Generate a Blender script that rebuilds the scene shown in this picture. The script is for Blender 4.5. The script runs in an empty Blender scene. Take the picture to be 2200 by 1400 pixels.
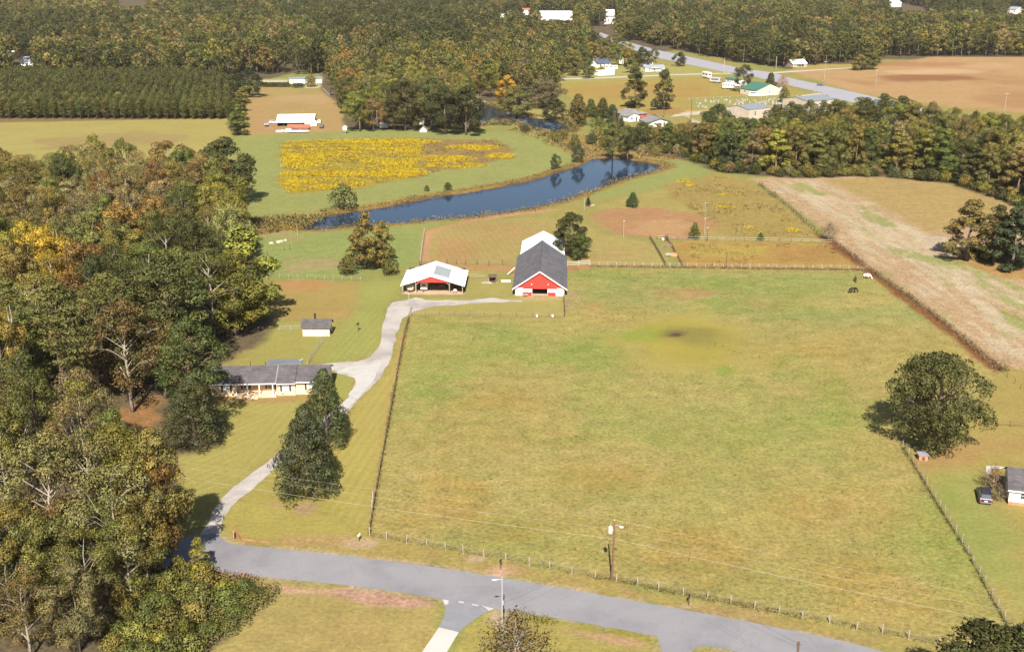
import bpy, bmesh, math, random
import numpy as np
from mathutils import Vector, Matrix

R = math.radians
random.seed(7)
rng = np.random.default_rng(7)
sc = bpy.context.scene
COL = sc.collection

# ------------------------------------------------------------------ camera, sky, sun, exposure
CAM_H, FOC, PITCH = 82.0, 2500.0, R(18.0)
cam_data = bpy.data.cameras.new('camera')
cam = bpy.data.objects.new('camera', cam_data)
COL.objects.link(cam)
cam.location = (0, 0, CAM_H)
cam.rotation_euler = (R(90) - PITCH, 0, 0)
cam_data.sensor_width = 36.0
cam_data.lens = FOC / 2200.0 * 36.0
cam_data.clip_start = 1.0
cam_data.clip_end = 12000.0
sc.camera = cam

SUN_EL, SUN_AZ = R(42.0), R(180 + 1.2)      # azimuth of the sun itself, clockwise from +Y: behind the camera
world = bpy.data.worlds.new('World')
sc.world = world
world.use_nodes = True
wn = world.node_tree.nodes
wl = world.node_tree.links
bg = wn['Background']
skyn = wn.new('ShaderNodeTexSky')
skyn.sky_type = 'NISHITA'
skyn.sun_disc = False
skyn.sun_elevation = SUN_EL
skyn.sun_rotation = SUN_AZ
skyn.altitude = 50
skyn.dust_density = 1.5
wl.new(skyn.outputs[0], bg.inputs[0])
bg.inputs[1].default_value = 0.05
sun_data = bpy.data.lights.new('sun', 'SUN')
sun_data.energy = 4.9
sun_data.angle = R(0.53)
sun_data.color = (1.0, 0.93, 0.82)
sun = bpy.data.objects.new('sun', sun_data)
COL.objects.link(sun)
sd = Vector((math.sin(SUN_AZ) * math.cos(SUN_EL), math.cos(SUN_AZ) * math.cos(SUN_EL), math.sin(SUN_EL)))
sun.rotation_euler = sd.to_track_quat('Z', 'Y').to_euler()
sun.location = (0, 0, 300)
sc.view_settings.view_transform = 'Standard'
sc.view_settings.look = 'None'
sc.view_settings.gamma = 1.0
sc.view_settings.exposure = 1.34
sc.cycles.max_bounces = 6
sc.cycles.diffuse_bounces = 2
sc.cycles.glossy_bounces = 2
sc.cycles.transmission_bounces = 3
sc.cycles.transparent_max_bounces = 4
try:
    sc.cycles.use_denoising = True
except Exception:
    pass


def P(px, py, z=0.0):
    """Ground position (at height z) of a point of the surveyed picture: x right, y ahead, metres."""
    px = np.asarray(px, float); py = np.asarray(py, float)
    v = (py - 700.0) / FOC
    t = (CAM_H - z) / (math.sin(PITCH) + v * math.cos(PITCH))
    return (px - 1100.0) / FOC * t, (math.cos(PITCH) - v * math.sin(PITCH)) * t


def PV(px, py, z=0.0):
    x, y = P(px, py, z)
    return Vector((float(x), float(y), float(z)))


def PP(pts, z=0.0):
    a = np.array(pts, float)
    x, y = P(a[:, 0], a[:, 1], z)
    return np.stack([x, y], 1)


def UP(x, y, z=0.0):
    """inverse of P"""
    dx = np.asarray(x, float); dy = np.asarray(y, float); dz = np.asarray(z, float) - CAM_H
    c, s = math.cos(PITCH), math.sin(PITCH)
    depth = dy * c - dz * s
    v = (-dz * c - dy * s) / depth
    return 1100 + FOC * dx / depth, 700 + FOC * v


# ------------------------------------------------------------------ numeric helpers
def hash2(i, j, seed):
    n = (i.astype(np.int64) * 374761393 + j.astype(np.int64) * 668265263 + seed * 982451653) & 0x7fffffff
    n = ((n ^ (n >> 13)) * 1274126177) & 0x7fffffff
    n = n ^ (n >> 16)
    return (n & 0xffff) / 65535.0


def vnoise(x, y, scale, seed=0, octv=3):
    out = 0; amp = 1; tot = 0
    for o in range(octv):
        u = x / scale * (2 ** o); v = y / scale * (2 ** o)
        i = np.floor(u); j = np.floor(v)
        fu = u - i; fv = v - j
        fu = fu * fu * (3 - 2 * fu); fv = fv * fv * (3 - 2 * fv)
        s = seed + o * 17
        a = hash2(i, j, s); b = hash2(i + 1, j, s); c = hash2(i, j + 1, s); d = hash2(i + 1, j + 1, s)
        out = out + amp * ((a * (1 - fu) + b * fu) * (1 - fv) + (c * (1 - fu) + d * fu) * fv)
        tot += amp; amp *= 0.5
    return out / tot


def sdist(x, y, poly):
    """signed distance to a polygon, positive inside"""
    d2 = np.full(x.shape, 1e18); inside = np.zeros(x.shape, bool)
    n = len(poly)
    for k in range(n):
        ax, ay = poly[k]; bx, by = poly[(k + 1) % n]
        ex, ey = bx - ax, by - ay
        L = ex * ex + ey * ey + 1e-12
        t = np.clip(((x - ax) * ex + (y - ay) * ey) / L, 0, 1)
        dx = x - ax - t * ex; dy = y - ay - t * ey
        d2 = np.minimum(d2, dx * dx + dy * dy)
        cond = (ay > y) != (by > y)
        with np.errstate(divide='ignore', invalid='ignore'):
            xi = ax + (y - ay) / (by - ay if by != ay else 1e-12) * ex
        inside ^= cond & (x < xi)
    d = np.sqrt(d2)
    return np.where(inside, d, -d)


def inpoly(x, y, poly):
    return sdist(np.atleast_1d(np.asarray(x, float)), np.atleast_1d(np.asarray(y, float)), poly) > 0


def smooth(t):
    t = np.clip(t, 0, 1)
    return t * t * (3 - 2 * t)


def lin(r, g, b):
    f = lambda c: (c / 255 / 12.92) if c / 255 <= 0.04045 else ((c / 255 + 0.055) / 1.055) ** 2.4
    return np.array([f(r), f(g), f(b)])


LIGHT = 2.5 * np.array([1.02, 0.98, 0.93])


def alb(r, g, b):
    """albedo of a sunlit flat surface that the picture shows as this sRGB colour"""
    return tuple(np.minimum(lin(r, g, b) / LIGHT, 0.85))


# ------------------------------------------------------------------ materials
MATS = {}


def new_mat(name):
    m = bpy.data.materials.new(name)
    m.use_nodes = True
    nt = m.node_tree
    b = nt.nodes['Principled BSDF']
    return m, nt, b


def N(nt, t, **kw):
    n = nt.nodes.new(t)
    for k, v in kw.items():
        setattr(n, k, v)
    return n


def mathn(nt, op, a, b=None, c=None):
    n = nt.nodes.new('ShaderNodeMath'); n.operation = op
    for i, v in enumerate((a, b, c)):
        if v is None: continue
        if isinstance(v, (int, float)): n.inputs[i].default_value = v
        else: nt.links.new(v, n.inputs[i])
    return n.outputs[0]


def mixc(nt, fac, a, b, mode='MIX'):
    n = nt.nodes.new('ShaderNodeMix'); n.data_type = 'RGBA'; n.blend_type = mode
    for i, v in ((0, fac), (6, a), (7, b)):
        if isinstance(v, (int, float)): n.inputs[i].default_value = v
        elif isinstance(v, (tuple, list, np.ndarray)): n.inputs[i].default_value = (*[float(q) for q in v[:3]], 1)
        else: nt.links.new(v, n.inputs[i])
    return n.outputs[2]


def noise(nt, vec, scale, detail=3, rough=0.55):
    n = nt.nodes.new('ShaderNodeTexNoise')
    n.inputs['Scale'].default_value = scale; n.inputs['Detail'].default_value = detail; n.inputs['Roughness'].default_value = rough
    if vec is not None: nt.links.new(vec, n.inputs['Vector'])
    return n.outputs[0]


def maprange(nt, v, a, b, c, d):
    n = nt.nodes.new('ShaderNodeMapRange')
    nt.links.new(v, n.inputs[0])
    for i, q in enumerate((a, b, c, d)): n.inputs[i + 1].default_value = q
    return n.outputs[0]


def plain(name, col, rough=0.6, var=0.12, scale=3.0, spec=0.3, metal=0.0, bump=0.0, streak=None):
    """a painted / weathered surface: base colour broken up by wear at two sizes"""
    if name in MATS: return MATS[name]
    m, nt, b = new_mat(name)
    tc = N(nt, 'ShaderNodeTexCoord')
    vec = tc.outputs['Object']
    if streak:
        mp = N(nt, 'ShaderNodeMapping'); mp.inputs['Scale'].default_value = streak
        nt.links.new(vec, mp.inputs[0]); vec = mp.outputs[0]
    n1 = noise(nt, vec, scale, 4); n2 = noise(nt, vec, scale * 0.17, 3)
    f = mathn(nt, 'ADD', maprange(nt, n1, 0.25, 0.75, -var, var), maprange(nt, n2, 0.3, 0.7, -var, var))
    v = mathn(nt, 'ADD', f, 1.0)
    c = mixc(nt, 1.0, col, v, 'MULTIPLY')
    nt.links.new(c, b.inputs['Base Color'])
    b.inputs['Roughness'].default_value = rough
    b.inputs['Specular IOR Level'].default_value = spec
    b.inputs['Metallic'].default_value = metal
    if bump:
        bp = N(nt, 'ShaderNodeBump'); bp.inputs['Strength'].default_value = 0.5; bp.inputs['Distance'].default_value = bump
        nt.links.new(n1, bp.inputs['Height']); nt.links.new(bp.outputs[0], b.inputs['Normal'])
    MATS[name] = m
    return m


def shingle(name, col, row=0.3):
    if name in MATS: return MATS[name]
    m, nt, b = new_mat(name)
    tc = N(nt, 'ShaderNodeTexCoord')
    br = N(nt, 'ShaderNodeTexBrick')
    br.inputs['Scale'].default_value = 1.0
    br.inputs['Brick Width'].default_value = 0.9; br.inputs['Row Height'].default_value = row
    br.inputs['Mortar Size'].default_value = 0.02
    br.inputs['Color1'].default_value = (*col, 1); br.inputs['Color2'].default_value = (*[c * 1.35 for c in col], 1)
    br.inputs['Mortar'].default_value = (*[c * 0.6 for c in col], 1)
    nt.links.new(tc.outputs['Object'], br.inputs['Vector'])
    n2 = noise(nt, tc.outputs['Object'], 0.5, 4); n3 = noise(nt, tc.outputs['Object'], 6, 3)
    v = mathn(nt, 'ADD', maprange(nt, n2, 0.3, 0.7, 0.75, 1.2), maprange(nt, n3, 0.3, 0.7, -0.2, 0.2))
    nt.links.new(mixc(nt, 1.0, br.outputs[0], v, 'MULTIPLY'), b.inputs['Base Color'])
    b.inputs['Roughness'].default_value = 0.9; b.inputs['Specular IOR Level'].default_value = 0.15
    MATS[name] = m
    return m


def ribbed(name, col, axis=0, pitch=0.6, rough=0.45, var=0.06):
    """ribbed sheet metal: real bump ribs along one axis, light dirt"""
    if name in MATS: return MATS[name]
    m, nt, b = new_mat(name)
    tc = N(nt, 'ShaderNodeTexCoord')
    sp = N(nt, 'ShaderNodeSeparateXYZ'); nt.links.new(tc.outputs['Object'], sp.inputs[0])
    u = mathn(nt, 'FRACT', mathn(nt, 'MULTIPLY', sp.outputs[axis], 1.0 / pitch))
    tri = mathn(nt, 'ABSOLUTE', mathn(nt, 'SUBTRACT', u, 0.5))
    rib = mathn(nt, 'GREATER_THAN', tri, 0.42)
    bp = N(nt, 'ShaderNodeBump'); bp.inputs['Strength'].default_value = 0.6; bp.inputs['Distance'].default_value = 0.03
    nt.links.new(maprange(nt, tri, 0.36, 0.48, 0, 1), bp.inputs['Height']); nt.links.new(bp.outputs[0], b.inputs['Normal'])
    n2 = noise(nt, tc.outputs['Object'], 0.7, 4)
    v = maprange(nt, n2, 0.3, 0.7, 1 - var * 2, 1 + var)
    v = mathn(nt, 'SUBTRACT', v, mathn(nt, 'MULTIPLY', rib, 0.06))
    nt.links.new(mixc(nt, 1.0, col, v, 'MULTIPLY'), b.inputs['Base Color'])
    b.inputs['Roughness'].default_value = rough; b.inputs['Specular IOR Level'].default_value = 0.35
    MATS[name] = m
    return m


def foliage(name, attr='OBJECT', gloss=0.12, trans=0.16, var=1.0):
    """leaf material: colour of the tree, each spray and leaf varying round it"""
    if name in MATS: return MATS[name]
    m, nt, b = new_mat(name)
    if attr == 'OBJECT':
        base = N(nt, 'ShaderNodeObjectInfo').outputs['Color']
    elif attr == 'INSTANCER':
        a = N(nt, 'ShaderNodeAttribute', attribute_type='INSTANCER', attribute_name='tint'); base = a.outputs['Color']
    else:
        a = N(nt, 'ShaderNodeAttribute', attribute_type='GEOMETRY', attribute_name='tint'); base = a.outputs['Color']
    at = N(nt, 'ShaderNodeAttribute', attribute_type='GEOMETRY', attribute_name='leafvar')
    sp = N(nt, 'ShaderNodeSeparateXYZ'); nt.links.new(at.outputs['Vector'], sp.inputs[0])
    leaf, clump, third = sp.outputs
    v = mathn(nt, 'MULTIPLY', maprange(nt, leaf, 0, 1, 1 - 0.28 * var, 1 + 0.3 * var), maprange(nt, clump, 0, 1, 1 - 0.28 * var, 1 + 0.28 * var))
    c = mixc(nt, 1.0, base, v, 'MULTIPLY')
    warm = mixc(nt, 1.0, c, (1.38, 1.12, 0.78), 'MULTIPLY')
    c = mixc(nt, maprange(nt, third, 0.55, 1.0, 0, 0.8 * var), c, warm)
    nt.links.new(c, b.inputs['Base Color'])
    b.inputs['Roughness'].default_value = 0.55; b.inputs['Specular IOR Level'].default_value = gloss
    tr = N(nt, 'ShaderNodeBsdfTranslucent')
    nt.links.new(mixc(nt, 1.0, c, (1.1, 1.2, 0.6), 'MULTIPLY'), tr.inputs[0])
    ms = N(nt, 'ShaderNodeMixShader'); ms.inputs[0].default_value = trans
    nt.links.new(b.outputs[0], ms.inputs[1]); nt.links.new(tr.outputs[0], ms.inputs[2])
    nt.links.new(ms.outputs[0], nt.nodes['Material Output'].inputs[0])
    MATS[name] = m
    return m


M_LEAF = foliage('leaves')
M_LEAFG = foliage('glossy_leaves', gloss=0.25, trans=0.08)
M_LEAFI = foliage('far_leaves', 'INSTANCER', var=0.5)
M_WEED = foliage('weeds', 'GEOMETRY')
M_BARK = plain('bark', (0.13, 0.10, 0.075), 0.9, 0.3, 2.0, 0.1)
M_BARKP = plain('pale_bark', (0.24, 0.205, 0.165), 0.9, 0.3, 2.0, 0.1)
M_BARKR = plain('pine_bark', (0.13, 0.085, 0.06), 0.9, 0.3, 2.0, 0.1)


# ------------------------------------------------------------------ object helpers
def thing(name, label, cat, loc=(0, 0, 0), rotz=0.0, group=None, kind=None):
    o = bpy.data.objects.new(name, None)
    COL.objects.link(o)
    o.location = loc; o.rotation_euler = (0, 0, rotz)
    o.empty_display_size = 0.5
    tag(o, label, cat, group, kind)
    return o


def tag(o, label=None, cat=None, group=None, kind=None):
    if label: o['label'] = label
    if cat: o['category'] = cat
    if group: o['group'] = group
    if kind: o['kind'] = kind
    return o


def link(name, mesh, parent=None, mat=None):
    o = bpy.data.objects.new(name, mesh)
    COL.objects.link(o)
    if mat is not None and not mesh.materials: mesh.materials.append(mat)
    if parent is not None: o.parent = parent
    return o


class MB:
    """collects faces and links them as ONE mesh object"""
    def __init__(self): self.v = []; self.f = []

    def poly(self, pts):
        n = len(self.v); self.v += [tuple(p) for p in pts]; self.f.append(tuple(range(n, n + len(pts)))); return self

    def box(self, x0, x1, y0, y1, z0, z1):
        n = len(self.v)
        self.v += [(x0, y0, z0), (x1, y0, z0), (x1, y1, z0), (x0, y1, z0), (x0, y0, z1), (x1, y0, z1), (x1, y1, z1), (x0, y1, z1)]
        for f in ((3, 2, 1, 0), (4, 5, 6, 7), (0, 1, 5, 4), (1, 2, 6, 5), (2, 3, 7, 6), (3, 0, 4, 7)):
            self.f.append(tuple(n + i for i in f))
        return self

    def prism(self, prof, a0, a1, axis='y'):
        """profile of (u, z) extruded along y (u = x) or along x (u = y)"""
        n = len(self.v); k = len(prof)
        for a in (a0, a1):
            for u, z in prof:
                self.v.append((u, a, z) if axis == 'y' else (a, u, z))
        self.f.append(tuple(range(n, n + k))); self.f.append(tuple(range(n + 2 * k - 1, n + k - 1, -1)))
        for i in range(k):
            j = (i + 1) % k
            self.f.append((n + j, n + i, n + k + i, n + k + j))
        return self

    def tube(self, pts, radii, sides=6, cap=True):
        pts = [Vector(p) for p in pts]; n = len(self.v)
        for i, p in enumerate(pts):
            d = (pts[min(i + 1, len(pts) - 1)] - pts[max(i - 1, 0)])
            if d.length < 1e-9: d = Vector((0, 0, 1))
            d.normalize()
            a = d.orthogonal().normalized() if abs(d.z) < 0.9 else Vector((1, 0, 0)).cross(d).normalized()
            b = d.cross(a)
            r = radii[i] if hasattr(radii, '__len__') else radii
            for s in range(sides):
                t = 2 * math.pi * s / sides
                self.v.append(tuple(p + (a * math.cos(t) + b * math.sin(t)) * r))
        for i in range(len(pts) - 1):
            for s in range(sides):
                q = (s + 1) % sides
                self.f.append((n + i * sides + s, n + i * sides + q, n + (i + 1) * sides + q, n + (i + 1) * sides + s))
        if cap:
            self.f.append(tuple(n + s for s in reversed(range(sides))))
            self.f.append(tuple(n + (len(pts) - 1) * sides + s for s in range(sides)))
        return self

    def mesh(self, name):
        me = bpy.data.meshes.new(name)
        me.from_pydata(self.v, [], self.f)
        bm = bmesh.new(); bm.from_mesh(me)
        bmesh.ops.recalc_face_normals(bm, faces=bm.faces); bm.to_mesh(me); bm.free()
        return me

    def build(self, name, mat, parent=None, bevel=0.0, smooth_=False):
        me = self.mesh(name)
        if smooth_:
            for p in me.polygons: p.use_smooth = True
        o = link(name, me, parent, mat)
        if bevel:
            b = o.modifiers.new('edge', 'BEVEL'); b.width = bevel; b.segments = 2; b.limit_method = 'ANGLE'
        return o


def grid_mesh(name, verts, faces, mat, colattr=None):
    me = bpy.data.meshes.new(name)
    me.vertices.add(len(verts)); me.vertices.foreach_set('co', verts.astype(np.float32).ravel())
    k = faces.shape[1]
    me.loops.add(faces.size); me.polygons.add(len(faces))
    me.polygons.foreach_set('loop_start', np.arange(0, faces.size, k, dtype=np.int32))
    me.polygons.foreach_set('loop_total', np.full(len(faces), k, np.int32))
    me.loops.foreach_set('vertex_index', faces.astype(np.int32).ravel())
    me.update(calc_edges=True)
    me.materials.append(mat)
    return me


def leaf_mesh(name, pos, nrm, size, leafvar, mat, tint=None, aspect=0.75, r=None, shade=None):
    """many small leaf sprays as free quads. leafvar: (n,3) per spray; tint: (n,3) or None"""
    r = r or rng
    n = len(pos)
    nrm = nrm / (np.linalg.norm(nrm, axis=1, keepdims=True) + 1e-9)
    a = r.normal(size=(n, 3)); a -= nrm * (a * nrm).sum(1, keepdims=True)
    a /= np.linalg.norm(a, axis=1, keepdims=True) + 1e-9
    b = np.cross(nrm, a)
    s = np.asarray(size) * r.uniform(0.6, 1.35, n)
    s = s[:, None]
    j = lambda: r.uniform(0.65, 1.1, (n, 1))
    bend = nrm * s * r.uniform(-0.25, 0.25, (n, 1))
    v0 = pos + a * s * 0.5 * j() + bend
    v1 = pos + b * s * 0.5 * aspect * j() - bend
    v2 = pos - a * s * 0.5 * j() + bend
    v3 = pos - b * s * 0.5 * aspect * j() - bend
    V = np.stack([v0, v1, v2, v3], 1).reshape(-1, 3)
    Fc = np.arange(4 * n).reshape(n, 4)
    me = grid_mesh(name, V, Fc, mat)
    at = me.attributes.new('leafvar', 'FLOAT_VECTOR', 'FACE')
    at.data.foreach_set('vector', leafvar.astype(np.float32).ravel())
    if tint is not None:
        at = me.attributes.new('tint', 'FLOAT_COLOR', 'FACE')
        at.data.foreach_set('color', np.concatenate([tint, np.ones((n, 1))], 1).astype(np.float32).ravel())
    if shade is not None:
        sn_ = shade * 0.72 + nrm * 0.4
        sn_ /= np.linalg.norm(sn_, axis=1, keepdims=True) + 1e-9
        me.polygons.foreach_set('use_smooth', np.ones(n, bool))
        me.normals_split_custom_set_from_vertices(np.repeat(sn_, 4, 0).tolist())
    return me


def unit(r, n):
    d = r.normal(size=(n, 3)); return d / np.linalg.norm(d, axis=1, keepdims=True)
# ------------------------------------------------------------------ tree kinds
def tree_kind(kind, seed, h, w, base, prof, nclump, nleaf, leaf, csize, mat, barkmat, flat=0.8, limbs=12,
              trunk_r=0.3, aspect=0.75, shell=(0.78, 1.05), lean=0.0, jit=0.55, pale=False, low=0.45, boughs=0):
    """crown: leaf sprays on the shells of many branch clumps; trunk: tapered stem with limbs that reach the clumps"""
    r = np.random.default_rng(seed)
    cb = base * h
    hz = h - cb
    C = []; Rr = []
    lop = r.uniform(0, 6.28); lopa = r.uniform(0.05, 0.22)
    ga = 2.399963
    nb = boughs or nclump
    for i in range(nb):
        t = (i + 0.5) / nb
        t = t ** 0.85
        rad = prof(t) * w * 0.5
        ang = i * ga + r.uniform(-0.5, 0.5)
        k = math.sqrt(r.uniform(0.12, 1.0)) if t < 0.9 else r.uniform(0, 0.7)
        rad *= (1 + lopa * math.cos(ang - lop)) * r.uniform(0.82, 1.12)
        cr = csize * w * r.uniform(0.75, 1.25) * (0.75 + 0.35 * prof(t))
        rr = max(rad - cr * 0.75, 0) * k ** 0.5
        C.append((rr * math.cos(ang), rr * math.sin(ang), cb + cr * flat * 0.6 + t * (hz - cr * flat * 1.5) + r.uniform(-0.02, 0.02) * h))
        Rr.append((cr, cr, cr * flat))
    if boughs:
        B, Q = C, Rr; C, Rr = [], []
        per = nclump // boughs
        for (bx_, by_, bz_), (br, _, bf) in zip(B, Q):
            o_ = np.array([bx_, by_, (bz_ - cb - hz * 0.45) * 0.8]); o_ = o_ / (np.linalg.norm(o_) + 1e-6)
            bcl = r.uniform(0.8, 1.2)
            for q in range(per):
                dd_ = r.normal(size=3); dd_ /= np.linalg.norm(dd_)
                dd_ = dd_ + o_ * 0.75 + np.array([0, 0, 0.3]); dd_ /= np.linalg.norm(dd_)
                k_ = r.uniform(0.6, 1.05)
                C.append((bx_ + dd_[0] * br * k_, by_ + dd_[1] * br * k_, bz_ + dd_[2] * bf * k_))
                cr = br * r.uniform(0.36, 0.62); Rr.append((cr, cr, cr * min(1.0, flat * 1.05)))
    nclump = len(C)
    C = np.array(C); Rr = np.array(Rr)
    C[:, 0] += lean * (C[:, 2] / h) * w
    wts = Rr[:, 0] ** 2; wts = wts / wts.sum()
    idx = r.choice(nclump, nleaf, p=wts)
    d = unit(r, nleaf)
    flip = (d[:, 2] < 0) & (r.uniform(size=nleaf) < low)
    d[flip, 2] *= -1
    k = r.uniform(shell[0], shell[1], (nleaf, 1))
    lump = 1 + 0.22 * np.sin(d[:, :1] * 5 + idx[:, None]) * np.cos(d[:, 1:2] * 6 + idx[:, None] * 2)
    pos = C[idx] + Rr[idx] * d * k * lump
    nrm = d / Rr[idx] * Rr[idx, :1]
    nrm = nrm / np.linalg.norm(nrm, axis=1, keepdims=True) + r.normal(size=(nleaf, 3)) * jit
    pos[:, 2] = np.maximum(pos[:, 2], 0.15)
    cl = r.uniform(size=nclump); th = r.uniform(size=nclump)
    lv = np.stack([r.uniform(size=nleaf), cl[idx], np.clip(th[idx] * 0.75 + r.uniform(size=nleaf) * 0.4 - 0.1, 0, 1)], 1)
    out = d / Rr[idx] * Rr[idx, :1]
    out[:, 2] += 0.25
    out /= np.linalg.norm(out, axis=1, keepdims=True)
    crown = leaf_mesh(kind + '_crown', pos, nrm, leaf, lv, mat, aspect=aspect, r=r, shade=out)
    mb = MB()
    top = Vector((lean * w * 0.8, 0, h * 0.9))
    ks = 5
    stem = [Vector((0, 0, -0.3))]
    for i in range(1, ks + 1):
        q = i / ks
        stem.append(Vector((top.x * q ** 1.5 + r.normal() * 0.015 * h * q, r.normal() * 0.015 * h * q, top.z * q)))
    mb.tube(stem, [trunk_r * (1.25 if i == 0 else 1 - 0.85 * i / ks) for i in range(ks + 1)], 7)
    order = np.argsort(-Rr[:, 0] * (1 + r.uniform(size=nclump)))[:limbs]
    for i in order:
        c = Vector(C[i])
        z0 = min(max(c.z - 0.35 * math.hypot(c.x, c.y) - 0.08 * h, cb * 0.75), h * 0.85)
        q = z0 / top.z
        s0 = Vector((top.x * q ** 1.5, 0, z0))
        mid = s0.lerp(c, 0.5) + Vector((0, 0, 0.04 * h)) + Vector(r.normal(size=3) * 0.012 * h)
        rr = trunk_r * (0.5 - 0.3 * q)
        mb.tube([s0, mid, c + (c - mid) * 0.35], [rr, rr * 0.6, rr * 0.15], 5, False)
        if pale:
            for _ in range(2):
                e = c + Vector(r.normal(size=3) * Rr[i, 0] * 0.8); e.z = max(e.z, mid.z)
                mb.tube([mid, mid.lerp(e, 0.55) + Vector((0, 0, 0.01 * h)), e], [rr * 0.5, rr * 0.3, rr * 0.08], 4, False)
    trunk = mb.mesh(kind + '_trunk')
    trunk.materials.append(barkmat)
    for p in trunk.polygons: p.use_smooth = True
    real_w = 2 * np.percentile(np.hypot(pos[:, 0], pos[:, 1]), 97)
    real_h = np.percentile(pos[:, 2], 99.6)
    return dict(crown=crown, trunk=trunk, h=float(real_h), w=float(real_w))


p_round = lambda t: math.sin(math.pi * min(1, 0.16 + 0.84 * t) ** 0.9) ** 0.55 * (1 if t < 0.75 else 1 - (t - 0.75) * 0.9)
p_ovoid = lambda t: max(0.12, 1 - abs(2 * t - 0.88) ** 2.4 * 0.72) ** 0.6 * (0.8 + 0.25 * t)
p_dome = lambda t: (0.6 + 0.8 * t) if t < 0.5 else math.sqrt(max(0.02, 1 - ((t - 0.5) / 0.54) ** 2))
p_cone = lambda t: max(0.04, (1 - t) ** 0.8) * min(1, 0.72 + t * 2.2)
p_mag = lambda t: max(0.06, (1 - t ** 1.7)) ** 0.75 * min(1, 0.8 + t)
p_lump = lambda t: (0.78 + 0.22 * math.sin(t * 13)) * max(0.3, 1 - abs(2 * t - 0.62) ** 2.6 * 0.75)
p_magw = lambda t: max(0.08, 1 - t ** 2.0) ** 0.7
p_pine = lambda t: (0.55 + 0.9 * t) if t < 0.45 else max(0.15, 1 - ((t - 0.45) / 0.6) ** 1.8)
p_spread = lambda t: (0.78 + 0.55 * t) if t < 0.4 else max(0.1, math.sqrt(max(0, 1 - ((t - 0.4) / 0.63) ** 2)))

KIND = {}
KIND['broad'] = [tree_kind('broadleaf', 10 + s, 18, 13, 0.2, (p_dome, p_ovoid)[s % 2], 78, 16500, 0.33, 0.19, M_LEAF, M_BARK, limbs=14, boughs=13) for s in range(4)]
KIND['round'] = [tree_kind('round_broadleaf', 20 + s, 15, 12, 0.12, p_round, 84, 17000, 0.33, 0.185, M_LEAF, M_BARK, limbs=14, boughs=14) for s in range(3)]
KIND['sparse'] = [tree_kind('thin_broadleaf', 30 + s, 18, 13, 0.22, p_dome, 78, 9500, 0.29, 0.18, M_LEAF, M_BARKP, limbs=18, pale=True, jit=0.8, trunk_r=0.3, boughs=13) for s in range(4)]
KIND['pine'] = [tree_kind('pine', 40 + s, 23, 10, 0.42, p_pine, 40, 5200, 0.55, 0.14, M_LEAF, M_BARKR, flat=0.55, limbs=26, aspect=0.4, jit=0.8, trunk_r=0.34) for s in range(4)]
KIND['bigpine'] = [tree_kind('tall_pine', 50 + s, 25, 17, 0.22, p_pine, 64, 11000, 0.58, 0.11, M_LEAF, M_BARKR, flat=0.6, limbs=34, aspect=0.42, jit=0.75, trunk_r=0.5) for s in range(2)]
KIND['rowpine'] = [tree_kind('young_pine', 60 + s, 9.5, 4.8, 0.14, p_ovoid, 22, 1300, 0.50, 0.2, M_LEAF, M_BARKR, flat=0.7, limbs=6, aspect=0.4, jit=0.8, trunk_r=0.1) for s in range(4)]
KIND['cedar'] = [tree_kind('cedar', 70 + s, 7, 4.2, 0.02, p_cone, 46, 3600, 0.30, 0.15, M_LEAF, M_BARK, flat=1.15, limbs=4, aspect=0.5, trunk_r=0.14) for s in range(3)]
KIND['magnolia'] = [tree_kind('magnolia', 80 + s, 15, 12, 0.01, p_magw, 130, 21000, 0.33, 0.105, M_LEAFG, M_BARK, flat=0.85, limbs=8, jit=0.5, aspect=0.6, trunk_r=0.3) for s in range(3)]
KIND['oak'] = [tree_kind('oak', 90 + s, 16, 20, 0.10, p_spread, 190, 24000, 0.37, 0.135, M_LEAF, M_BARK, flat=0.8, limbs=40, jit=0.55, trunk_r=0.6, boughs=27) for s in range(2)]
KIND['upright'] = [tree_kind('upright_broadleaf', 100 + s, 15, 8, 0.04, p_lump, 84, 9500, 0.36, 0.2, M_LEAF, M_BARK, flat=0.95, limbs=10, boughs=14) for s in range(2)]
KIND['bush'] = [tree_kind('bush', 110 + s, 3, 4, 0.0, p_round, 20, 1500, 0.26, 0.22, M_LEAF, M_BARK, limbs=4, trunk_r=0.06) for s in range(4)]
KIND['bare'] = [tree_kind('thin_shrub', 120 + s, 5, 6.5, 0.08, p_round, 40, 1500, 0.2, 0.15, M_LEAF, M_BARKP, limbs=30, pale=True, jit=1.0, trunk_r=0.13, shell=(0.3, 1.2)) for s in range(2)]
KIND['vine'] = [tree_kind('vine_clad', 130 + s, 17, 9, 0.02, p_mag, 90, 13500, 0.35, 0.19, M_LEAF, M_BARK, flat=1.1, limbs=6, boughs=15) for s in range(3)]

CATS = {'broad': ('broadleaf_tree', 'tree'), 'round': ('broadleaf_tree', 'tree'), 'sparse': ('thin_leaved_tree', 'tree'), 'pine': ('pine_tree', 'pine tree'),
        'bigpine': ('pine_tree', 'pine tree'), 'rowpine': ('young_pine', 'pine tree'), 'cedar': ('cedar_tree', 'cedar'), 'magnolia': ('magnolia_tree', 'magnolia'),
        'oak': ('oak_tree', 'oak tree'), 'upright': ('broadleaf_tree', 'tree'), 'bush': ('bush', 'bush'), 'bare': ('thin_shrub', 'shrub'), 'vine': ('vine_clad_tree', 'tree')}

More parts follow.
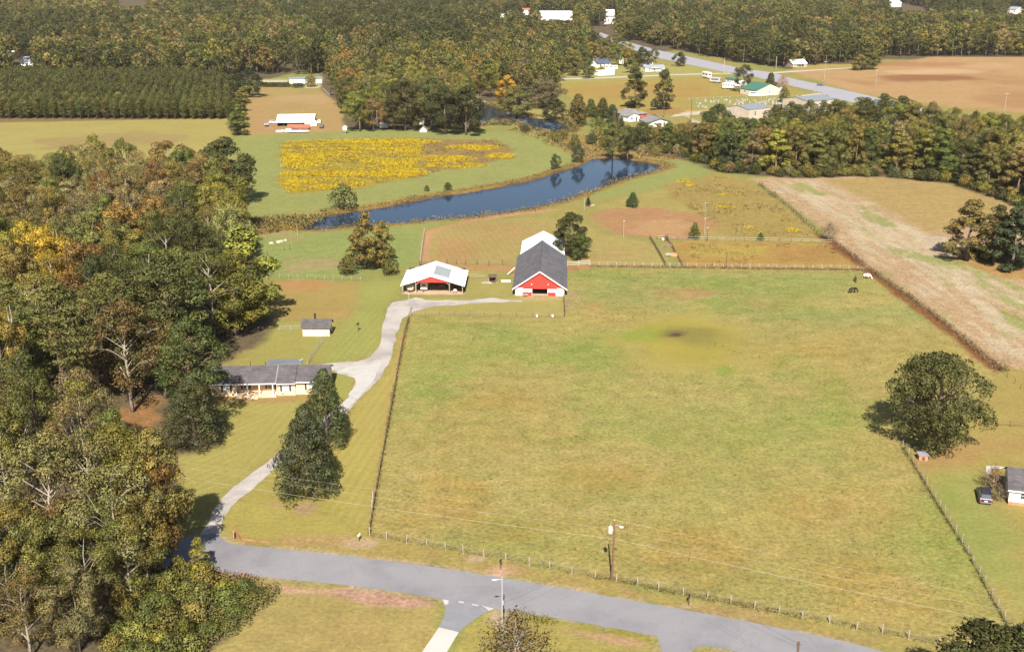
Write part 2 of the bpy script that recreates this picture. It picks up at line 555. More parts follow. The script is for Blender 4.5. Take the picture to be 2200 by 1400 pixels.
C_ = dict(dgreen=(.052, .056, .018), green=(.082, .090, .024), mgreen=(.115, .115, .030), olive=(.145, .122, .032), ygreen=(.168, .156, .030), lime=(.126, .140, .029),
          rust=(.170, .112, .032), tan=(.22, .168, .066), brown=(.140, .106, .036), gold=(.235, .172, .024), orange=(.19, .12, .030), grey=(.165, .142, .060),
          pine=(.074, .078, .024), pine2=(.096, .096, .028), bluegreen=(.062, .078, .030), plum=(.12, .07, .045), magn=(.042, .050, .017), sage=(.158, .150, .052))


def jcol(c, r=None, a=0.14):
    r = r or rng
    c = np.array(C_[c] if isinstance(c, str) else c)
    c = c * (1 + r.normal() * a) * (1 + r.normal(size=3) * a * 0.35)
    return np.clip(c, 0.01, 0.6)


NT = [0]


def tree(kind, x, y, h, w, col, label, group=None, variant=None, rot=None, z=0.0, name=None, cat=None):
    pv = KIND[kind]
    v = pv[(NT[0] if variant is None else variant) % len(pv)]
    NT[0] += 1
    nm, ct = CATS[kind]
    t = thing(name or nm, label, cat or ct, (x, y, z), rng.uniform(0, 6.283) if rot is None else rot, group)
    sx = w / v['w']; sz = h / v['h']
    t.scale = (sx * rng.uniform(0.94, 1.06), sx * rng.uniform(0.94, 1.06), sz)
    c = link('crown', v['crown'], t)
    col = jcol(col)
    c.color = (*[float(q) for q in col], 1)
    k = link('trunk', v['trunk'], t)
    return t


def tree_at(kind, px, ptop, h, w, col, label, group=None, **kw):
    """a tree whose top stands at this picture point"""
    x, y = P(px, ptop, h * 0.98)
    return tree(kind, float(x), float(y), h, w, col, label, group, **kw)


ORD = 'first second third fourth fifth sixth seventh eighth ninth tenth eleventh twelfth thirteenth fourteenth fifteenth sixteenth seventeenth eighteenth nineteenth twentieth'.split()
TENS = {20: 'twenty', 30: 'thirty', 40: 'forty', 50: 'fifty', 60: 'sixty'}


def ordw(n):
    if n <= 20: return ORD[n - 1]
    t, u = n // 10 * 10, n % 10
    return TENS[t] + '-' + ORD[u - 1] if u else {30: 'thirtieth', 40: 'fortieth', 50: 'fiftieth', 60: 'sixtieth'}[t]
# ------------------------------------------------------------------ ground
POND = [(640, 484), (668, 474), (705, 464), (770, 452), (850, 440), (950, 420), (1050, 405), (1130, 390), (1200, 370), (1255, 352), (1276, 339), (1330, 339),
        (1380, 346), (1412, 351), (1424, 358), (1390, 369), (1330, 384), (1270, 407), (1200, 431), (1130, 447), (1050, 459), (960, 468), (870, 475), (780, 480), (700, 489), (660, 491)]
POND2 = [(1020, 218), (1048, 226), (1078, 238), (1112, 247), (1160, 254), (1200, 261), (1229, 272), (1216, 283), (1185, 283), (1150, 276), (1112, 262), (1080, 262), (1050, 263), (1026, 268)]
WPOND, WPOND2 = PP(POND), PP(POND2)


def ell(px, py, rx, ry, n=20):
    return [(px + rx * math.cos(2 * math.pi * k / n), py + ry * math.sin(2 * math.pi * k / n)) for k in range(n)]


def grow(poly, d):
    c = np.roll(poly, -1, 0) - np.roll(poly, 1, 0)
    n = np.stack([c[:, 1], -c[:, 0]], 1); n /= np.linalg.norm(n, axis=1, keepdims=True)
    area = np.sum(poly[:, 0] * np.roll(poly[:, 1], -1) - np.roll(poly[:, 0], -1) * poly[:, 1])
    return poly + n * d * (1 if area > 0 else -1)


ROAD = [(-260, 1112), (200, 1138), (372, 1158), (420, 1150), (458, 1146), (472, 1150), (483, 1162), (500, 1168), (620, 1181), (750, 1193.5), (951, 1220), (1086, 1241.5), (1250, 1270), (1450, 1305.5), (1640, 1341), (1824, 1379), (1900, 1400), (2060, 1436), (1760, 1436),
        (1585, 1400), (1554, 1392), (1508, 1387), (1492, 1392), (1480, 1410), (1422, 1410), (1421, 1392), (1412, 1366), (1300, 1345.5), (1182, 1325), (1062, 1307.5), (947, 1286.5), (850, 1271), (750, 1257), (600, 1242), (449, 1229), (380, 1226), (200, 1200), (-260, 1172)]
dd = [96.0]
while dd[-1] < 5200:
    D = dd[-1]
    dd.append(D + max(0.75, 0.62 * (D * D + CAM_H ** 2) / CAM_H / 1164))
GY = np.array([-55.0, -25, 0, 20, 40, 55, 65, 74, 80, 84, 87, 90, 93] + dd)
gx = list(np.arange(-185, 185.1, 1.0))
s = 1.2; x = 185.0
while x < 3200:
    x += s; gx.append(x); gx.insert(0, -x); s *= 1.035
GX = np.array(gx)
XX, YY = np.meshgrid(GX, GY)
gxv, gyv = XX.ravel(), YY.ravel()

warp = (vnoise(gxv, gyv, 9, 1) - 0.5) * 2
warp2 = (vnoise(gxv, gyv, 3, 5) - 0.5) * 2
base_n = vnoise(gxv, gyv, 40, 11, 4)
cover = np.zeros((len(gxv), 3)); rough = np.full(len(gxv), 0.35)
g0 = np.array(alb(176, 160, 92)); g1 = np.array(alb(158, 158, 88))
cover[:] = g0 + (g1 - g0) * smooth((base_n - 0.35) / 0.35)[:, None]
stripe = np.zeros((len(gxv), 3))
UPX, UPY = UP(gxv, gyv)


def lay(pts, col, soft=2.0, amp=1.5, a=1.0, rgh=None, world=False, stripes=None, patchy=None):
    """one kind of ground cover: an area with an uneven edge"""
    poly = np.array(pts) if world else PP(pts)
    lo, hi = poly.min(0) - soft - amp - 8, poly.max(0) + soft + amp + 8
    m = (gxv > lo[0]) & (gxv < hi[0]) & (gyv > lo[1]) & (gyv < hi[1])
    if not m.any(): return
    q = sdist(gxv[m], gyv[m], poly) + warp[m] * amp + warp2[m] * amp * 0.4
    w = smooth(q / soft + 0.5) * a
    if patchy:
        qx, qy = gxv[m], gyv[m]
        if len(patchy) > 4:
            ca_, sa_ = math.cos(patchy[4]), math.sin(patchy[4])
            qx, qy = (qx * ca_ + qy * sa_) / patchy[5], -qx * sa_ + qy * ca_
        pn = vnoise(qx, qy, patchy[0], patchy[3] if len(patchy) > 3 else 23, 4)
        w = w * smooth((pn - patchy[1]) / patchy[2])
    cover[m] += (np.array(col) - cover[m]) * w[:, None]
    if rgh is not None: rough[m] += (rgh - rough[m]) * w
    if stripes:
        ang, width, amp_s = stripes
        k = 2 * math.pi / width
        core = smooth(q / 1.5)
        mm = q > -14
        ii = np.where(m)[0]
        stripe[ii[mm], 0] = math.cos(ang) * k; stripe[ii[mm], 1] = math.sin(ang) * k
        stripe[ii, 2] = np.maximum(stripe[ii, 2] * (1 - core), amp_s * core)


# far woodland floor, everything beyond
litter = alb(120, 92, 60)
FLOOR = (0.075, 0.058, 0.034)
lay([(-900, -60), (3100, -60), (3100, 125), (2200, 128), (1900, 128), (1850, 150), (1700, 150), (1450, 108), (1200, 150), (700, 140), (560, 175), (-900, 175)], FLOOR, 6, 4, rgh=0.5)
far_open = alb(196, 174, 104)
# left far field, plantation, lane field
lay([(-300, 268), (490, 252), (496, 300), (480, 345), (-300, 350)], alb(186, 170, 98), 4, 2, rgh=0.25)
lay([(60, 300), (300, 282), (420, 290), (360, 312), (100, 320)], alb(176, 150, 98), 6, 6, 0.8)
lay([(-300, 150), (495, 150), (497, 254), (-300, 268)], FLOOR, 2, 1.5)
lay([(-300, 258), (495, 248), (497, 254), (-300, 270)], alb(160, 130, 84), 1, 1, 0.7)
lay([(545, 190), (560, 184), (700, 186), (735, 225), (742, 285), (530, 292), (520, 240)], alb(192, 158, 102), 3, 2, rgh=0.25)
lay(ell(660, 212, 60, 10), alb(200, 168, 120), 8, 6, 0.7)
lay(ell(570, 270, 30, 10), alb(196, 152, 110), 8, 4, 0.7)
lay(ell(640, 196, 60, 7), alb(176, 164, 92), 8, 5, 0.6)
lay([(560, 170), (760, 166), (760, 186), (560, 184)], alb(186, 178, 110), 3, 2)
lay([(560, 173), (618, 173), (618, 177), (560, 177)], alb(225, 212, 180), 1.5, 1)
lay([(640, 186), (695, 184), (698, 188), (642, 190)], alb(225, 210, 180), 1.5, 1)
lay([(692, 190), (700, 190), (742, 222), (745, 232), (735, 232)], alb(214, 184, 150), 2, 1)
# green margin of the flower meadow
lay([(505, 292), (742, 283), (1030, 285), (1130, 290), (1180, 312), (1232, 330), (1225, 352), (1130, 380), (1000, 402), (860, 425), (760, 440), (690, 452), (620, 458), (520, 465), (500, 440), (520, 400), (512, 330)],
    alb(164, 165, 96), 3, 2.5, rgh=0.4)
lay([(1180, 300), (1450, 320), (1540, 350), (1520, 375), (1440, 400), (1330, 420), (1230, 432), (1100, 458), (960, 478), (900, 492), (700, 540), (560, 548), (548, 515), (640, 497), (700, 490), (960, 468), (1200, 430), (1420, 356), (1380, 340)],
    alb(163, 165, 95), 3, 2.0, rgh=0.35)
lay([(548, 510), (860, 488), (910, 497), (905, 570), (730, 598), (560, 600), (540, 560)], alb(158, 165, 94), 3, 2.5, rgh=0.4)
lay([(560, 500), (900, 480), (905, 560), (560, 590)], alb(182, 158, 112), 4, 4, 0.75, patchy=(14, 0.52, 0.14))
# flower meadow soil and stems
MEADOW = [(600, 318), (612, 304), (700, 301), (870, 297), (1010, 300), (1070, 300), (1100, 325), (1105, 340), (1050, 350), (960, 366), (880, 383), (760, 404), (620, 416), (602, 395), (608, 350)]
lay(MEADOW, alb(164, 136, 84), 5, 4, rgh=0.5)
lay([(600, 318), (612, 304), (700, 301), (870, 297), (915, 300), (900, 345), (900, 370), (880, 383), (760, 404), (620, 416), (602, 395), (608, 350)], alb(178, 158, 62), 3, 4, 0.9, rgh=0.4)
# pond banks
for wp, wd in ((WPOND, 5.0), (WPOND2, 6.0)):
    for off, colr in ((wd, alb(172, 140, 80)), (1.6, alb(130, 100, 58))):
        lo, hi = wp.min(0) - 14, wp.max(0) + 14
        m = (gxv > lo[0]) & (gxv < hi[0]) & (gyv > lo[1]) & (gyv < hi[1])
        q = sdist(gxv[m], gyv[m], wp) + warp[m] * 2.2 + off
        w = smooth(q / 2.0 + 0.5)
        cover[m] += (np.array(colr) - cover[m]) * w[:, None]; rough[m] += (0.6 - rough[m]) * w
lay([(1180, 300), (1260, 290), (1480, 330), (1440, 345), (1300, 336), (1262, 345), (1230, 335)], alb(178, 142, 84), 3, 2.5, 0.85, rgh=0.6)
lay([(520, 470), (640, 470), (700, 455), (660, 490), (560, 500), (520, 500)], alb(160, 128, 76), 3, 3, 0.9, rgh=0.6)
# beyond the second pond: pale fields
lay([(1200, 160), (1500, 155), (1660, 180), (1790, 212), (1700, 240), (1480, 240), (1300, 250), (1235, 215), (1195, 190)], alb(186, 162, 88), 5, 3, rgh=0.25)
lay([(1200, 150), (1500, 138), (1600, 160), (1500, 165), (1200, 178)], alb(182, 172, 100), 4, 2)
lay([(1210, 190), (1340, 182), (1500, 180), (1540, 205), (1300, 215)], alb(188, 152, 84), 6, 5, 0.7)
lay([(1380, 236), (1460, 233), (1480, 244), (1400, 248)], alb(184, 140, 90), 4, 3, 0.8)
lay([(1470, 238), (1705, 222), (1790, 222), (1800, 230), (1700, 236), (1600, 240), (1480, 247)], alb(222, 182, 118), 2, 1.5)
lay([(1464, 242), (1530, 238), (1530, 244), (1470, 248), (1505, 262), (1490, 268), (1480, 250)], alb(226, 204, 170), 2, 1.5)
lay([(1480, 212), (1760, 198), (1800, 215), (1700, 224), (1490, 238)], alb(176, 166, 98), 3, 2)
lay([(1100, 240), (1180, 225), (1240, 245), (1240, 262), (1160, 253)], alb(184, 166, 98), 3, 2)
# tan field right of the highway
lay([(1690, 150), (1850, 150), (2000, 122), (2600, 125), (2600, 240), (2200, 242), (2050, 232), (1850, 200), (1770, 178)], alb(202, 162, 112), 4, 3, rgh=0.35)
lay([(1700, 150), (1730, 138), (1850, 138), (1860, 148)], alb(190, 166, 96), 3, 2)
lay([(1750, 160), (2200, 150), (2600, 160), (2600, 240), (2100, 235)], alb(186, 140, 94), 8, 6, 0.7, patchy=(50, 0.45, 0.2))
lay(ell(2010, 154, 105, 6), alb(222, 182, 138), 8, 6, 0.9)
lay(ell(1990, 168, 110, 7), alb(160, 104, 70), 10, 8, 0.8)
lay(ell(2130, 142, 60, 6), alb(214, 170, 124), 8, 6, 0.8)
lay(ell(1960, 138, 120, 5), alb(190, 124, 92), 10, 8, 0.6)
# hay meadow and stubble field on the right
lay([(1540, 372), (1610, 385), (1760, 505), (1790, 522), (1480, 520), (1285, 440), (1440, 400)], alb(182, 164, 96), 3, 2, rgh=0.4)
lay([(1540, 374), (1615, 388), (1750, 500), (1770, 515), (1560, 510), (1440, 425), (1420, 398)], alb(176, 150, 86), 3, 3, 0.8, rgh=0.6)
_sa, _sb = P(1700, 450), P(2000, 665)
SANG = math.atan2(float(_sb[1] - _sa[1]), float(_sb[0] - _sa[0]))
STUB = [(1612, 384), (1680, 378), (1900, 378), (2050, 392), (2160, 425), (2260, 470), (2260, 800), (2150, 790), (1990, 660), (1860, 568), (1790, 515), (1700, 440)]
lay(STUB, alb(202, 168, 128), 2, 1.5, rgh=0.55)
lay([(1770, 385), (1920, 380), (2060, 396), (2160, 428), (2170, 470), (2010, 500), (1990, 505), (1880, 440)], alb(188, 160, 100), 6, 4, 0.9)
lay([(1640, 392), (1760, 388), (1880, 440), (2000, 505), (2030, 560), (2240, 640), (2240, 740), (2160, 700), (2050, 620), (1900, 520), (1760, 450)], alb(210, 186, 148), 5, 5, 0.85, rgh=0.4, patchy=(3.2, 0.26, 0.2, 23, SANG, 5))
lay([(1640, 386), (1760, 388), (2020, 520), (2240, 640), (2240, 780), (2140, 760), (1860, 550), (1700, 440)], alb(220, 202, 168), 3, 4, 0.6, rgh=0.45, patchy=(1.6, 0.44, 0.16, 41, SANG, 9))
lay([(1660, 395), (1800, 390), (1900, 450), (2060, 560), (2240, 600), (2230, 720), (2140, 720), (1960, 560), (1760, 430)], alb(166, 166, 92), 4, 4, 0.8, patchy=(5, 0.56, 0.1, 77, SANG, 3.5))
lay([(1920, 530), (2060, 552), (2200, 620), (2200, 660), (2060, 590), (1960, 560)], alb(162, 168, 92), 6, 6, 0.8, patchy=(4, 0.4, 0.15, 5, SANG, 3))
lay([(2060, 560), (2240, 560), (2240, 600), (2150, 596)], alb(190, 150, 92), 3, 3)
lay([(1990, 505), (2040, 510), (2070, 540), (2030, 555), (1990, 525)], alb(212, 188, 160), 3, 2, 0.9)
# lower right grass
lay([(1950, 960), (2090, 880), (2150, 795), (2300, 790), (2400, 1400), (2190, 1400), (2000, 1065)], alb(184, 162, 92), 3, 2, rgh=0.25)
lay([(2000, 1000), (2140, 1010), (2180, 1150), (2240, 1300), (2210, 1390), (2110, 1220)], alb(172, 168, 96), 6, 5, 0.8)
lay([(1960, 985), (2040, 960), (2200, 930), (2200, 960), (2040, 1010), (1975, 1010)], alb(190, 152, 96), 5, 5, 0.8)
lay([(2000, 1050), (2020, 1060), (2130, 1240), (2200, 1380), (2180, 1380)], alb(194, 164, 110), 3, 2, 0.7)
# arena, riding ring, bare earth
ARENA = [(922, 500), (1000, 478), (1140, 466), (1205, 470), (1210, 500), (1190, 565), (915, 566), (935, 520)]
lay(ARENA, alb(184, 162, 98), 2, 1.5, rgh=0.3, stripes=(R(12), 1.9, 0.045))
lay(ell(985, 540, 45, 26), alb(196, 150, 100), 6, 5, 0.6)
lay(ell(1080, 500, 60, 20), alb(190, 152, 98), 6, 5, 0.5)
lay([(908, 498), (922, 496), (1000, 472), (1130, 454), (1205, 448), (1205, 452), (1110, 462), (990, 482), (930, 502), (918, 566), (904, 566)], alb(206, 158, 112), 1.6, 1.0)
lay([(905, 568), (1115, 568), (1110, 600), (1000, 604), (1000, 582), (905, 574)], alb(200, 152, 104), 2, 1.5, 0.8)
lay(ell(1055, 588, 45, 10), alb(178, 164, 96), 3, 3, 0.8)
lay([(1270, 462), (1310, 450), (1400, 446), (1470, 452), (1530, 478), (1525, 500), (1480, 516), (1400, 510), (1330, 505), (1285, 490)], alb(190, 144, 100), 5, 4, rgh=0.4, stripes=(R(35), 2.4, 0.09))
lay(ell(1430, 490, 70, 18), alb(202, 160, 112), 5, 5, 0.8)
lay([(1220, 470), (1300, 500), (1400, 520), (1440, 570), (1220, 570)], alb(184, 166, 98), 3, 3, rgh=0.35)
lay([(1250, 540), (1400, 520), (1440, 570), (1260, 572)], alb(192, 158, 104), 4, 4, 0.6, patchy=(10, 0.45, 0.15))
lay([(1430, 518), (1785, 522), (1860, 575), (1470, 575)], alb(188, 152, 84), 2, 1.5, rgh=0.5)
lay(ell(1560, 540, 90, 14), alb(190, 166, 84), 6, 5, 0.8)
lay(ell(1730, 548, 80, 15), alb(180, 136, 82), 6, 5, 0.6)
# pasture
PASTURE = [(882, 678), (1213, 684), (1215, 640), (1217, 575), (1860, 580), (2145, 795), (2090, 880), (1940, 965), (2000, 1065), (2185, 1395), (2017, 1386), (1414, 1268), (1087, 1203), (794, 1149), (848, 850)]
lay(ell(2195, 362, 26, 14), alb(160, 166, 96), 3, 2)
lay(PASTURE, alb(182, 166, 98), 2, 0.6, rgh=0.55)
lay([(1217, 578), (1860, 582), (2000, 690), (1800, 700), (1500, 690), (1250, 650)], alb(162, 163, 94), 12, 9, 0.9)
for e in ((1000, 715, 130, 38), (960, 800, 90, 60), (900, 880, 45, 60), (1180, 770, 150, 36), (1300, 600, 110, 24), (1640, 640, 160, 40), (1720, 830, 110, 60), (1790, 900, 100, 40), (1560, 620, 90, 24),
          (2010, 1120, 60, 110), (2080, 1260, 60, 70), (1420, 900, 120, 40), (1650, 960, 80, 30), (1150, 880, 80, 40), (1290, 740, 90, 24), (1780, 1010, 60, 40)):
    lay(ell(*e), alb(152, 163, 80), 14, 10, 0.75, patchy=(18, 0.32, 0.22, int(e[0])))
for e in ((1060, 905, 90, 60), (990, 990, 80, 60), (1330, 1020, 90, 40), (1250, 1130, 200, 40), (1540, 1000, 90, 70), (1750, 1080, 130, 60), (1900, 1290, 180, 60), (980, 1100, 120, 50), (1740, 760, 120, 22), (1500, 1200, 140, 50)):
    lay(ell(*e), alb(186, 156, 86), 14, 10, 0.8, patchy=(16, 0.34, 0.2, int(e[1])))
lay(ell(1500, 640, 320, 26), alb(182, 162, 96), 14, 10, 0.5, patchy=(20, 0.4, 0.2, 3))
lay(ell(1270, 690, 170, 18), alb(186, 166, 96), 10, 8, 0.8)
lay(ell(1850, 640, 80, 24), alb(194, 170, 104), 10, 7, 0.8)
lay(ell(1470, 630, 50, 9), alb(178, 146, 92), 6, 5, 0.6)
lay(ell(1500, 633, 26, 4), alb(192, 146, 100), 3, 3, 0.5)
lay(ell(1228, 645, 14, 22), alb(190, 160, 118), 4, 3, 0.9)
lay(ell(1275, 656, 16, 4), alb(204, 150, 100), 2, 2, 0.8)
lay([(880, 682), (1215, 682), (1220, 690), (1100, 694), (880, 688)], alb(184, 164, 96), 2, 2, 0.8)
lay(ell(1700, 1010, 80, 14), alb(200, 174, 112), 6, 6, 0.6)
lay(ell(1650, 975, 26, 14), alb(196, 170, 108), 5, 4, 0.6)
lay(PASTURE, alb(204, 176, 118), 2, 2, 0.3, patchy=(2.2, 0.58, 0.08, 91, 0.3, 1.8))
lay(PASTURE, alb(142, 144, 74), 2, 2, 0.28, patchy=(3.2, 0.55, 0.1, 19, 0.1, 2.0))
lay(PASTURE, alb(188, 162, 94), 2, 2, 0.35, patchy=(26, 0.5, 0.2, 29))
lay(PASTURE, alb(164, 166, 90), 2, 2, 0.35, patchy=(30, 0.52, 0.2, 37))
lay(ell(1480, 735, 150, 66), alb(186, 168, 92), 12, 6, 0.9, rgh=0.15)
lay(ell(1480, 732, 100, 46), alb(184, 168, 74), 9, 4, 0.75, rgh=0.15)
lay(ell(1496, 722, 66, 22), alb(148, 136, 76), 7, 3, 0.75, rgh=0.15)
lay(ell(1446, 720, 26, 7), alb(118, 96, 70), 4, 2, 0.9)
lay(ell(1453, 719, 10, 2.5), alb(80, 62, 54), 1.5, 0.6, 0.9)
lay(ell(1556, 796, 16, 10), alb(150, 166, 70), 3, 2, 0.8)
lay(ell(1385, 718, 40, 14), alb(158, 168, 72), 6, 4, 0.7)
# barn yard
lay([(870, 640), (1110, 640), (1210, 640), (1212, 680), (885, 676)], alb(184, 170, 98), 2, 1.5, rgh=0.2)
lay([(1000, 580), (1105, 585), (1105, 640), (1000, 640)], alb(178, 166, 94), 2, 2, rgh=0.25)
lay(ell(1160, 640, 45, 6), alb(206, 180, 130), 2, 2, 0.8)
lay([(866, 622), (996, 622), (998, 633), (866, 633)], alb(206, 178, 142), 2, 1.2)
lay(ell(850, 622, 12, 6), alb(204, 158, 122), 2, 1.5)
lay([(1216, 570), (1270, 570), (1268, 578), (1216, 580)], alb(196, 140, 100), 1.5, 1.2)
# lawns round the house
lay([(572, 602), (770, 606), (780, 640), (755, 684), (560, 690), (560, 640)], alb(184, 158, 92), 4, 3, rgh=0.2)
lay(ell(650, 612, 60, 8), alb(200, 150, 96), 4, 4, 0.8)
lay(ell(740, 676, 26, 8), alb(200, 158, 104), 4, 4, 0.7)
lay([(780, 606), (870, 600), (868, 640), (832, 655), (820, 700), (800, 760), (690, 776), (716, 716), (752, 684)], alb(172, 170, 92), 4, 3, rgh=0.2, stripes=(R(70), 2.2, 0.05))
lay([(550, 690), (720, 690), (700, 740), (665, 788), (500, 790), (560, 720)], alb(178, 168, 92), 4, 3, rgh=0.2, stripes=(R(95), 1.8, 0.04))
lay([(480, 860), (720, 850), (640, 930), (560, 1000), (380, 1130), (330, 1130), (370, 980)], alb(184, 170, 96), 3, 1.5, rgh=0.2, stripes=(R(-38), 1.9, 0.055))
lay([(882, 690), (846, 850), (832, 920), (795, 1145), (690, 1110), (630, 1070), (700, 960), (760, 880), (835, 790)], alb(190, 172, 94), 2, 1.0, rgh=0.18, stripes=(R(-9), 1.55, 0.06))
lay([(884, 685), (872, 690), (830, 900), (794, 1145), (788, 1145), (822, 900), (852, 760), (868, 690)], alb(198, 158, 98), 1.2, 0.8, 0.8)
lay([(690, 790), (740, 800), (762, 818), (750, 850), (720, 880), (700, 850)], alb(176, 170, 92), 2, 1.0, rgh=0.2)
lay([(560, 1000), (640, 1000), (700, 1070), (800, 1140), (798, 1175), (490, 1160), (480, 1120)], alb(184, 168, 90), 2.5, 2, rgh=0.25)
lay(ell(657, 1092, 18, 12), alb(186, 150, 118), 1.2, 1.2, 0.8)
lay(ell(590, 1085, 14, 4), alb(196, 160, 116), 1.2, 1.2, 0.7)
lay([(440, 850), (720, 850), (720, 858), (560, 866), (440, 862)], alb(178, 140, 92), 1.5, 1, 0.6)
# verges of the road
lay([(494, 1160), (794, 1152), (1087, 1206), (1414, 1270), (1840, 1354), (2030, 1390), (1850, 1385), (1400, 1296), (1086, 1241), (951, 1220), (750, 1193), (494, 1166)], alb(182, 160, 94), 1.5, 1.2, rgh=0.4)
lay([(494, 1140), (794, 1150), (1087, 1204), (1414, 1270), (2030, 1390), (1850, 1385), (1086, 1241), (494, 1166)], alb(192, 156, 108), 1.5, 1.5, 0.6, patchy=(4, 0.56, 0.12, 8))
lay(ell(1075, 1228, 30, 14), alb(214, 170, 136), 1.5, 1.2)
lay(ell(775, 1166, 30, 8), alb(208, 178, 140), 1.5, 1.5, 0.8)
lay(ell(1020, 1200, 16, 5), alb(214, 178, 150), 1, 1, 0.8)
lay([(500, 1128), (508, 1128), (512, 1150), (560, 1158), (640, 1166), (640, 1169), (505, 1158)], alb(196, 146, 98), 1.0, 0.8, 0.6)
lay(ell(1480, 1300, 18, 6), alb(216, 190, 160), 1, 1, 0.8)
lay([(449, 1228), (750, 1258), (947, 1288), (940, 1420), (420, 1420), (540, 1300), (470, 1260)], alb(186, 164, 100), 1.5, 1, rgh=0.35)
lay([(455, 1230), (750, 1258), (947, 1288), (945, 1296), (750, 1268), (580, 1250), (500, 1248)], alb(164, 150, 76), 1.0, 0.8, 0.9)
lay([(598, 1260), (740, 1262), (930, 1290), (935, 1304), (880, 1304), (720, 1282), (600, 1274)], alb(206, 160, 136), 1.0, 1.2, 0.95, rgh=0.6)
lay([(610, 1262), (740, 1268), (920, 1296), (880, 1300), (720, 1280), (610, 1270)], alb(224, 190, 164), 1.0, 1.0, 0.8, patchy=(2.2, 0.48, 0.1, 5))
lay([(1062, 1310), (1182, 1327), (1410, 1366), (1420, 1400), (960, 1420), (1000, 1348)], alb(182, 166, 92), 1.2, 1, rgh=0.35)
lay([(1062, 1310), (1182, 1327), (1410, 1366), (1418, 1384), (1380, 1382), (1180, 1344), (1080, 1330)], alb(164, 154, 70), 1.0, 1, 0.9)
lay([(1180, 1338), (1260, 1352), (1390, 1378), (1400, 1392), (1340, 1388), (1230, 1364), (1180, 1352)], alb(200, 158, 122), 1.2, 1.0, 0.95)
lay(ell(1078, 1328, 26, 18), alb(210, 180, 148), 1.5, 1.5, 0.9)
lay(ell(700, 1360, 90, 24), alb(192, 160, 104), 6, 4, 0.5)
lay(grow(PP(ROAD), 0.7), alb(196, 172, 134), 0.9, 0.7, 0.85, rgh=0.6, world=True, patchy=(2.6, 0.34, 0.2, 61))
# boundary of the stubble field: brown weedy strip
lay([(1755, 500), (1790, 518), (1862, 574), (1995, 668), (2150, 794), (2140, 803), (1985, 680), (1855, 584), (1780, 524)], alb(150, 100, 64), 1.6, 1.0, rgh=0.6)
lay([(1268, 568), (1860, 574), (1860, 582), (1268, 574)], alb(182, 142, 92), 1.2, 1.0, 0.8, rgh=0.5)
# leaf litter under the woods
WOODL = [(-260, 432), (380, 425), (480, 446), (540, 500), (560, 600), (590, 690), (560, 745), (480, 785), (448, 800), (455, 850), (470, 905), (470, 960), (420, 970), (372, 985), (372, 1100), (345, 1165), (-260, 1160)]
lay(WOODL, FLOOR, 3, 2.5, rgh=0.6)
lay([(150, 930), (250, 880), (330, 850), (350, 900), (300, 930), (200, 960)], alb(178, 130, 80), 3, 3, 0.8)
lay([(-100, 930), (40, 940), (50, 990), (-20, 1010), (-100, 1010)], alb(100, 150, 40), 2, 2, 0.8)
WOODLB = [(-260, 1215), (350, 1225), (470, 1240), (560, 1270), (520, 1320), (420, 1420), (-260, 1420)]
lay(WOODLB, FLOOR, 2, 1.5, rgh=0.6)
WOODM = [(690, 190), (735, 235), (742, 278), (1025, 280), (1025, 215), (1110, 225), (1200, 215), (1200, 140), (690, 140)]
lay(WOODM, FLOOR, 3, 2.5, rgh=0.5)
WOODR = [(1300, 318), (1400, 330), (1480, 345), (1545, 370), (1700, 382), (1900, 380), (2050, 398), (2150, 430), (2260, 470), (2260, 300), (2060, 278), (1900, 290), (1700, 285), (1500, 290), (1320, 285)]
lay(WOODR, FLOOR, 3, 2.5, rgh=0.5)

gz = np.zeros(len(gxv))
for wp in (WPOND, WPOND2):
    lo, hi = wp.min(0) - 14, wp.max(0) + 14
    m = (gxv > lo[0]) & (gxv < hi[0]) & (gyv > lo[1]) & (gyv < hi[1])
    q = sdist(gxv[m], gyv[m], wp) + warp[m] * 0.8 + warp2[m] * 0.5
    gz[m] -= smooth((q + 2.5) / 5.0) * 1.5
gz += (vnoise(gxv, gyv, 1.7, 33, 2) - 0.5) * 0.05 * (gyv < 700)
ny_, nx_ = XX.shape
ii = np.arange(ny_ * nx_).reshape(ny_, nx_)
gf = np.stack([ii[:-1, :-1].ravel(), ii[:-1, 1:].ravel(), ii[1:, 1:].ravel(), ii[1:, :-1].ravel()], 1)

mg, nt, b = new_mat('ground_cover')
tc = N(nt, 'ShaderNodeTexCoord')
geo = N(nt, 'ShaderNodeNewGeometry')
pos = geo.outputs['Position']
ca = N(nt, 'ShaderNodeAttribute', attribute_name='cover')
ra = N(nt, 'ShaderNodeAttribute', attribute_name='rough')
sa = N(nt, 'ShaderNodeAttribute', attribute_name='stripe')
nA = noise(nt, pos, 0.055, 4, 0.6)
nB = noise(nt, pos, 0.33, 5, 0.68)
nC = noise(nt, pos, 1.5, 4, 0.7)
nD = noise(nt, pos, 5.0, 2, 0.7)
rg = ra.outputs['Fac']
t1 = mathn(nt, 'ADD', maprange(nt, nB, 0.25, 0.75, -0.5, 0.5), maprange(nt, nC, 0.25, 0.75, -1.0, 1.0))
t1 = mathn(nt, 'ADD', t1, maprange(nt, nD, 0.25, 0.75, -0.55, 0.55))
v = mathn(nt, 'MULTIPLY_ADD', t1, mathn(nt, 'MULTIPLY', rg, 0.85), 1.0)
v = mathn(nt, 'MULTIPLY', v, maprange(nt, nA, 0.25, 0.75, 0.93, 1.07))
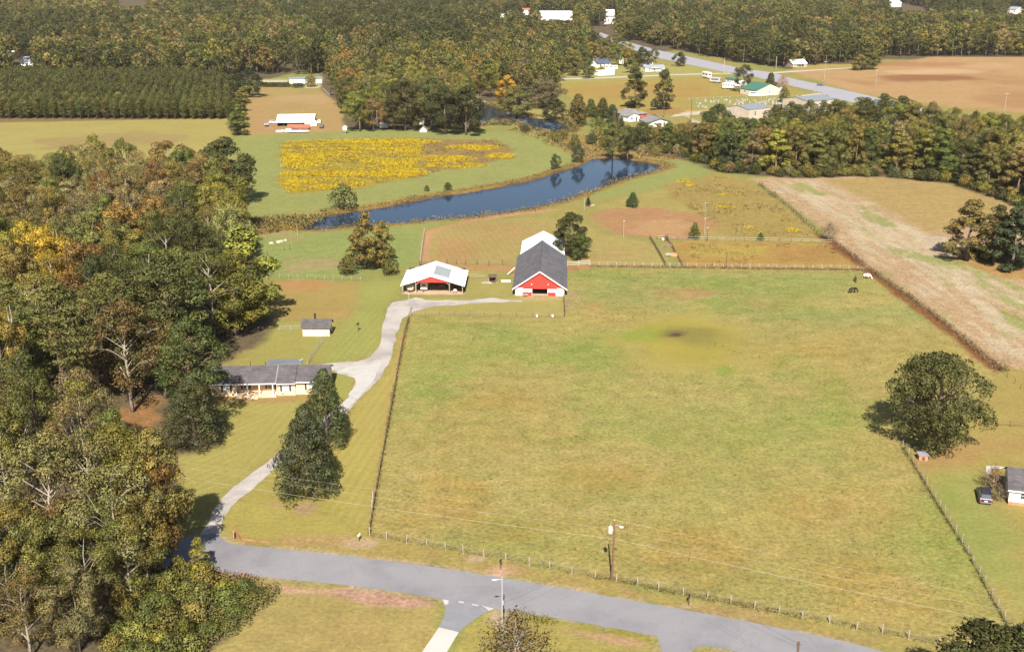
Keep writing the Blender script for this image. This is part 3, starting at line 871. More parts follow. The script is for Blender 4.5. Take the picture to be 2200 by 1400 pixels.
# mown stripes
spp = N(nt, 'ShaderNodeSeparateXYZ'); nt.links.new(pos, spp.inputs[0])
sps = N(nt, 'ShaderNodeSeparateXYZ'); nt.links.new(sa.outputs['Vector'], sps.inputs[0])
ph = mathn(nt, 'ADD', mathn(nt, 'MULTIPLY', spp.outputs[0], sps.outputs[0]), mathn(nt, 'MULTIPLY', spp.outputs[1], sps.outputs[1]))
ph = mathn(nt, 'ADD', ph, maprange(nt, nA, 0, 1, -1.2, 1.2))
st = mathn(nt, 'MULTIPLY', mathn(nt, 'SINE', ph), mathn(nt, 'MULTIPLY', sps.outputs[2], maprange(nt, nB, 0.3, 0.7, 0.4, 1.3)))
v = mathn(nt, 'ADD', v, st)
c = mixc(nt, 1.0, ca.outputs['Color'], v, 'MULTIPLY')
# straw and green tufts
hue = N(nt, 'ShaderNodeMapRange'); hue.inputs[1].default_value = 0.52; hue.inputs[2].default_value = 0.72
nt.links.new(noise(nt, pos, 0.8, 4, 0.65), hue.inputs[0])
c = mixc(nt, mathn(nt, 'MULTIPLY', hue.outputs[0], mathn(nt, 'MULTIPLY', rg, 0.9)), c, mixc(nt, 1.0, c, (1.28, 1.1, 1.0), 'MULTIPLY'))
h2 = N(nt, 'ShaderNodeMapRange'); h2.inputs[1].default_value = 0.54; h2.inputs[2].default_value = 0.72
nt.links.new(noise(nt, pos, 0.21, 4, 0.65), h2.inputs[0])
c = mixc(nt, mathn(nt, 'MULTIPLY', h2.outputs[0], mathn(nt, 'MULTIPLY', rg, 0.8)), c, mixc(nt, 1.0, c, (0.80, 0.94, 0.78), 'MULTIPLY'))
nt.links.new(c, b.inputs['Base Color'])
b.inputs['Roughness'].default_value = 0.95; b.inputs['Specular IOR Level'].default_value = 0.05
bp = N(nt, 'ShaderNodeBump'); bp.inputs['Strength'].default_value = 0.55; bp.inputs['Distance'].default_value = 0.22
nt.links.new(mathn(nt, 'ADD', nC, mathn(nt, 'MULTIPLY', nD, 0.5)), bp.inputs['Height'])
nt.links.new(bp.outputs[0], b.inputs['Normal'])

gm = grid_mesh('ground', np.stack([gxv, gyv, gz], 1), gf, mg)
at = gm.attributes.new('cover', 'FLOAT_COLOR', 'POINT')
at.data.foreach_set('color', np.concatenate([cover, np.ones((len(cover), 1))], 1).astype(np.float32).ravel())
at = gm.attributes.new('rough', 'FLOAT', 'POINT'); at.data.foreach_set('value', rough.astype(np.float32))
at = gm.attributes.new('stripe', 'FLOAT_VECTOR', 'POINT'); at.data.foreach_set('vector', stripe.astype(np.float32).ravel())
gm.polygons.foreach_set('use_smooth', np.ones(len(gm.polygons), bool))
ground = link('ground', gm)
tag(ground, 'mown and grazed grass, bare earth and leaf litter of the farm land', 'ground', kind='structure')


# ------------------------------------------------------------------ sheets: roads, drives, water
def sheet(name, pts, mat, z, label, cat, jit=0.12, step=1.2, seed=1, world=False, kind='structure', jscale=1.1):
    w = np.array(pts) if world else PP(pts)
    out = []
    n = len(w)
    for k in range(n):
        a, b_ = w[k], w[(k + 1) % n]
        L = np.linalg.norm(b_ - a); m = max(1, min(120, int(L / step)))
        nn = np.array([-(b_ - a)[1], (b_ - a)[0]]) / (L + 1e-9)
        for q in range(m):
            p = a + (b_ - a) * q / m
            o = (vnoise(np.array([p[0]]), np.array([p[1]]), jscale, seed, 3)[0] - 0.5) * 2 * jit
            out.append((p[0] + nn[0] * o, p[1] + nn[1] * o, z))
    me = bpy.data.meshes.new(name)
    me.from_pydata(out, [], [tuple(range(len(out)))])
    bm = bmesh.new(); bm.from_mesh(me)
    bm.faces.ensure_lookup_table()
    bmesh.ops.triangulate(bm, faces=bm.faces, ngon_method='EAR_CLIP')
    for f in bm.faces:
        if f.normal.z < 0: f.normal_flip()
    bm.to_mesh(me); bm.free()
    o = link(name, me, None, mat)
    tag(o, label, cat, kind=kind)
    return o


def paving(name, col, n1=0.5, n2=3.0, var=0.10, tint=None, tintscale=0.25, tintthr=(0.5, 0.6), crack=0.0):
    if name in MATS: return MATS[name]
    m, nt, b = new_mat(name)
    geo = N(nt, 'ShaderNodeNewGeometry'); pos = geo.outputs['Position']
    v = mathn(nt, 'ADD', maprange(nt, noise(nt, pos, n1, 4), 0.25, 0.75, 1 - var, 1 + var), maprange(nt, noise(nt, pos, n2, 3, 0.7), 0.25, 0.75, -var, var))
    c = mixc(nt, 1.0, col, v, 'MULTIPLY')
    if tint is not None:
        c = mixc(nt, maprange(nt, noise(nt, pos, tintscale, 5, 0.65), tintthr[0], tintthr[1], 0, 1), c, tint)
    if crack:
        vo = N(nt, 'ShaderNodeTexVoronoi', feature='DISTANCE_TO_EDGE'); vo.inputs['Scale'].default_value = 0.16
        wv = N(nt, 'ShaderNodeVectorMath', operation='ADD'); nz = N(nt, 'ShaderNodeTexNoise'); nz.inputs['Scale'].default_value = 0.8
        sc3 = N(nt, 'ShaderNodeVectorMath', operation='SCALE'); sc3.inputs['Scale'].default_value = 3.0
        nt.links.new(pos, nz.inputs['Vector']); nt.links.new(nz.outputs['Color'], sc3.inputs[0]); nt.links.new(pos, wv.inputs[0]); nt.links.new(sc3.outputs[0], wv.inputs[1])
        nt.links.new(wv.outputs[0], vo.inputs['Vector'])
        c = mixc(nt, maprange(nt, vo.outputs['Distance'], 0.0, 0.02, crack, 0.0), c, (0.03, 0.03, 0.032))
    nt.links.new(c, b.inputs['Base Color'])
    b.inputs['Roughness'].default_value = 0.9; b.inputs['Specular IOR Level'].default_value = 0.15
    bp = N(nt, 'ShaderNodeBump'); bp.inputs['Strength'].default_value = 0.3; bp.inputs['Distance'].default_value = 0.03
    nt.links.new(noise(nt, pos, 6, 2), bp.inputs['Height']); nt.links.new(bp.outputs[0], b.inputs['Normal'])
    MATS[name] = m
    return m


M_ASPH = paving('aged_asphalt', alb(178, 173, 174), 0.25, 4, 0.06, alb(157, 152, 154), 0.09, (0.48, 0.7), crack=0.13)
M_ASPH2 = paving('side_asphalt', alb(168, 165, 169), 0.4, 4, 0.05, alb(184, 180, 181), 0.3, (0.5, 0.7))
M_GRAV = paving('gravel', alb(224, 212, 200), 0.3, 2.2, 0.10, alb(196, 184, 175), 0.14, (0.45, 0.62))
M_GRAV2 = paving('pale_gravel', alb(232, 224, 214), 0.3, 2.2, 0.08, alb(196, 182, 166), 0.25, (0.52, 0.7))
M_CONC = paving('concrete', alb(240, 234, 222), 0.3, 3, 0.05)
M_HWY = paving('highway', alb(196, 192, 196), 0.1, 1, 0.05)
M_DIRT = paving('dirt_track', alb(228, 212, 186), 0.2, 1.5, 0.08)

sheet('road', ROAD, M_ASPH, 0.03, 'grey asphalt two lane road crossing the bottom of the scene', 'road', 0.14)
sheet('side_road', [(947, 1286.5), (1000, 1295), (1062, 1307.5), (1034, 1320), (1010, 1336), (986, 1357), (943, 1347), (953, 1325), (957, 1305)], M_ASPH2, 0.036, 'short asphalt apron leaving the road on its near side', 'road', 0.1)
sheet('concrete_drive', [(943, 1347), (986, 1357), (945, 1425), (890, 1425)], M_CONC, 0.034, 'white concrete drive below the asphalt apron', 'driveway', 0.03)
for k, e in enumerate(([(985, 1291), (997, 1292), (996, 1295), (986, 1294)], [(1013, 1296), (1028, 1299), (1027, 1302), (1015, 1299.5)], [(1034, 1300), (1062, 1307), (1050, 1312), (1044, 1306)], [(951, 1287), (964, 1289), (963, 1297), (956, 1299)])):
    sheet('gravel_patch', e, M_GRAV2, 0.042, ['small pale patch on the apron edge nearest its middle', 'long pale patch on the apron edge', 'pale gravel tip at the right corner of the apron', 'pale gravel corner at the left of the apron'][k], 'patch', 0.05, 0.3, k)
DRIVE = [(430, 1149), (455, 1100), (478, 1068), (501, 1045), (545, 1012), (578, 991), (610, 965), (650, 930), (700, 893), (730, 869), (750, 851), (760, 830), (763, 817), (754, 806), (734, 798), (712, 795), (706, 803), (690, 800), (690, 783), (716, 779), (748, 776), (768, 776),
         (796, 766), (810, 752), (816, 742), (820, 711), (828.6, 680.5), (833, 660), (844, 650), (871, 644.5), (892, 639), (905, 641), (912, 645), (953, 645), (1008, 645), (1040, 642), (1056, 639.5), (1075, 642), (1100, 645), (1120, 645), (1120, 647.5),
         (1090, 649), (1043, 650.5), (1010, 652), (974, 656.5), (940, 657), (912, 662), (890, 670), (878, 677), (866, 684), (859, 692), (854, 711), (844, 749), (836, 775), (827, 794), (810, 818), (775, 855), (744, 884), (690, 925), (640, 968), (586, 1011), (548, 1045), (520, 1067), (498, 1088), (484, 1110), (473, 1150), (458, 1152)]
sheet('driveway', DRIVE, M_GRAV, 0.024, 'pale gravel drive winding from the road past the house to the barns', 'driveway', 0.5, 0.9, 4, jscale=2.6)
sheet('gravel_turning', [(720, 800), (745, 788), (790, 784), (818, 778), (808, 806), (774, 850), (742, 880), (712, 905), (690, 915), (712, 890), (748, 854), (764, 828), (762, 812)], M_GRAV2, 0.03, 'whiter gravel where the drive turns beside the house', 'driveway', 0.5, 0.9, 9, jscale=2.6)
HWY = [(1290, 70), (1340, 88), (1372, 97), (1418, 109), (1451, 116), (1520, 131), (1585, 145.5), (1662, 156.5), (1702, 169), (1775, 185), (1851, 202), (1960, 228), (2060, 252), (2020, 262), (1880, 232), (1782, 209), (1764, 199), (1673, 179), (1625, 166), (1582, 160), (1487, 140.5), (1418, 125.5), (1362, 108), (1330, 95), (1285, 76)]
sheet('highway', HWY, M_HWY, 0.03, 'wide pale grey highway running through the far woods', 'road', 0.2, 6)
M_TAR = paving('highway_marks', (0.5, 0.5, 0.48), 0.1, 1, 0.05)
sheet('farm_lane', [(1190, 169), (1310, 165.5), (1440, 160), (1540, 157), (1580, 157), (1582, 159), (1540, 159.5), (1440, 162.5), (1310, 168.5), (1190, 172)], M_DIRT, 0.03, 'thin white lane past the far cottages to the highway', 'lane', 0.2, 4)
sheet('farm_lane', [(1650, 156), (1700, 152.5), (1790, 147.5), (1830, 145.5), (1830, 147), (1790, 149.5), (1702, 155.5), (1655, 159)], M_DIRT, 0.034, 'short white lane to the farmhouse across the highway', 'lane', 0.2, 4)
sheet('farm_lane', [(1450, 246), (1500, 241), (1590, 236), (1600, 238), (1520, 243.5), (1470, 248.5), (1440, 252)], M_DIRT, 0.03, 'pale track behind the grey roofed carport house', 'lane', 0.3, 3)
sheet('farm_lane', [(1720, 205), (1760, 200), (1782, 206), (1760, 204), (1722, 208)], M_DIRT, 0.03, 'pale loop beside the highway at the graveyard', 'lane', 0.3, 3)

mw, nt, b = new_mat('pond_water')
geo = N(nt, 'ShaderNodeNewGeometry')
b.inputs['Base Color'].default_value = (0.010, 0.020, 0.040, 1)
b.inputs['Roughness'].default_value = 0.03
b.inputs['IOR'].default_value = 1.30
b.inputs['Specular Tint'].default_value = (0.32, 0.52, 1.0, 1)
bp = N(nt, 'ShaderNodeBump'); bp.inputs['Strength'].default_value = 0.15; bp.inputs['Distance'].default_value = 0.05
mp = N(nt, 'ShaderNodeMapping'); mp.inputs['Scale'].default_value = (1.0, 2.2, 1); nt.links.new(geo.outputs['Position'], mp.inputs[0])
nt.links.new(noise(nt, mp.outputs[0], 1.2, 3, 0.6), bp.inputs['Height']); nt.links.new(bp.outputs[0], b.inputs['Normal'])


sheet('pond_water', grow(WPOND, 2.6), mw, -0.45, 'long narrow blue farm pond behind the barns', 'pond', 0.0, 50, world=True)
sheet('creek_water', grow(WPOND2, 2.6), mw, -0.45, 'dark small pond under the trees beyond the meadow', 'pond', 0.0, 50, world=True)
# ------------------------------------------------------------------ building materials
M_SHIN = shingle('roof_shingles', (0.072, 0.066, 0.070))
M_SHIN2 = shingle('barn_shingles', (0.085, 0.081, 0.090))
M_BRICK = plain('cream_brick', (0.62, 0.44, 0.28), 0.85, 0.06, 4.0, 0.2)
M_PORCH = plain('porch_concrete', (0.60, 0.44, 0.29), 0.8, 0.08, 3.0, 0.2)
M_WHITE = plain('white_paint', (0.62, 0.60, 0.565), 0.55, 0.06, 2.0)
M_WMET = ribbed('white_metal_roof', (0.78, 0.79, 0.80), 1, 0.9)
M_WMETX = ribbed('white_metal_sheet', (0.78, 0.78, 0.77), 0, 0.9)
M_GMETX = ribbed('grey_metal_roof', (0.15, 0.165, 0.19), 0, 0.9, 0.7)
M_RED = ribbed('red_boards', (0.52, 0.035, 0.025), 0, 0.3, 0.6, 0.06)
M_REDP = plain('red_paint', (0.50, 0.03, 0.022), 0.5, 0.1, 2.0)
M_BLOCK = plain('white_block', (0.66, 0.58, 0.48), 0.85, 0.08, 2.5)
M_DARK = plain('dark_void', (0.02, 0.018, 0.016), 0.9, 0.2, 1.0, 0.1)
M_GLASS = plain('window_glass', (0.06, 0.07, 0.08), 0.08, 0.1, 1.0, 0.6)
M_PALEGL = plain('window_blind', (0.5, 0.5, 0.48), 0.4, 0.06, 1.0, 0.4)
M_SHUT = plain('dark_shutter', (0.035, 0.03, 0.032), 0.6, 0.1, 3.0)
M_WOOD = plain('weathered_wood', (0.30, 0.25, 0.20), 0.9, 0.25, 3.0, 0.1)
M_WOODD = plain('dark_wood', (0.10, 0.065, 0.045), 0.9, 0.25, 3.0, 0.1)
M_POST = plain('grey_post', (0.26, 0.23, 0.20), 0.9, 0.2, 4.0, 0.1)
M_POSTW = plain('white_post', (0.34, 0.31, 0.27), 0.8, 0.1, 4.0, 0.1)
M_WIRE = plain('fence_wire', (0.16, 0.13, 0.11), 0.6, 0.1, 4.0)
M_CABLE = plain('line_cable', (0.34, 0.32, 0.29), 0.5, 0.05, 4.0)
M_CABLED = plain('dark_cable', (0.05, 0.045, 0.04), 0.5, 0.05, 4.0)
M_GALV = plain('galvanised', (0.42, 0.43, 0.45), 0.4, 0.08, 4.0, 0.5, 0.4)
M_CREAM = plain('cream_siding', (0.46, 0.41, 0.32), 0.7, 0.05, 2.0)
M_DIRTF = plain('dirt_floor', (0.34, 0.24, 0.16), 0.95, 0.15, 1.5, 0.05)
M_BLACK = plain('black_rubber', (0.018, 0.018, 0.02), 0.8, 0.1, 5.0)
M_RBRICK = plain('red_brick', (0.42, 0.17, 0.10), 0.9, 0.15, 5.0, 0.1)
M_BLUEG = plain('blue_grey_metal', (0.20, 0.21, 0.24), 0.75, 0.1, 1.5)
M_GREENR = ribbed('green_metal_roof', (0.038, 0.115, 0.085), 0, 0.6, 0.7)
M_NAVY = shingle('navy_shingles', (0.055, 0.065, 0.095))
M_GREYSH = shingle('grey_shingles', (0.15, 0.146, 0.146))


def frame_of(pxa, pxb):
    """origin and turn of a front wall from two picture points on its foot"""
    a, b_ = PV(*pxa), PV(*pxb)
    return a, math.atan2(b_.y - a.y, b_.x - a.x), (b_ - a).length


def slab(mb, p0, p1, a0, a1, th, axis='y'):
    """a sloped roof slab: the line p0-p1 in (u, z), thickness th downward, from a0 to a1"""
    mb.prism([p0, p1, (p1[0], p1[1] - th), (p0[0], p0[1] - th)], a0, a1, axis)


def window(parent, x, y, z, w, h, mat=None, face='front', shut=False, name='window'):
    """sash window set 6 cm proud of a wall: frame, its pane and a meeting rail"""
    f = MB(); t = 0.07
    def bx(x0, x1, z0, z1, d0, d1, m=f):
        if face == 'front': m.box(x0, x1, y - d1, y - d0, z0, z1)
        else: m.box(y + d0, y + d1, x0, x1, z0, z1)
    bx(x - w / 2 - t, x - w / 2, z - t, z + h + t, 0, 0.06); bx(x + w / 2, x + w / 2 + t, z - t, z + h + t, 0, 0.06)
    bx(x - w / 2, x + w / 2, z + h, z + h + t, 0, 0.06); bx(x - w / 2, x + w / 2, z - t, z, 0, 0.06)
    bx(x - w / 2, x + w / 2, z + h * 0.48, z + h * 0.52, 0.03, 0.06)
    fo = f.build(name, M_WHITE, parent)
    p = MB(); bx(x - w / 2, x + w / 2, z, z + h, 0.004, 0.028, p); p.build('pane', mat or M_GLASS, fo)
    if shut:
        for s_ in (-1, 1):
            q = MB(); xc = x + s_ * (w / 2 + t + 0.19)
            bx(xc - 0.18, xc + 0.18, z - t, z + h + t, 0.003, 0.05, q); q.build('shutter', M_SHUT, parent)
    return fo


# ------------------------------------------------------------------ the ranch house
def ranch_house():
    o, rz, _ = frame_of((453.5, 852), (656, 848))
    t = thing('ranch_house', 'long low cream brick house with dark shingle roof, shutters and front porch', 'house', o, rz)
    D = 8.6; we = 2.72; rh = 4.55
    mb = MB()
    mb.box(0, 4.8, 0, D, 0, we); mb.box(4.8, 12.6, 1.7, D - 0.003, 0, we - 0.003); mb.box(12.6, 16.1, -0.1, D, 0, we); mb.box(16.1, 22.3, 0.35, D - 0.003, 0, we - 0.003)
    mb.prism([(0.0, we), (D, we), (D / 2, rh - 0.16)], 0.05, 0.2, 'x'); mb.prism([(0.3, we), (D, we), (D / 2, rh - 0.16)], 22.1, 22.25, 'x')
    mb.build('wall', M_BRICK, t)
    for q in (1.6, 4.0, 13.5): MB().box(q, q + 0.4, -0.13, 0.0 if q < 5 else -0.105, 0.25, 0.42).build('crawl_vent', M_SHUT, t)
    for x0, x1, dz, f0 in ((-0.5, 3.9, 0.0, -0.55), (3.9, 12.45, 0.012, -0.55), (12.62, 16.2, 0.05, -0.72), (16.26, 22.75, -0.04, -0.3)):
        r = MB()
        slope = (rh - we) / (D / 2)
        slab(r, (f0, we + 0.1 + dz - abs(f0) * slope + 0.12), (D / 2, rh + dz + 0.12), x0, x1, 0.15, 'x')
        slab(r, (D + 0.5, we + 0.1 + dz - 0.5 * slope + 0.12), (D / 2, rh + dz + 0.1195), x0, x1, 0.15, 'x')
        ro = r.build('roof', M_SHIN, t)
        fb = MB(); zz = we + 0.1 + dz - abs(f0) * slope + 0.12
        fb.box(x0, x1, f0 - 0.06, f0 - 0.004, zz - 0.2, zz - 0.01); fb.build('fascia', M_WHITE, ro)
    fr = MB(); fr.prism([(-0.6, we + 0.05), (D / 2, rh + 0.10), (D / 2, rh + 0.19), (-0.6, we + 0.14)], 12.46, 12.60, 'x'); fr.build('rake_flashing', M_BLUEG, t)
    s_ = MB(); s_.box(4.75, 12.55, -1.0, 1.7, 0, 0.38); s_.build('porch_floor', M_PORCH, t)
    st = MB(); st.box(7.2, 9.1, -1.35, -1.0, 0, 0.25); st.box(7.2, 9.1, -1.7, -1.35, 0, 0.12); st.build('porch_steps', M_PORCH, t)
    for q in (4.95, 7.1, 9.35, 11.9):
        p = MB(); p.box(q - 0.09, q + 0.09, -0.5, -0.32, 0.38, we - 0.12); p.build('porch_post', M_WHITE, t)
    bm = MB(); bm.box(4.8, 12.58, -0.52, -0.30, we - 0.12, we + 0.02); bm.build('porch_beam', M_WHITE, t)
    window(t, 3.05, 0, 0.95, 1.15, 1.25, M_PALEGL, shut=True)
    window(t, 6.45, 1.7, 0.85, 1.0, 1.4, None, shut=True)
    window(t, 11.2, 1.7, 0.85, 1.25, 1.4, None, shut=True)
    window(t, 14.3, -0.1, 0.95, 1.2, 1.25, M_PALEGL, shut=True)
    window(t, 18.9, 0.35, 0.95, 1.1, 1.2, M_PALEGL, shut=True)
    d = MB(); d.box(8.0, 8.95, 1.6, 1.69, 0.4, 2.4); do = d.build('front_door', plain('door_paint', (0.55, 0.36, 0.2), 0.5), t)
    k = MB(); k.box(8.82, 8.88, 1.54, 1.6, 1.3, 1.42); k.build('handle', M_GALV, do)
    wr = MB(); n = 14
    wr.tube([(8.48 + 0.24 * math.cos(2 * math.pi * i / n), 1.56, 2.0 + 0.24 * math.sin(2 * math.pi * i / n)) for i in range(n + 1)], 0.06, 5, False)
    wr.build('wreath', plain('wreath_green', (0.03, 0.06, 0.02)), do)
    for q, hh in ((6.9, 0.35), (9.8, 0.3)):
        p = MB(); p.tube([(q, 5.6, 4.2), (q, 5.6, 4.75 + hh)], 0.06, 6); p.build('vent_pipe', M_BLACK, t)
    p = MB(); p.tube([(16.9, 4.6, 4.5), (16.9, 4.6, 5.6)], 0.035, 6); p.tube([(16.5, 4.6, 5.5), (17.3, 4.6, 5.75)], 0.03, 5)
    for i in range(4): p.tube([(16.6 + i * 0.2, 4.3, 5.53 + i * 0.06), (16.6 + i * 0.2, 4.9, 5.53 + i * 0.06)], 0.02, 4)
    p.build('antenna', M_GALV, t)
    pr = MB(); pr.prism([(D - 0.05, 3.35), (D + 4.6, 2.75), (D + 4.6, 2.67), (D - 0.05, 3.27)], 9.3, 16.2, 'x'); pr.build('patio_roof', plain('patio_metal', (0.13, 0.14, 0.165), 0.9, 0.1, 1.5, 0.1), t)
    for q in (9.6, 12.7, 15.9):
        p = MB(); p.box(q - 0.06, q + 0.06, D + 4.3, D + 4.42, 0, 2.7); p.build('patio_post', M_WHITE, t)
    window(t, 3.0, 22.3, 1.0, 1.0, 1.1, None, face='side')
    return t


ranch_house()


# ------------------------------------------------------------------ barn
def barn():
    o = PV(1107, 634.6); b_ = PV(1212, 636.8)
    # the long axis, from the ridge and eave lines
    rz = math.atan2(b_.y - o.y, b_.x - o.x)
    W = (b_ - o).length
    axis = R(-2.6)
    t = thing('barn', 'long barn with dark shingle roof, bright red gable and white block front', 'barn', o, axis)
    L = 31.0; hw = W / 2; we = 2.05; rh = 6.1; ov = 0.75
    mb = MB()
    mb.box(0, 0.25, 0, L, 0, we).box(0.25, 2.0, 0, 0.22, 0, we).build('left_wall', M_BLOCK, t)
    MB().box(W - 0.25, W, 0, L, 0, we).box(W - 2.0, W - 0.25, 0, 0.22, 0, we).build('right_wall', M_BLOCK, t)
    bk = MB(); bk.box(0.25, W - 0.25, L - 0.2, L, 0, we); bk.build('back_wall', M_WOODD, t)
    g = MB(); g.prism([(0.1, we - 0.02), (W - 0.1, we - 0.02), (hw, rh - 0.12)], -0.03, 0.12, 'y'); g.box(2.0, W - 2.0, 0.0, 0.12, we - 0.28, we - 0.02)
    gb = g.build('gable', M_RED, t)
    g2 = MB(); g2.prism([(0.1, we), (W - 0.1, we), (hw, rh - 0.12)], L - 0.2, L - 0.05, 'y'); g2.build('gable', M_RED, t)
    f = MB(); f.box(0.3, W - 0.3, 0.25, L - 0.25, 0.0, 0.02); f.build('earth_floor', M_DIRTF, t)
    sl = (rh - we) / hw
    for sgn in (-1, 1):
        r = MB()
        e = hw + sgn * (hw + ov)
        slab(r, (e, we - ov * sl + 0.32), (hw + sgn * 0.002, rh + 0.32), -0.6, L + 0.3, 0.16)
        ro = r.build('roof', M_SHIN2, t)
        q = MB(); slab(q, (e, we - ov * sl + 0.34), (hw + sgn * 0.002, rh + 0.34), -0.68, -0.604, 0.34); q.build('bargeboard', M_WHITE, ro)
    rc = MB(); rc.prism([(hw - 0.14, rh + 0.26), (hw, rh + 0.38), (hw + 0.14, rh + 0.26)], -0.6, L + 0.3); rc.build('ridge_cap', M_SHIN, t)
    ow = 3.75; x0 = hw - ow / 2 + 0.05
    for side in (0, 1):
        a = x0 - 2.15 if side == 0 else x0 + ow
        d = MB(); d.box(a, a + 2.1, -0.12, -0.035, 0.05, we - 0.25); do = d.build('sliding_door', M_WHITE, t)
        p = MB(); p.box(a + 0.06, a + 2.04, -0.16, -0.123, 0.08, 0.92); p.build('lower_panel', M_REDP, do)
        h = MB(); h.box(a + (1.85 if side == 0 else 0.15), a + (1.95 if side == 0 else 0.25), -0.2, -0.16, 0.95, 1.2); h.build('handle', M_GALV, do)
    tr = MB(); tr.box(x0 - 2.4, x0 + ow + 2.4, -0.16, -0.035, we - 0.24, we - 0.12); tr.build('door_track', M_REDP, t)
    for q in (hw - 2.0, hw + 2.1):
        p = MB(); p.box(q - 0.12, q + 0.12, -0.30, -0.03, 3.0, 3.08); p.tube([(q, -0.15, 3.0), (q, -0.28, 2.85)], [0.05, 0.13], 8); p.build('yard_lamp', M_WHITE, t)
    # stalls seen through the door
    for q in (3.4, W - 3.6):
        p = MB(); p.box(q, q + 0.1, 1.0, L - 1, 0.02, 1.5); p.build('stall_partition', M_WOODD, t)
    # white metal lean-on roof beyond
    w2 = MB(); rr = rh - 0.9; L2 = 16.6
    for sgn in (-1, 1):
        slab(w2, (hw + sgn * (hw - 0.0), we + 0.12), (hw + sgn * 0.001, rr), L + 0.32, L + L2, 0.1)
    w2.build('rear_roof', M_WMET, t)
    rb = MB()
    for k in range(5):
        y = L + 2.2 + k * 3.3
        for sgn in (-1, 1):
            rb.prism([(hw + sgn * hw * 0.99, we + 0.16), (hw + sgn * 0.02, rr + 0.02), (hw + sgn * 0.02, rr + 0.05), (hw + sgn * hw * 0.99, we + 0.19)], y, y + 0.16)
    rb.build('sheet_seam', M_GALV, t)
    for k in range(4):
        y = L + 5.0 + k * 3.0; s0, s1 = 0.03, 0.32
        for sgn in (-1, 1):
            za, zb = rr + 0.03 - (rr - we - 0.12) * s0, rr + 0.03 - (rr - we - 0.12) * s1
            MB().prism([(hw + sgn * hw * s0, za), (hw + sgn * hw * s1, zb), (hw + sgn * hw * s1, zb + 0.03), (hw + sgn * hw * s0, za + 0.03)], y, y + 0.55).build('skylight', M_BLUEG, t)
    for k in range(5):
        for xx in (0.2, W - 0.35): MB().box(xx, xx + 0.15, L + 0.8 + k * 3.8, L + 0.95 + k * 3.8, 0, we + 0.1).build('shed_post', M_WOOD, t)
    return t, o, axis, W


BT, BO, BAX, BW = barn()


def local(o, rz, x, y, z=0.0):
    c, s_ = math.cos(rz), math.sin(rz)
    return (o[0] + x * c - y * s_, o[1] + x * s_ + y * c, z)


t = thing('bench', 'low red bench against the left barn door', 'bench', local(BO, BAX, 2.5, -0.75), BAX)
MB().box(-0.75, 0.75, -0.2, 0.2, 0.42, 0.48).build('seat', plain('bench_pale', (0.62, 0.42, 0.36)), t)
MB().box(-0.75, 0.75, 0.2, 0.25, 0.5, 0.9).build('backrest', M_REDP, t)
for q in (-0.65, 0.65): MB().box(q - 0.05, q + 0.05, -0.18, 0.2, 0, 0.42).build('leg', M_REDP, t)


# ------------------------------------------------------------------ open pole shed with trailers
def pole_shed():
    o, rz, W = frame_of((865, 631), (994.6, 632))
    t = thing('pole_shed', 'open white metal pole shed with small red gable beside the barn', 'shed', o, R(-1.5))
    D = 14.0; hw = W / 2 - 0.4; ez = 2.3; rz_ = 4.7
    xi0, xi1 = 3.35, 11.7; zi = 3.35
    for sgn, xe, xi in ((-1, -0.5, xi0), (1, W + 0.5, xi1)):
        r = MB()
        slab(r, (xe, ez - 0.12), (xi, zi), -0.5, D + 0.3, 0.08); slab(r, (xi, zi), (hw + sgn * 0.001, rz_), -0.5, D + 0.3, 0.08)
        r.build('roof', M_WMET, t)
    sk = MB(); f0, f1 = 0.06, 0.95
    za = rz_ - (rz_ - zi) * f0 + 0.03; zb = rz_ - (rz_ - zi) * f1 + 0.03
    sk.prism([(hw + (xi1 - hw) * f0 + 0.2, za), (hw + (xi1 - hw) * f1, zb), (hw + (xi1 - hw) * f1, zb + 0.03), (hw + (xi1 - hw) * f0 + 0.2, za + 0.03)], 2.2, 10.5)
    sk.build('skylight', plain('grey_fibreglass', (0.22, 0.24, 0.25), 0.85, 0.1, 1.0, 0.1), t)
    g = MB(); g.prism([(xi0, zi - 0.35), (xi1, zi - 0.35), (xi1, zi - 0.08), (hw, rz_ - 0.1), (xi0, zi - 0.08)], -0.1, 0.0); g.build('gable_panel', M_RED, t)
    for q in (0.1, xi0, xi1, W - 0.1):
        for k, y in enumerate((0, 4.7, 9.4, 13.8)):
            h = (ez + 0.05) if q in (0.1, W - 0.1) else zi - 0.1
            MB().box(q - 0.09, q + 0.09, y - 0.09, y + 0.09, 0, h).build('post', M_WOOD, t)
    for q, s_ in ((xi0, 1), (xi1, -1)):
        br = MB(); br.tube([(q, -0.02, 2.3), (q + s_ * 0.9, -0.02, 3.1)], 0.07, 4); br.build('brace', M_WOOD, t)
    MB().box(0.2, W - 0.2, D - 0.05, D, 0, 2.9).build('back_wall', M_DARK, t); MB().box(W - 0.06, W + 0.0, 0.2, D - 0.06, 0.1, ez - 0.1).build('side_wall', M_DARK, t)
    MB().box(0.2, W - 0.2, 0.0, D - 0.1, 0.0, 0.03).build('earth_floor', M_DIRTF, t)
    return o, R(-1.5)


SO, SAX = pole_shed()


def ball(n, m):
    v, f = [], []
    for i in range(m + 1):
        a = math.pi * i / m
        for j in range(n):
            q = 2 * math.pi * j / n
            v.append((math.sin(a) * math.cos(q), math.sin(a) * math.sin(q), math.cos(a)))
    for i in range(m):
        for j in range(n):
            f.append((i * n + j, (i + 1) * n + j, (i + 1) * n + (j + 1) % n, i * n + (j + 1) % n))
    return v, f


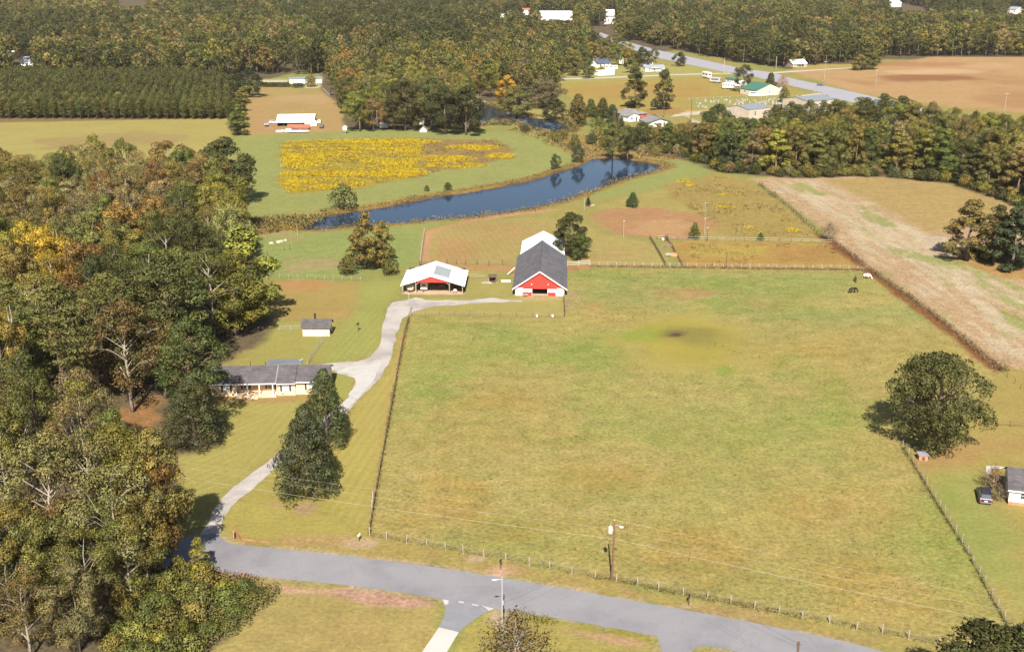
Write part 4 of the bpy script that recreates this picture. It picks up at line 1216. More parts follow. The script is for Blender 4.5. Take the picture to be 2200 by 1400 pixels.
def ellipsoid(mb, c, r, n=14, m=8, pw=1.0):
    v, f = ball(n, m); k = len(mb.v)
    sg = lambda q: math.copysign(abs(q) ** pw, q)
    mb.v += [(c[0] + r[0] * sg(a), c[1] + r[1] * sg(b_), c[2] + r[2] * sg(d)) for a, b_, d in v]
    mb.f += [tuple(k + i for i in q) for q in f]
    return mb


def wheel(parent, x, y, z, r, w, axis='x', name='wheel'):
    """tyre with its rim as a child"""
    d = (w / 2, 0, 0) if axis == 'x' else (0, w / 2, 0)
    p0 = Vector((x, y, z)) - Vector(d); p1 = Vector((x, y, z)) + Vector(d)
    o = MB().tube([p0, p0.lerp(p1, 0.15), p0.lerp(p1, 0.85), p1], [r * 0.9, r, r, r * 0.9], 14).build(name, M_BLACK, parent)
    MB().tube([p0 - Vector(d) * 0.06, p1 + Vector(d) * 0.06], r * 0.55, 10).build('rim', M_GALV, o)
    return o


# things under the pole shed
t = thing('camper_trailer', 'rounded tan camper trailer under the left bay of the pole shed', 'camper', local(SO, SAX, 1.75, 1.0), SAX)
ellipsoid(MB(), (0, 2.4, 1.15), (1.05, 2.5, 0.95), 18, 12, 0.6).build('body', plain('tan_shell', (0.42, 0.36, 0.26), 0.4), t, smooth_=True)
MB().box(-0.55, 0.55, -0.06, 0.1, 1.15, 1.6).build('window', M_GLASS, t)
MB().tube([(-0.5, 0.1, 0.45), (0, -0.9, 0.42), (0.5, 0.1, 0.45)], 0.05, 5).build('drawbar', M_BLACK, t)
for q in (-0.95, 0.95): wheel(t, q, 2.8, 0.33, 0.33, 0.22)
t = thing('horse_trailer', 'white box trailer with its coupling under the middle bay of the pole shed', 'trailer', local(SO, SAX, 5.1, 2.2), SAX)
MB().box(-0.85, 0.85, 0, 3.4, 0.5, 2.2).build('body', M_WHITE, t, 0.05)
MB().box(-0.55, 0.55, -0.03, 0, 1.4, 1.9).build('window', M_GLASS, t)
MB().tube([(-0.6, 0, 0.5), (0, -1.2, 0.45), (0.6, 0, 0.5)], 0.06, 5).build('drawbar', M_BLACK, t)
MB().tube([(0, -1.0, 0.02), (0, -1.0, 0.7)], 0.06, 6).build('jack_stand', M_BLACK, t)
for q in (-0.9, 0.9): wheel(t, q, 1.9, 0.35, 0.35, 0.2)
t = thing('flat_trailer', 'dark utility trailer with brown deck at the back of the pole shed', 'trailer', local(SO, SAX, 9.3, 4.5), SAX)
MB().box(-1.0, 1.0, 0, 4, 0.55, 0.7).build('deck', plain('deck_wood', (0.3, 0.13, 0.07)), t)
MB().box(-1.0, 1.0, 3.2, 3.3, 0.7, 1.9).build('headboard', M_BLUEG, t)
for q in (-1.1, 1.1): wheel(t, q, 2.0, 0.35, 0.35, 0.2)
t = thing('garden_tractor', 'small pale garden tractor under the right bay of the pole shed', 'tractor', local(SO, SAX, 13.0, 0.9), SAX)
MB().box(-0.35, 0.35, 0.0, 1.0, 0.4, 0.85).build('bonnet', plain('pale_grey_paint', (0.6, 0.58, 0.52)), t, 0.06)
MB().box(-0.3, 0.3, 1.2, 1.6, 0.6, 0.75).box(-0.3, 0.3, 1.55, 1.65, 0.75, 1.15).build('seat', M_BLACK, t, 0.03)
MB().box(-0.55, 0.55, 0.4, 1.1, 0.12, 0.32).build('mower_deck', plain('pale_grey_paint', (0.6, 0.58, 0.52)), t, 0.04)
MB().tube([(0, 0.95, 0.85), (0, 1.1, 1.1)], 0.03, 5).tube([(0.2 * math.cos(i), 1.1 + 0.1 * math.sin(i), 1.1 + .16 * math.sin(i)) for i in np.linspace(0, 6.28, 10)], 0.025, 5, False).build('steering_wheel', M_BLACK, t)
for q in (-0.42, 0.42):
    wheel(t, q, 0.2, 0.2, 0.2, 0.16); wheel(t, q, 1.4, 0.33, 0.33, 0.26)


# ------------------------------------------------------------------ general small buildings
def house(name, label, cat, a, b_, depth, we, rh, wall, roof, axis='x', ov=0.4, wins=2, door=True, group=None, winmat=None, length=None, porch=0, open_front=False, hip=0.0):
    """wall box, two roof slabs (ridge along the front: axis x; gable to the front: axis y), windows and a door on the front"""
    o, rz, L = frame_of(a, b_)
    if length: L = length
    t = thing(name, label, cat, o, rz, group)
    w = MB()
    if open_front:
        w.box(0, 0.15, 0, depth, 0, we); w.box(L - 0.15, L, 0, depth, 0, we); w.box(0.15, L - 0.15, depth - 0.15, depth, 0, we)
        for k in range(1, 6): w.box(L * k / 6 - 0.08, L * k / 6 + 0.08, 0.1, 0.26, 0, we)
    else: w.box(0, L, 0, depth, 0, we)
    if axis == 'x':
        if not hip:
            for x in (0.02, L - 0.14): w.prism([(0.02, we), (depth - 0.02, we), (depth / 2, rh - 0.1)], x, x + 0.12, 'x')
    else:
        for y in (0.02, depth - 0.14): w.prism([(0.02, we), (L - 0.02, we), (L / 2, rh - 0.1)], y, y + 0.12, 'y')
    w.build('wall', wall, t)
    r = MB()
    if axis == 'x':
        sl = (rh - we) / (depth / 2)
        if hip:
            e = ov; z0 = we - ov * sl + 0.1
            A, B, C, D_ = (-e, -e, z0), (L + e, -e, z0), (L + e, depth + e, z0), (-e, depth + e, z0)
            R0, R1 = (hip, depth / 2, rh + 0.1), (L - hip, depth / 2, rh + 0.1)
            r.poly([A, B, R1, R0]).poly([C, D_, R0, R1]).poly([B, C, R1]).poly([D_, A, R0]).poly([A, D_, C, B])
        else:
            slab(r, (-ov, we - ov * sl + 0.1), (depth / 2, rh + 0.1), -ov, L + ov, 0.1, 'x'); slab(r, (depth + ov, we - ov * sl + 0.1), (depth / 2, rh + 0.0995), -ov, L + ov, 0.1, 'x')
    else:
        sl = (rh - we) / (L / 2)
        slab(r, (-ov, we - ov * sl + 0.1), (L / 2, rh + 0.1), -ov, depth + ov, 0.1, 'y'); slab(r, (L + ov, we - ov * sl + 0.1), (L / 2, rh + 0.0995), -ov, depth + ov, 0.1, 'y')
    r.build('roof', roof, t)
    if not open_front:
        n = wins + (1 if door else 0)
        for k in range(n):
            x = L * (k + 0.7) / (n + 0.4)
            if door and k == n // 2:
                MB().box(x - 0.45, x + 0.45, -0.06, -0.003, 0.1, min(2.1, we - 0.2)).build('door', M_WOODD, t)
            else: window(t, x, 0, we * 0.4, min(1.3, L / (n + 2)), we * 0.38, winmat)
        window(t, depth * 0.5, L, we * 0.4, 1.0, we * 0.38, winmat, face='side')
    if porch:
        p = MB(); p.box(L * 0.25, L * 0.75, -porch, 0, we - 0.25, we - 0.15)
        for q in (0.27, 0.5, 0.73): p.box(L * q - 0.06, L * q + 0.06, -porch + 0.05, -porch + 0.17, 0, we - 0.25)
        p.build('porch', M_WHITE, t)
    return t


t = house('garden_shed', 'small cream shed with grey shingle roof on the lawn behind the house', 'shed', (651, 722), (708, 722), 4.2, 2.1, 3.3, plain('cream_block', (0.66, 0.55, 0.36)), M_SHIN, wins=0, door=False)
MB().box(1.9, 2.3, 4.3, 4.6, 2.4, 3.9).build('flue', M_BLACK, t)
MB().box(5.95, 6.02, 1.2, 2.2, 0.05, 1.95).build('door', M_WOODD, t)

# neighbour at the right edge
o = PV(2165, 1083)
t = thing('cottage', 'white cottage with dark roof and brick foot cut by the right edge', 'house', o, R(-17))
we, rh, D, L = 2.7, 4.6, 7.6, 14.0
MB().box(0, L, 0, D, 0.55, we).prism([(0.0, we), (D, we), (D / 2, rh - 0.12)], 0.02, 0.14, 'x').prism([(0.0, we), (D, we), (D / 2, rh - 0.12)], L - 0.14, L - 0.02, 'x').build('wall', M_WHITE, t)
MB().box(0.02, L - 0.02, 0.02, D - 0.02, 0, 0.55).build('brick_foot', M_RBRICK, t)
r = MB(); sl = (rh - we) / (D / 2)
slab(r, (-0.4, we - 0.4 * sl + 0.12), (D / 2, rh + 0.12), -0.3, L + 0.3, 0.12, 'x'); slab(r, (D + 0.4, we - 0.4 * sl + 0.12), (D / 2, rh + 0.1195), -0.3, L + 0.3, 0.12, 'x')
ro = r.build('roof', M_SHIN, t)
MB().box(-0.3, L + 0.3, -0.47, -0.405, we - 0.4 * sl - 0.1, we - 0.4 * sl + 0.12).build('fascia', M_WHITE, ro)
MB().box(3.0, 3.5, 3.0, 3.4, 4.2, 4.55).build('roof_vent', M_WHITE, ro)
window(t, 2.2, 0, 1.2, 1.1, 1.1); window(t, 6.0, 0, 1.2, 1.1, 1.1)
sheet('garden_path', [(2118, 1000), (2144, 1001), (2160, 1003), (2160, 1007), (2128, 1006), (2128, 1030), (2120, 1029)], M_CONC, 0.03, 'L shaped white concrete path beside the white cottage', 'path', 0.02)

t = thing('well_house', 'tiny brick well house with flat grey lid under the big oak', 'well house', PV(1974, 989), R(-6))
MB().box(0, 1.45, 0, 1.3, 0, 0.95).build('wall', M_RBRICK, t)
MB().box(-0.15, 1.6, -0.15, 1.5, 0.95, 1.07).build('lid', M_BLUEG, t, 0.02)
MB().box(0.5, 0.95, -0.03, 0, 0.05, 0.7).build('hatch', M_WOODD, t)

# stable lean-to beside the barn and its pens
t = thing('feed_shelter', 'small dark roofed feed shelter between the pole shed and the barn', 'shelter', PV(1050, 608), R(0))
MB().prism([(-0.2, 1.55), (1.9, 1.85), (1.9, 1.92), (-0.2, 1.62)], -0.1, 2.1, 'x').build('roof', M_WOODD, t)
for q in (0.05, 1.9):
    for y in (0.05, 1.6): MB().box(q - 0.06, q + 0.06, y, y + 0.12, 0, 1.6).build('post', M_POST, t)
MB().box(0.1, 1.9, 0.3, 0.36, 0.15, 0.5).build('front_board', M_WOODD, t); MB().box(0.1, 1.9, 1.5, 1.56, 0.15, 1.5).build('back_board', M_WOODD, t)
t = thing('water_trough', 'long pale water trough lying left of the barn', 'trough', PV(1077, 606), 0)
b1 = MB(); b1.box(0, 2.4, 0, 0.08, 0, 0.4).box(0, 2.4, 0.72, 0.8, 0, 0.4).box(0, 0.08, 0.08, 0.72, 0, 0.4).box(2.32, 2.4, 0.08, 0.72, 0, 0.4)
b1.build('sides', M_BLOCK, t); MB().box(0.08, 2.32, 0.08, 0.72, 0.02, 0.3).build('water_surface', mw, t)
t = thing('timber_stack', 'pale timber pile below the feed shelter', 'timber', PV(1034, 609), 0)
for k in range(5): MB().box(0.1 * k, 3.0 - 0.2 * k, 0.15 * k, 0.15 * k + 0.2, 0.0, 0.12 + 0.05 * k).build('plank', M_POST, t)

# far barn in the lane field
t = house('far_barn', 'white roofed open barn in the brown field left of the trees', 'barn', (596, 272), (673, 271), 20, 2.0, 4.4, M_WOODD, M_WMETX, ov=0.6, open_front=True)
MB().box(13.2, 18.8, -1.6, -0.9, 0.2, 2.9).build('white_panel', plain('panel_buff', (0.66, 0.60, 0.53)), t)
house('mobile_home', 'long white mobile home at the top of the brown lane field', 'mobile home', (622, 180), (692, 179), 6, 2.9, 3.7, M_WHITE, M_GMETX, wins=5, winmat=M_PALEGL)
house('shed', 'white shed half hidden under the dark oaks, the left one', 'shed', (815, 275), (834, 275), 4, 3.0, 4.2, M_WHITE, M_WOODD, wins=0, door=False)
house('shed', 'pale tent shaped shed under the dark oaks, the right one', 'shed', (902, 284), (917, 284), 3, 1.0, 2.6, M_BLOCK, M_POST, axis='y', wins=0, door=False)
house('shed', 'cream hut just above the tent shaped shed in the oaks', 'shed', (899, 268), (911, 268), 3, 2.4, 3.0, M_CREAM, M_GREYSH, wins=0, door=False)
house('bungalow', 'grey hip roofed brick bungalow beside the red pickup', 'house', (1316, 252), (1356, 258), 11, 2.6, 4.4, M_RBRICK, M_GREYSH, ov=0.7, wins=1, hip=4.0)
house('bungalow_wing', 'white gabled front porch wing of the grey roofed bungalow', 'house', (1350, 262), (1374, 260), 7, 2.6, 4.1, M_WHITE, M_GREYSH, axis='y', wins=1)
house('carport_house', 'low grey roofed white building with open carport above the pond woods', 'house', (1394, 273), (1440, 271), 11, 2.3, 4.0, M_WHITE, M_GREYSH, axis='y', wins=1, ov=0.9)
house('mobile_home', 'white trailer home with band of windows by the far white lane', 'mobile home', (1285, 163), (1320, 161), 5, 2.9, 3.3, M_WHITE, M_WMETX, wins=7, door=False, winmat=M_PALEGL)
house('blue_house', 'dark blue roofed cottage among trees behind the white trailer home', 'house', (1284, 146), (1312, 144), 9, 2.8, 5.5, M_WHITE, M_NAVY, wins=2)
house('far_house', 'white house with pale roof above the dark blue roof', 'house', (1280, 134), (1302, 133), 8, 3.0, 4.5, M_WHITE, M_GREYSH, wins=2)
house('far_house', 'white gabled house between the yellow trees by the highway bend', 'house', (1330, 137), (1340, 137), 8, 4.0, 6.5, M_WHITE, M_GREYSH, axis='y', wins=1)
house('far_house', 'grey roofed white house behind the low white cottage', 'house', (1380, 142), (1404, 141), 8, 3.0, 5.0, M_WHITE, M_GREYSH, wins=2)
house('far_house', 'low white cottage with slate grey roof on the far lane', 'house', (1386, 154), (1428, 153), 9, 2.6, 4.0, M_WHITE, M_BLUEG, wins=2, porch=1.5)
house('farmhouse', 'lone farmhouse with white metal roof across the highway', 'house', (1703, 145), (1733, 144), 10, 2.6, 5.0, M_WOOD, M_WMETX, wins=3, porch=2)
house('mobile_home', 'pale blue mobile home with green roof beside the bus', 'mobile home', (1558, 178), (1588, 183), 4.5, 2.9, 3.5, plain('pale_blue', (0.42, 0.50, 0.58)), M_GREENR, wins=2)
house('market_hall', 'cream gabled building with broad green metal roof at the graveyard', 'building', (1590, 201), (1625, 207), 19, 3.2, 6.6, M_CREAM, M_GREENR, wins=1, ov=0.3)
house('mobile_home', 'white mobile home with dark navy roof right of the green roof', 'mobile home', (1634, 192), (1668, 201), 5, 3.0, 4.0, M_WHITE, M_NAVY, wins=3)
house('metal_building', 'beige metal building with blue grey roof behind the right wood, the left one', 'building', (1608, 258), (1648, 253), 15, 5.0, 6.4, plain('beige_sheet', (0.36, 0.305, 0.245)), M_GMETX, ov=0.2, wins=1, length=16)
house('metal_building', 'taller beige metal building with blue grey roof at the pine tops', 'building', (1736, 246), (1790, 240), 18, 6.4, 8.0, plain('beige_sheet', (0.36, 0.305, 0.245)), M_GMETX, ov=0.2, wins=0, length=20)
house('warehouse', 'very long white warehouse in the far woods at the top', 'building', (1160, 44), (1230, 44), 30, 8, 10, M_WHITE, M_WMETX, ov=0.3, wins=0, door=False)
house('far_house', 'stacked white sheds at the top behind two yellow trees, the upper one', 'building', (1302, 38), (1320, 38), 14, 7, 9, M_WHITE, M_WMETX, ov=0.2, wins=0, door=False)
house('far_house', 'white two storey block below the upper white shed near the top', 'building', (1298, 52), (1322, 52), 12, 7.5, 9, M_WHITE, M_GREYSH, ov=0.2, wins=3)
house('far_house', 'small white roof at the top left of the white warehouse', 'building', (1073, 42), (1085, 42), 8, 5, 6.5, M_WHITE, M_WMETX, wins=0, door=False)
house('far_house', 'orange and white shop left of the white warehouse', 'building', (1122, 32), (1138, 32), 10, 6, 8, M_WHITE, plain('orange_roof', (0.35, 0.1, 0.04)), wins=0, door=False)
house('far_house', 'white farm building on a green clearing at the top right', 'building', (1914, 16), (1936, 15), 14, 6, 10, M_WHITE, M_WMETX, wins=2)
house('far_house', 'white house cut by the top right edge', 'building', (2164, 30), (2182, 31), 14, 6, 9, M_WHITE, M_BLUEG, wins=2)
house('far_house', 'lone white house in the woods at the upper left', 'house', (46, 143), (72, 142), 9, 3.6, 6.5, M_WHITE, M_BLUEG, wins=2)
house('far_house', 'white roof corner left of the lone upper left house', 'house', (12, 126), (30, 126), 8, 3.5, 5.5, M_WHITE, M_WMETX, wins=1)
t = thing('steel_mast', 'thin white mast rising past the top edge', 'mast', PV(1070, 30), 0)
MB().tube([(0, 0, 0), (0, 0, 52)], [0.7, 0.5], 8).build('pole', M_WHITE, t)
MB().box(-1.0, 1.0, -0.4, 0.4, 50, 51).build('platform', M_GALV, t)
# ------------------------------------------------------------------ vehicles
def paint(name, col): return plain('paint_' + name, col, 0.25, 0.03, 1.0, 0.6)


def car(name, label, cat, loc, rz, L, W, H, col, belt=0.95, front=1.0, rear=0.25, ws=0.75, rs=0.35, bed=0, rack=False, group=None, small=False):
    """y is forward; origin on the ground under the middle"""
    t = thing(name, label, cat, loc, rz, group)
    m = paint(name + '_' + label.split()[0], col)
    b_ = MB(); h = L / 2
    prof = [(-h, 0.35), (-h + 0.05, belt * 0.72), (-h + 0.12, belt), (h - front, belt), (h - 0.25, belt * 0.82), (h - 0.03, belt * 0.66), (h, 0.32), (h - 0.2, 0.22), (-h + 0.2, 0.24)]
    n = len(b_.v); k = len(prof)
    for x, sc_ in ((-W / 2, 0.94), (-W / 2 * 0.97, 1.0), (W / 2 * 0.97, 1.0), (W / 2, 0.94)):
        for y, z in prof:
            zz = 0.3 + (z - 0.3) * (1 if sc_ == 1 else 0.9)
            b_.v.append((x if sc_ != 1 else x * 0.985, y * (1 if sc_ == 1 else 0.965), zz))
    b_.v = b_.v
    order = [1, 0, 3, 2]
    rows = [0, 1, 2, 3]
    for a in range(3):
        for i in range(k):
            j = (i + 1) % k
            b_.f.append((a * k + i, a * k + j, (a + 1) * k + j, (a + 1) * k + i))
    b_.f.append(tuple(range(k))); b_.f.append(tuple(range(4 * k - 1, 3 * k - 1, -1)))
    bo = b_.build('body', m, t, 0.03)
    y0, y1 = -h + rear, h - front
    if bed: y0 = y1 - 2.3
    w1, w2 = W / 2 * 0.93, W / 2 * 0.76
    T = H
    A = [(-w1, y0, belt - 0.01), (w1, y0, belt - 0.01), (w1, y1, belt - 0.01), (-w1, y1, belt - 0.01)]
    B = [(-w2, y0 + rs, T), (w2, y0 + rs, T), (w2, y1 - ws, T), (-w2, y1 - ws, T)]
    c = MB(); c.poly(B)
    for i in range(4): c.poly([A[i], A[(i + 1) % 4], B[(i + 1) % 4], B[i]])
    c.build('cabin', m, t, 0.05)

    def pane(name_, i, u0, u1, v0=0.12, v1=0.86):
        a0, a1, b1_, b0 = [Vector(q) for q in (A[i], A[(i + 1) % 4], B[(i + 1) % 4], B[i])]
        nrm = (a1 - a0).cross(b0 - a0).normalized() * 0.012
        q = lambda u, v: a0.lerp(a1, u).lerp(b0.lerp(b1_, u), v) + nrm
        MB().poly([q(u0, v0), q(u1, v0), q(u1, v1), q(u0, v1)]).build(name_, M_GLASS, t)
    pane('rear_window', 0, 0.1, 0.9); pane('windshield', 2, 0.06, 0.94)
    if not small:
        for i in (1, 3):
            for u0, u1 in ((0.06, 0.34), (0.37, 0.64), (0.67, 0.93)): pane('side_window', i, u0, u1)
    else:
        for i in (1, 3): pane('side_window', i, 0.08, 0.92)
    if bed:
        bb = MB(); bb.box(-W / 2 * 0.8, W / 2 * 0.8, -h + 0.15, y0 - 0.1, belt - 0.3, belt + 0.012); bb.build('bed', M_BLACK, t)
    r = 0.34
    for x in (-W / 2 + 0.12, W / 2 - 0.12):
        for y in (-h + 0.95, h - 0.9): wheel(t, x, y, r, r, 0.24)
    if not small:
        for x in (-W / 2 * 0.8, W / 2 * 0.8):
            MB().box(x - 0.11, x + 0.11, -h - 0.015, -h + 0.05, 0.55, 0.92).build('tail_light', plain('tail_red', (0.35, 0.02, 0.015), 0.3), t)
            MB().box(x - 0.18, x + 0.18, h - 0.12, h + 0.005, 0.5, 0.66).build('headlight', M_PALEGL, t)
            s_ = 1 if x > 0 else -1
            MB().box(x * 1.25 - 0.0, x * 1.25 + s_ * 0.2, y1 - 0.35, y1 - 0.2, belt, belt + 0.16).build('wing_mirror', m, t)
        MB().box(-0.26, 0.26, -h - 0.012, -h + 0.04, 0.6, 0.73).build('licence_plate', M_WHITE, t)
        MB().box(-W / 2 * 0.9, W / 2 * 0.9, -h - 0.06, -h + 0.2, 0.32, 0.52).build('bumper', plain('bumper_grey', (0.12, 0.12, 0.13)), t, 0.03)
    if rack:
        q = MB()
        for x in (-w2 * 0.85, w2 * 0.85): q.tube([(x, y0 + rs + 0.2, T + 0.07), (x, y1 - ws - 0.2, T + 0.07)], 0.025, 5)
        for f in (0.2, 0.5, 0.8): yy = y0 + rs + (y1 - ws - y0 - rs) * f; q.tube([(-w2 * 0.85, yy, T + 0.07), (w2 * 0.85, yy, T + 0.07)], 0.02, 5)
        q.build('roof_rack', M_BLACK, t)
    return t


def at3(px, py): v = PV(px, py); return (v.x, v.y, 0.0)


car('minivan', 'dark blue minivan parked on grass beside the white cottage', 'minivan', at3(2114, 1070), R(-16), 5.0, 1.95, 1.75, (0.022, 0.022, 0.034), belt=1.02, front=1.05, rear=0.12, ws=0.95, rs=0.22, rack=True)
car('pickup_truck', 'bright red pickup behind the grey roofed bungalow', 'pickup', at3(1386, 255), R(-80), 5.8, 2.0, 1.85, (0.55, 0.015, 0.012), belt=1.1, front=1.3, rear=0.1, bed=1, small=True)
car('parked_car', 'black car in front of the red pickup', 'car', at3(1381, 259.5), R(-75), 4.6, 1.8, 1.5, (0.02, 0.02, 0.03), small=True)
car('parked_car', 'dark suv behind the grey carport house', 'car', at3(1406, 254.5), R(-85), 4.8, 1.9, 1.75, (0.03, 0.025, 0.025), small=True)
car('highway_car', 'lone dark car driving on the pale highway', 'car', at3(1763, 184.5), R(-105), 4.6, 1.9, 1.5, (0.025, 0.035, 0.05), small=True)
car('parked_car', 'black car parked furthest left of the far white roofed barn', 'car', at3(573, 271), R(10), 4.6, 1.9, 1.6, (0.02, 0.02, 0.022), small=True)
car('parked_car', 'silver grey car beside the left end of the far white roofed barn', 'car', at3(587, 265), R(-60), 4.4, 1.8, 1.5, (0.45, 0.45, 0.46), small=True)
car('parked_car', 'white car under the right end of the far white roofed barn', 'car', at3(686.5, 264), R(0), 4.4, 1.8, 1.5, (0.6, 0.6, 0.6), small=True)
car('parked_car', 'dark grey car alone right of the far white roofed barn', 'car', at3(691.5, 275), R(0), 4.4, 1.8, 1.5, (0.04, 0.04, 0.045), small=True)
car('parked_car', 'black car in tree shade on the pinkish lane', 'car', at3(712, 204), R(20), 4.6, 1.9, 1.6, (0.02, 0.02, 0.022), small=True)
car('van', 'white van in front of the green roofed building', 'van', at3(1646, 205), R(-95), 5.5, 2.0, 2.1, (0.7, 0.7, 0.7), belt=1.2, small=True)
car('van', 'white box van at the left corner of the green roofed building', 'van', at3(1619, 207), R(-95), 6, 2.2, 2.6, (0.7, 0.7, 0.7), belt=1.5, small=True)


def box_vehicle(name, label, cat, p, rz, L, W, H, mat, wins=0):
    t = thing(name, label, cat, at3(*p), rz)
    MB().box(-L / 2, L / 2, -W / 2, W / 2, 0.7, H).build('body', mat, t, 0.12)
    for x in (-L * 0.3, L * 0.3):
        for y in (-W / 2 + 0.15, W / 2 - 0.15): wheel(t, x, y, 0.45, 0.45, 0.3, 'y')
    for k in range(wins):
        x = -L / 2 + L * (k + 0.5) / wins
        MB().box(x - L / wins * 0.35, x + L / wins * 0.35, -W / 2 - 0.03, -W / 2 - 0.003, H * 0.55, H * 0.8).build('window', M_GLASS, t)
    MB().box(L / 2 + 0.003, L / 2 + 0.04, -W * 0.35, W * 0.35, H * 0.5, H * 0.82).build('windshield', M_GLASS, t)
    return t


box_vehicle('camper', 'white camper van alone on grass by the far white lane', 'camper', (1518, 168), R(-70), 8, 2.6, 4.0, M_WHITE, 2)
box_vehicle('camper', 'pale grey travel trailer left of the green roofed mobile home', 'camper', (1537, 178), R(-30), 7, 2.6, 3.4, M_GALV, 1)
box_vehicle('bus', 'white bus on the lawn beside the white cargo trailer', 'bus', (1565, 191), R(-8), 7.5, 2.6, 3.5, M_WHITE, 5)
box_vehicle('cargo_trailer', 'white cargo trailer right behind the white bus', 'trailer', (1582, 187.5), R(0), 7, 2.6, 3.6, M_WHITE, 0)
box_vehicle('cargo_trailer', 'cream cargo trailer end to end with the white one', 'trailer', (1601, 187), R(3), 7, 2.6, 3.6, M_CREAM, 0)
box_vehicle('motorhome', 'white motorhome behind the white trailer home', 'motorhome', (1313, 151), R(-5), 9, 2.6, 3.4, M_WHITE, 3)
box_vehicle('farm_truck', 'dark farm truck on the sandy track by the graveyard', 'truck', (1676, 235.5), R(5), 7, 2.4, 2.6, plain('dark_truck', (0.06, 0.045, 0.04)), 0)
t = thing('rusty_trailer', 'rusty red brown farm trailer in front of the far white barn', 'trailer', at3(638, 278), R(-3))
MB().box(-5, 6, -2, 2, 0.5, 0.9).box(-5, 6, 1.9, 2.0, 0.9, 2.2).build('deck', plain('rust', (0.25, 0.10, 0.06)), t)
for q in (-2, 2): wheel(t, q, -2.1, 0.4, 0.4, 0.3, 'y'); wheel(t, q, 2.1, 0.4, 0.4, 0.3, 'y')
t = thing('boat', 'pale blue boat on its side below the rusty trailer', 'boat', at3(641, 286), R(4))
hb = MB()
secs = [(-5, .3, .9), (-4.5, .9, .6), (0, 1.1, .5), (3, .8, .55), (5, .05, 1.0)]
for y, w_, z in secs: hb.v += [(y, -w_, 1.25), (y, -w_ * .8, z), (y, 0, z - .2), (y, w_ * .8, z), (y, w_, 1.25)]
for i in range(4):
    for j in range(4): hb.f.append((i * 5 + j, i * 5 + j + 1, (i + 1) * 5 + j + 1, (i + 1) * 5 + j))
hb.f.append((0, 1, 2, 3, 4)); hb.build('hull', plain('boat_blue', (0.5, 0.58, 0.66), 0.3), t)
MB().box(-4.2, 2.8, -0.75, 0.75, 1.2, 1.32).build('deck', M_WHITE, t)
MB().box(-3, 2, -0.3, 0.3, 0, 0.5).build('cradle', M_WOODD, t)
for k, (px, py) in enumerate(((599, 284), (606, 283.5), (614, 284), (620, 280))):
    t = thing('feed_sack', ['pale feed sack furthest from the boat, left of its row', 'pale feed sack second in the row left of the boat', 'pale feed sack nearest the boat in its row', 'pale feed sack set up by the rusty trailer'][k], 'sack', at3(px, py), k, 'pale sacks by the far white barn')
    ellipsoid(MB(), (0, 0, 0.4), (1.5, 0.8, 0.5), 10, 6, 0.7).build('sack', M_WHITE, t, smooth_=True)
t = thing('bird_house', 'white bird box on a post at the meadow corner', 'bird house', at3(741.5, 287), 0)
MB().box(-0.9, 0.9, -0.7, 0.7, 1.6, 3.0).prism([(-1.1, 3.0), (1.1, 3.0), (0, 3.7)], -0.9, 0.9).build('box', M_WHITE, t)
MB().box(-0.12, 0.12, -0.12, 0.12, 0, 1.6).build('post', M_POSTW, t)


# ------------------------------------------------------------------ horses
def horse(label, loc, rz, mat, manemat, size=1.0, head=0.0):
    t = thing('horse', label, 'horse', loc, rz)
    t.scale = (size, size, size)
    V, E, RR = [], [], []
    def add(p, r, par=None):
        V.append(p); RR.append(r)
        if par is not None: E.append((par, len(V) - 1))
        return len(V) - 1
    pel = add((0, -0.62, 1.22), 0.29)
    bar = add((0, -0.1, 1.14), 0.35, pel)
    ch = add((0, 0.42, 1.15), 0.31, bar)
    nb = add((0, 0.72, 1.22), 0.21, ch)
    nm = add((head * 0.4, 1.02, 0.88), 0.15, nb)
    po = add((head * 0.8, 1.26, 0.52), 0.125, nm)
    ck = add((head * 0.9, 1.33, 0.34), 0.12, po)
    mz = add((head, 1.36, 0.09), 0.075, ck)
    for s_ in (-1, 1):
        d = 0.14 * s_
        h1 = add((s_ * 0.19, -0.66, 0.98), 0.19, pel); h2 = add((s_ * 0.20, -0.56 + d, 0.78), 0.12, h1)
        h3 = add((s_ * 0.20, -0.86 + d, 0.5), 0.075, h2); h4 = add((s_ * 0.20, -0.80 + d, 0.16), 0.052, h3); add((s_ * 0.20, -0.75 + d, 0.03), 0.068, h4)
        f1 = add((s_ * 0.17, 0.46, 0.9), 0.14, ch); f2 = add((s_ * 0.17, 0.5 - d * 1.3, 0.5), 0.07, f1)
        f3 = add((s_ * 0.17, 0.5 - d * 1.6, 0.16), 0.05, f2); add((s_ * 0.17, 0.54 - d * 1.6, 0.03), 0.066, f3)
        add((head * 0.8 + s_ * 0.09, 1.24, 0.66), 0.03, po)
    me = bpy.data.meshes.new('horse_body'); me.from_pydata(V, E, [])
    o = link('body', me, t, mat)
    o.modifiers.new('skin', 'SKIN')
    for i, r in enumerate(RR): me.skin_vertices[0].data[i].radius = (r, r)
    me.skin_vertices[0].data[0].use_root = True
    sb = o.modifiers.new('sub', 'SUBSURF'); sb.levels = 2; sb.render_levels = 2
    mn = MB(); mn.tube([(0, 0.66, 1.44), (head * 0.4, 1.06, 1.04), (head * 0.8, 1.36, 0.66)], [0.06, 0.075, 0.04], 6); mn.build('mane', manemat, t)
    tl = MB(); tl.tube([(0, -0.88, 1.3), (0, -1.0, 1.05), (0, -0.98, 0.6), (0, -0.95, 0.38)], [0.05, 0.09, 0.08, 0.02], 7); tl.build('tail', manemat, t)
    return t


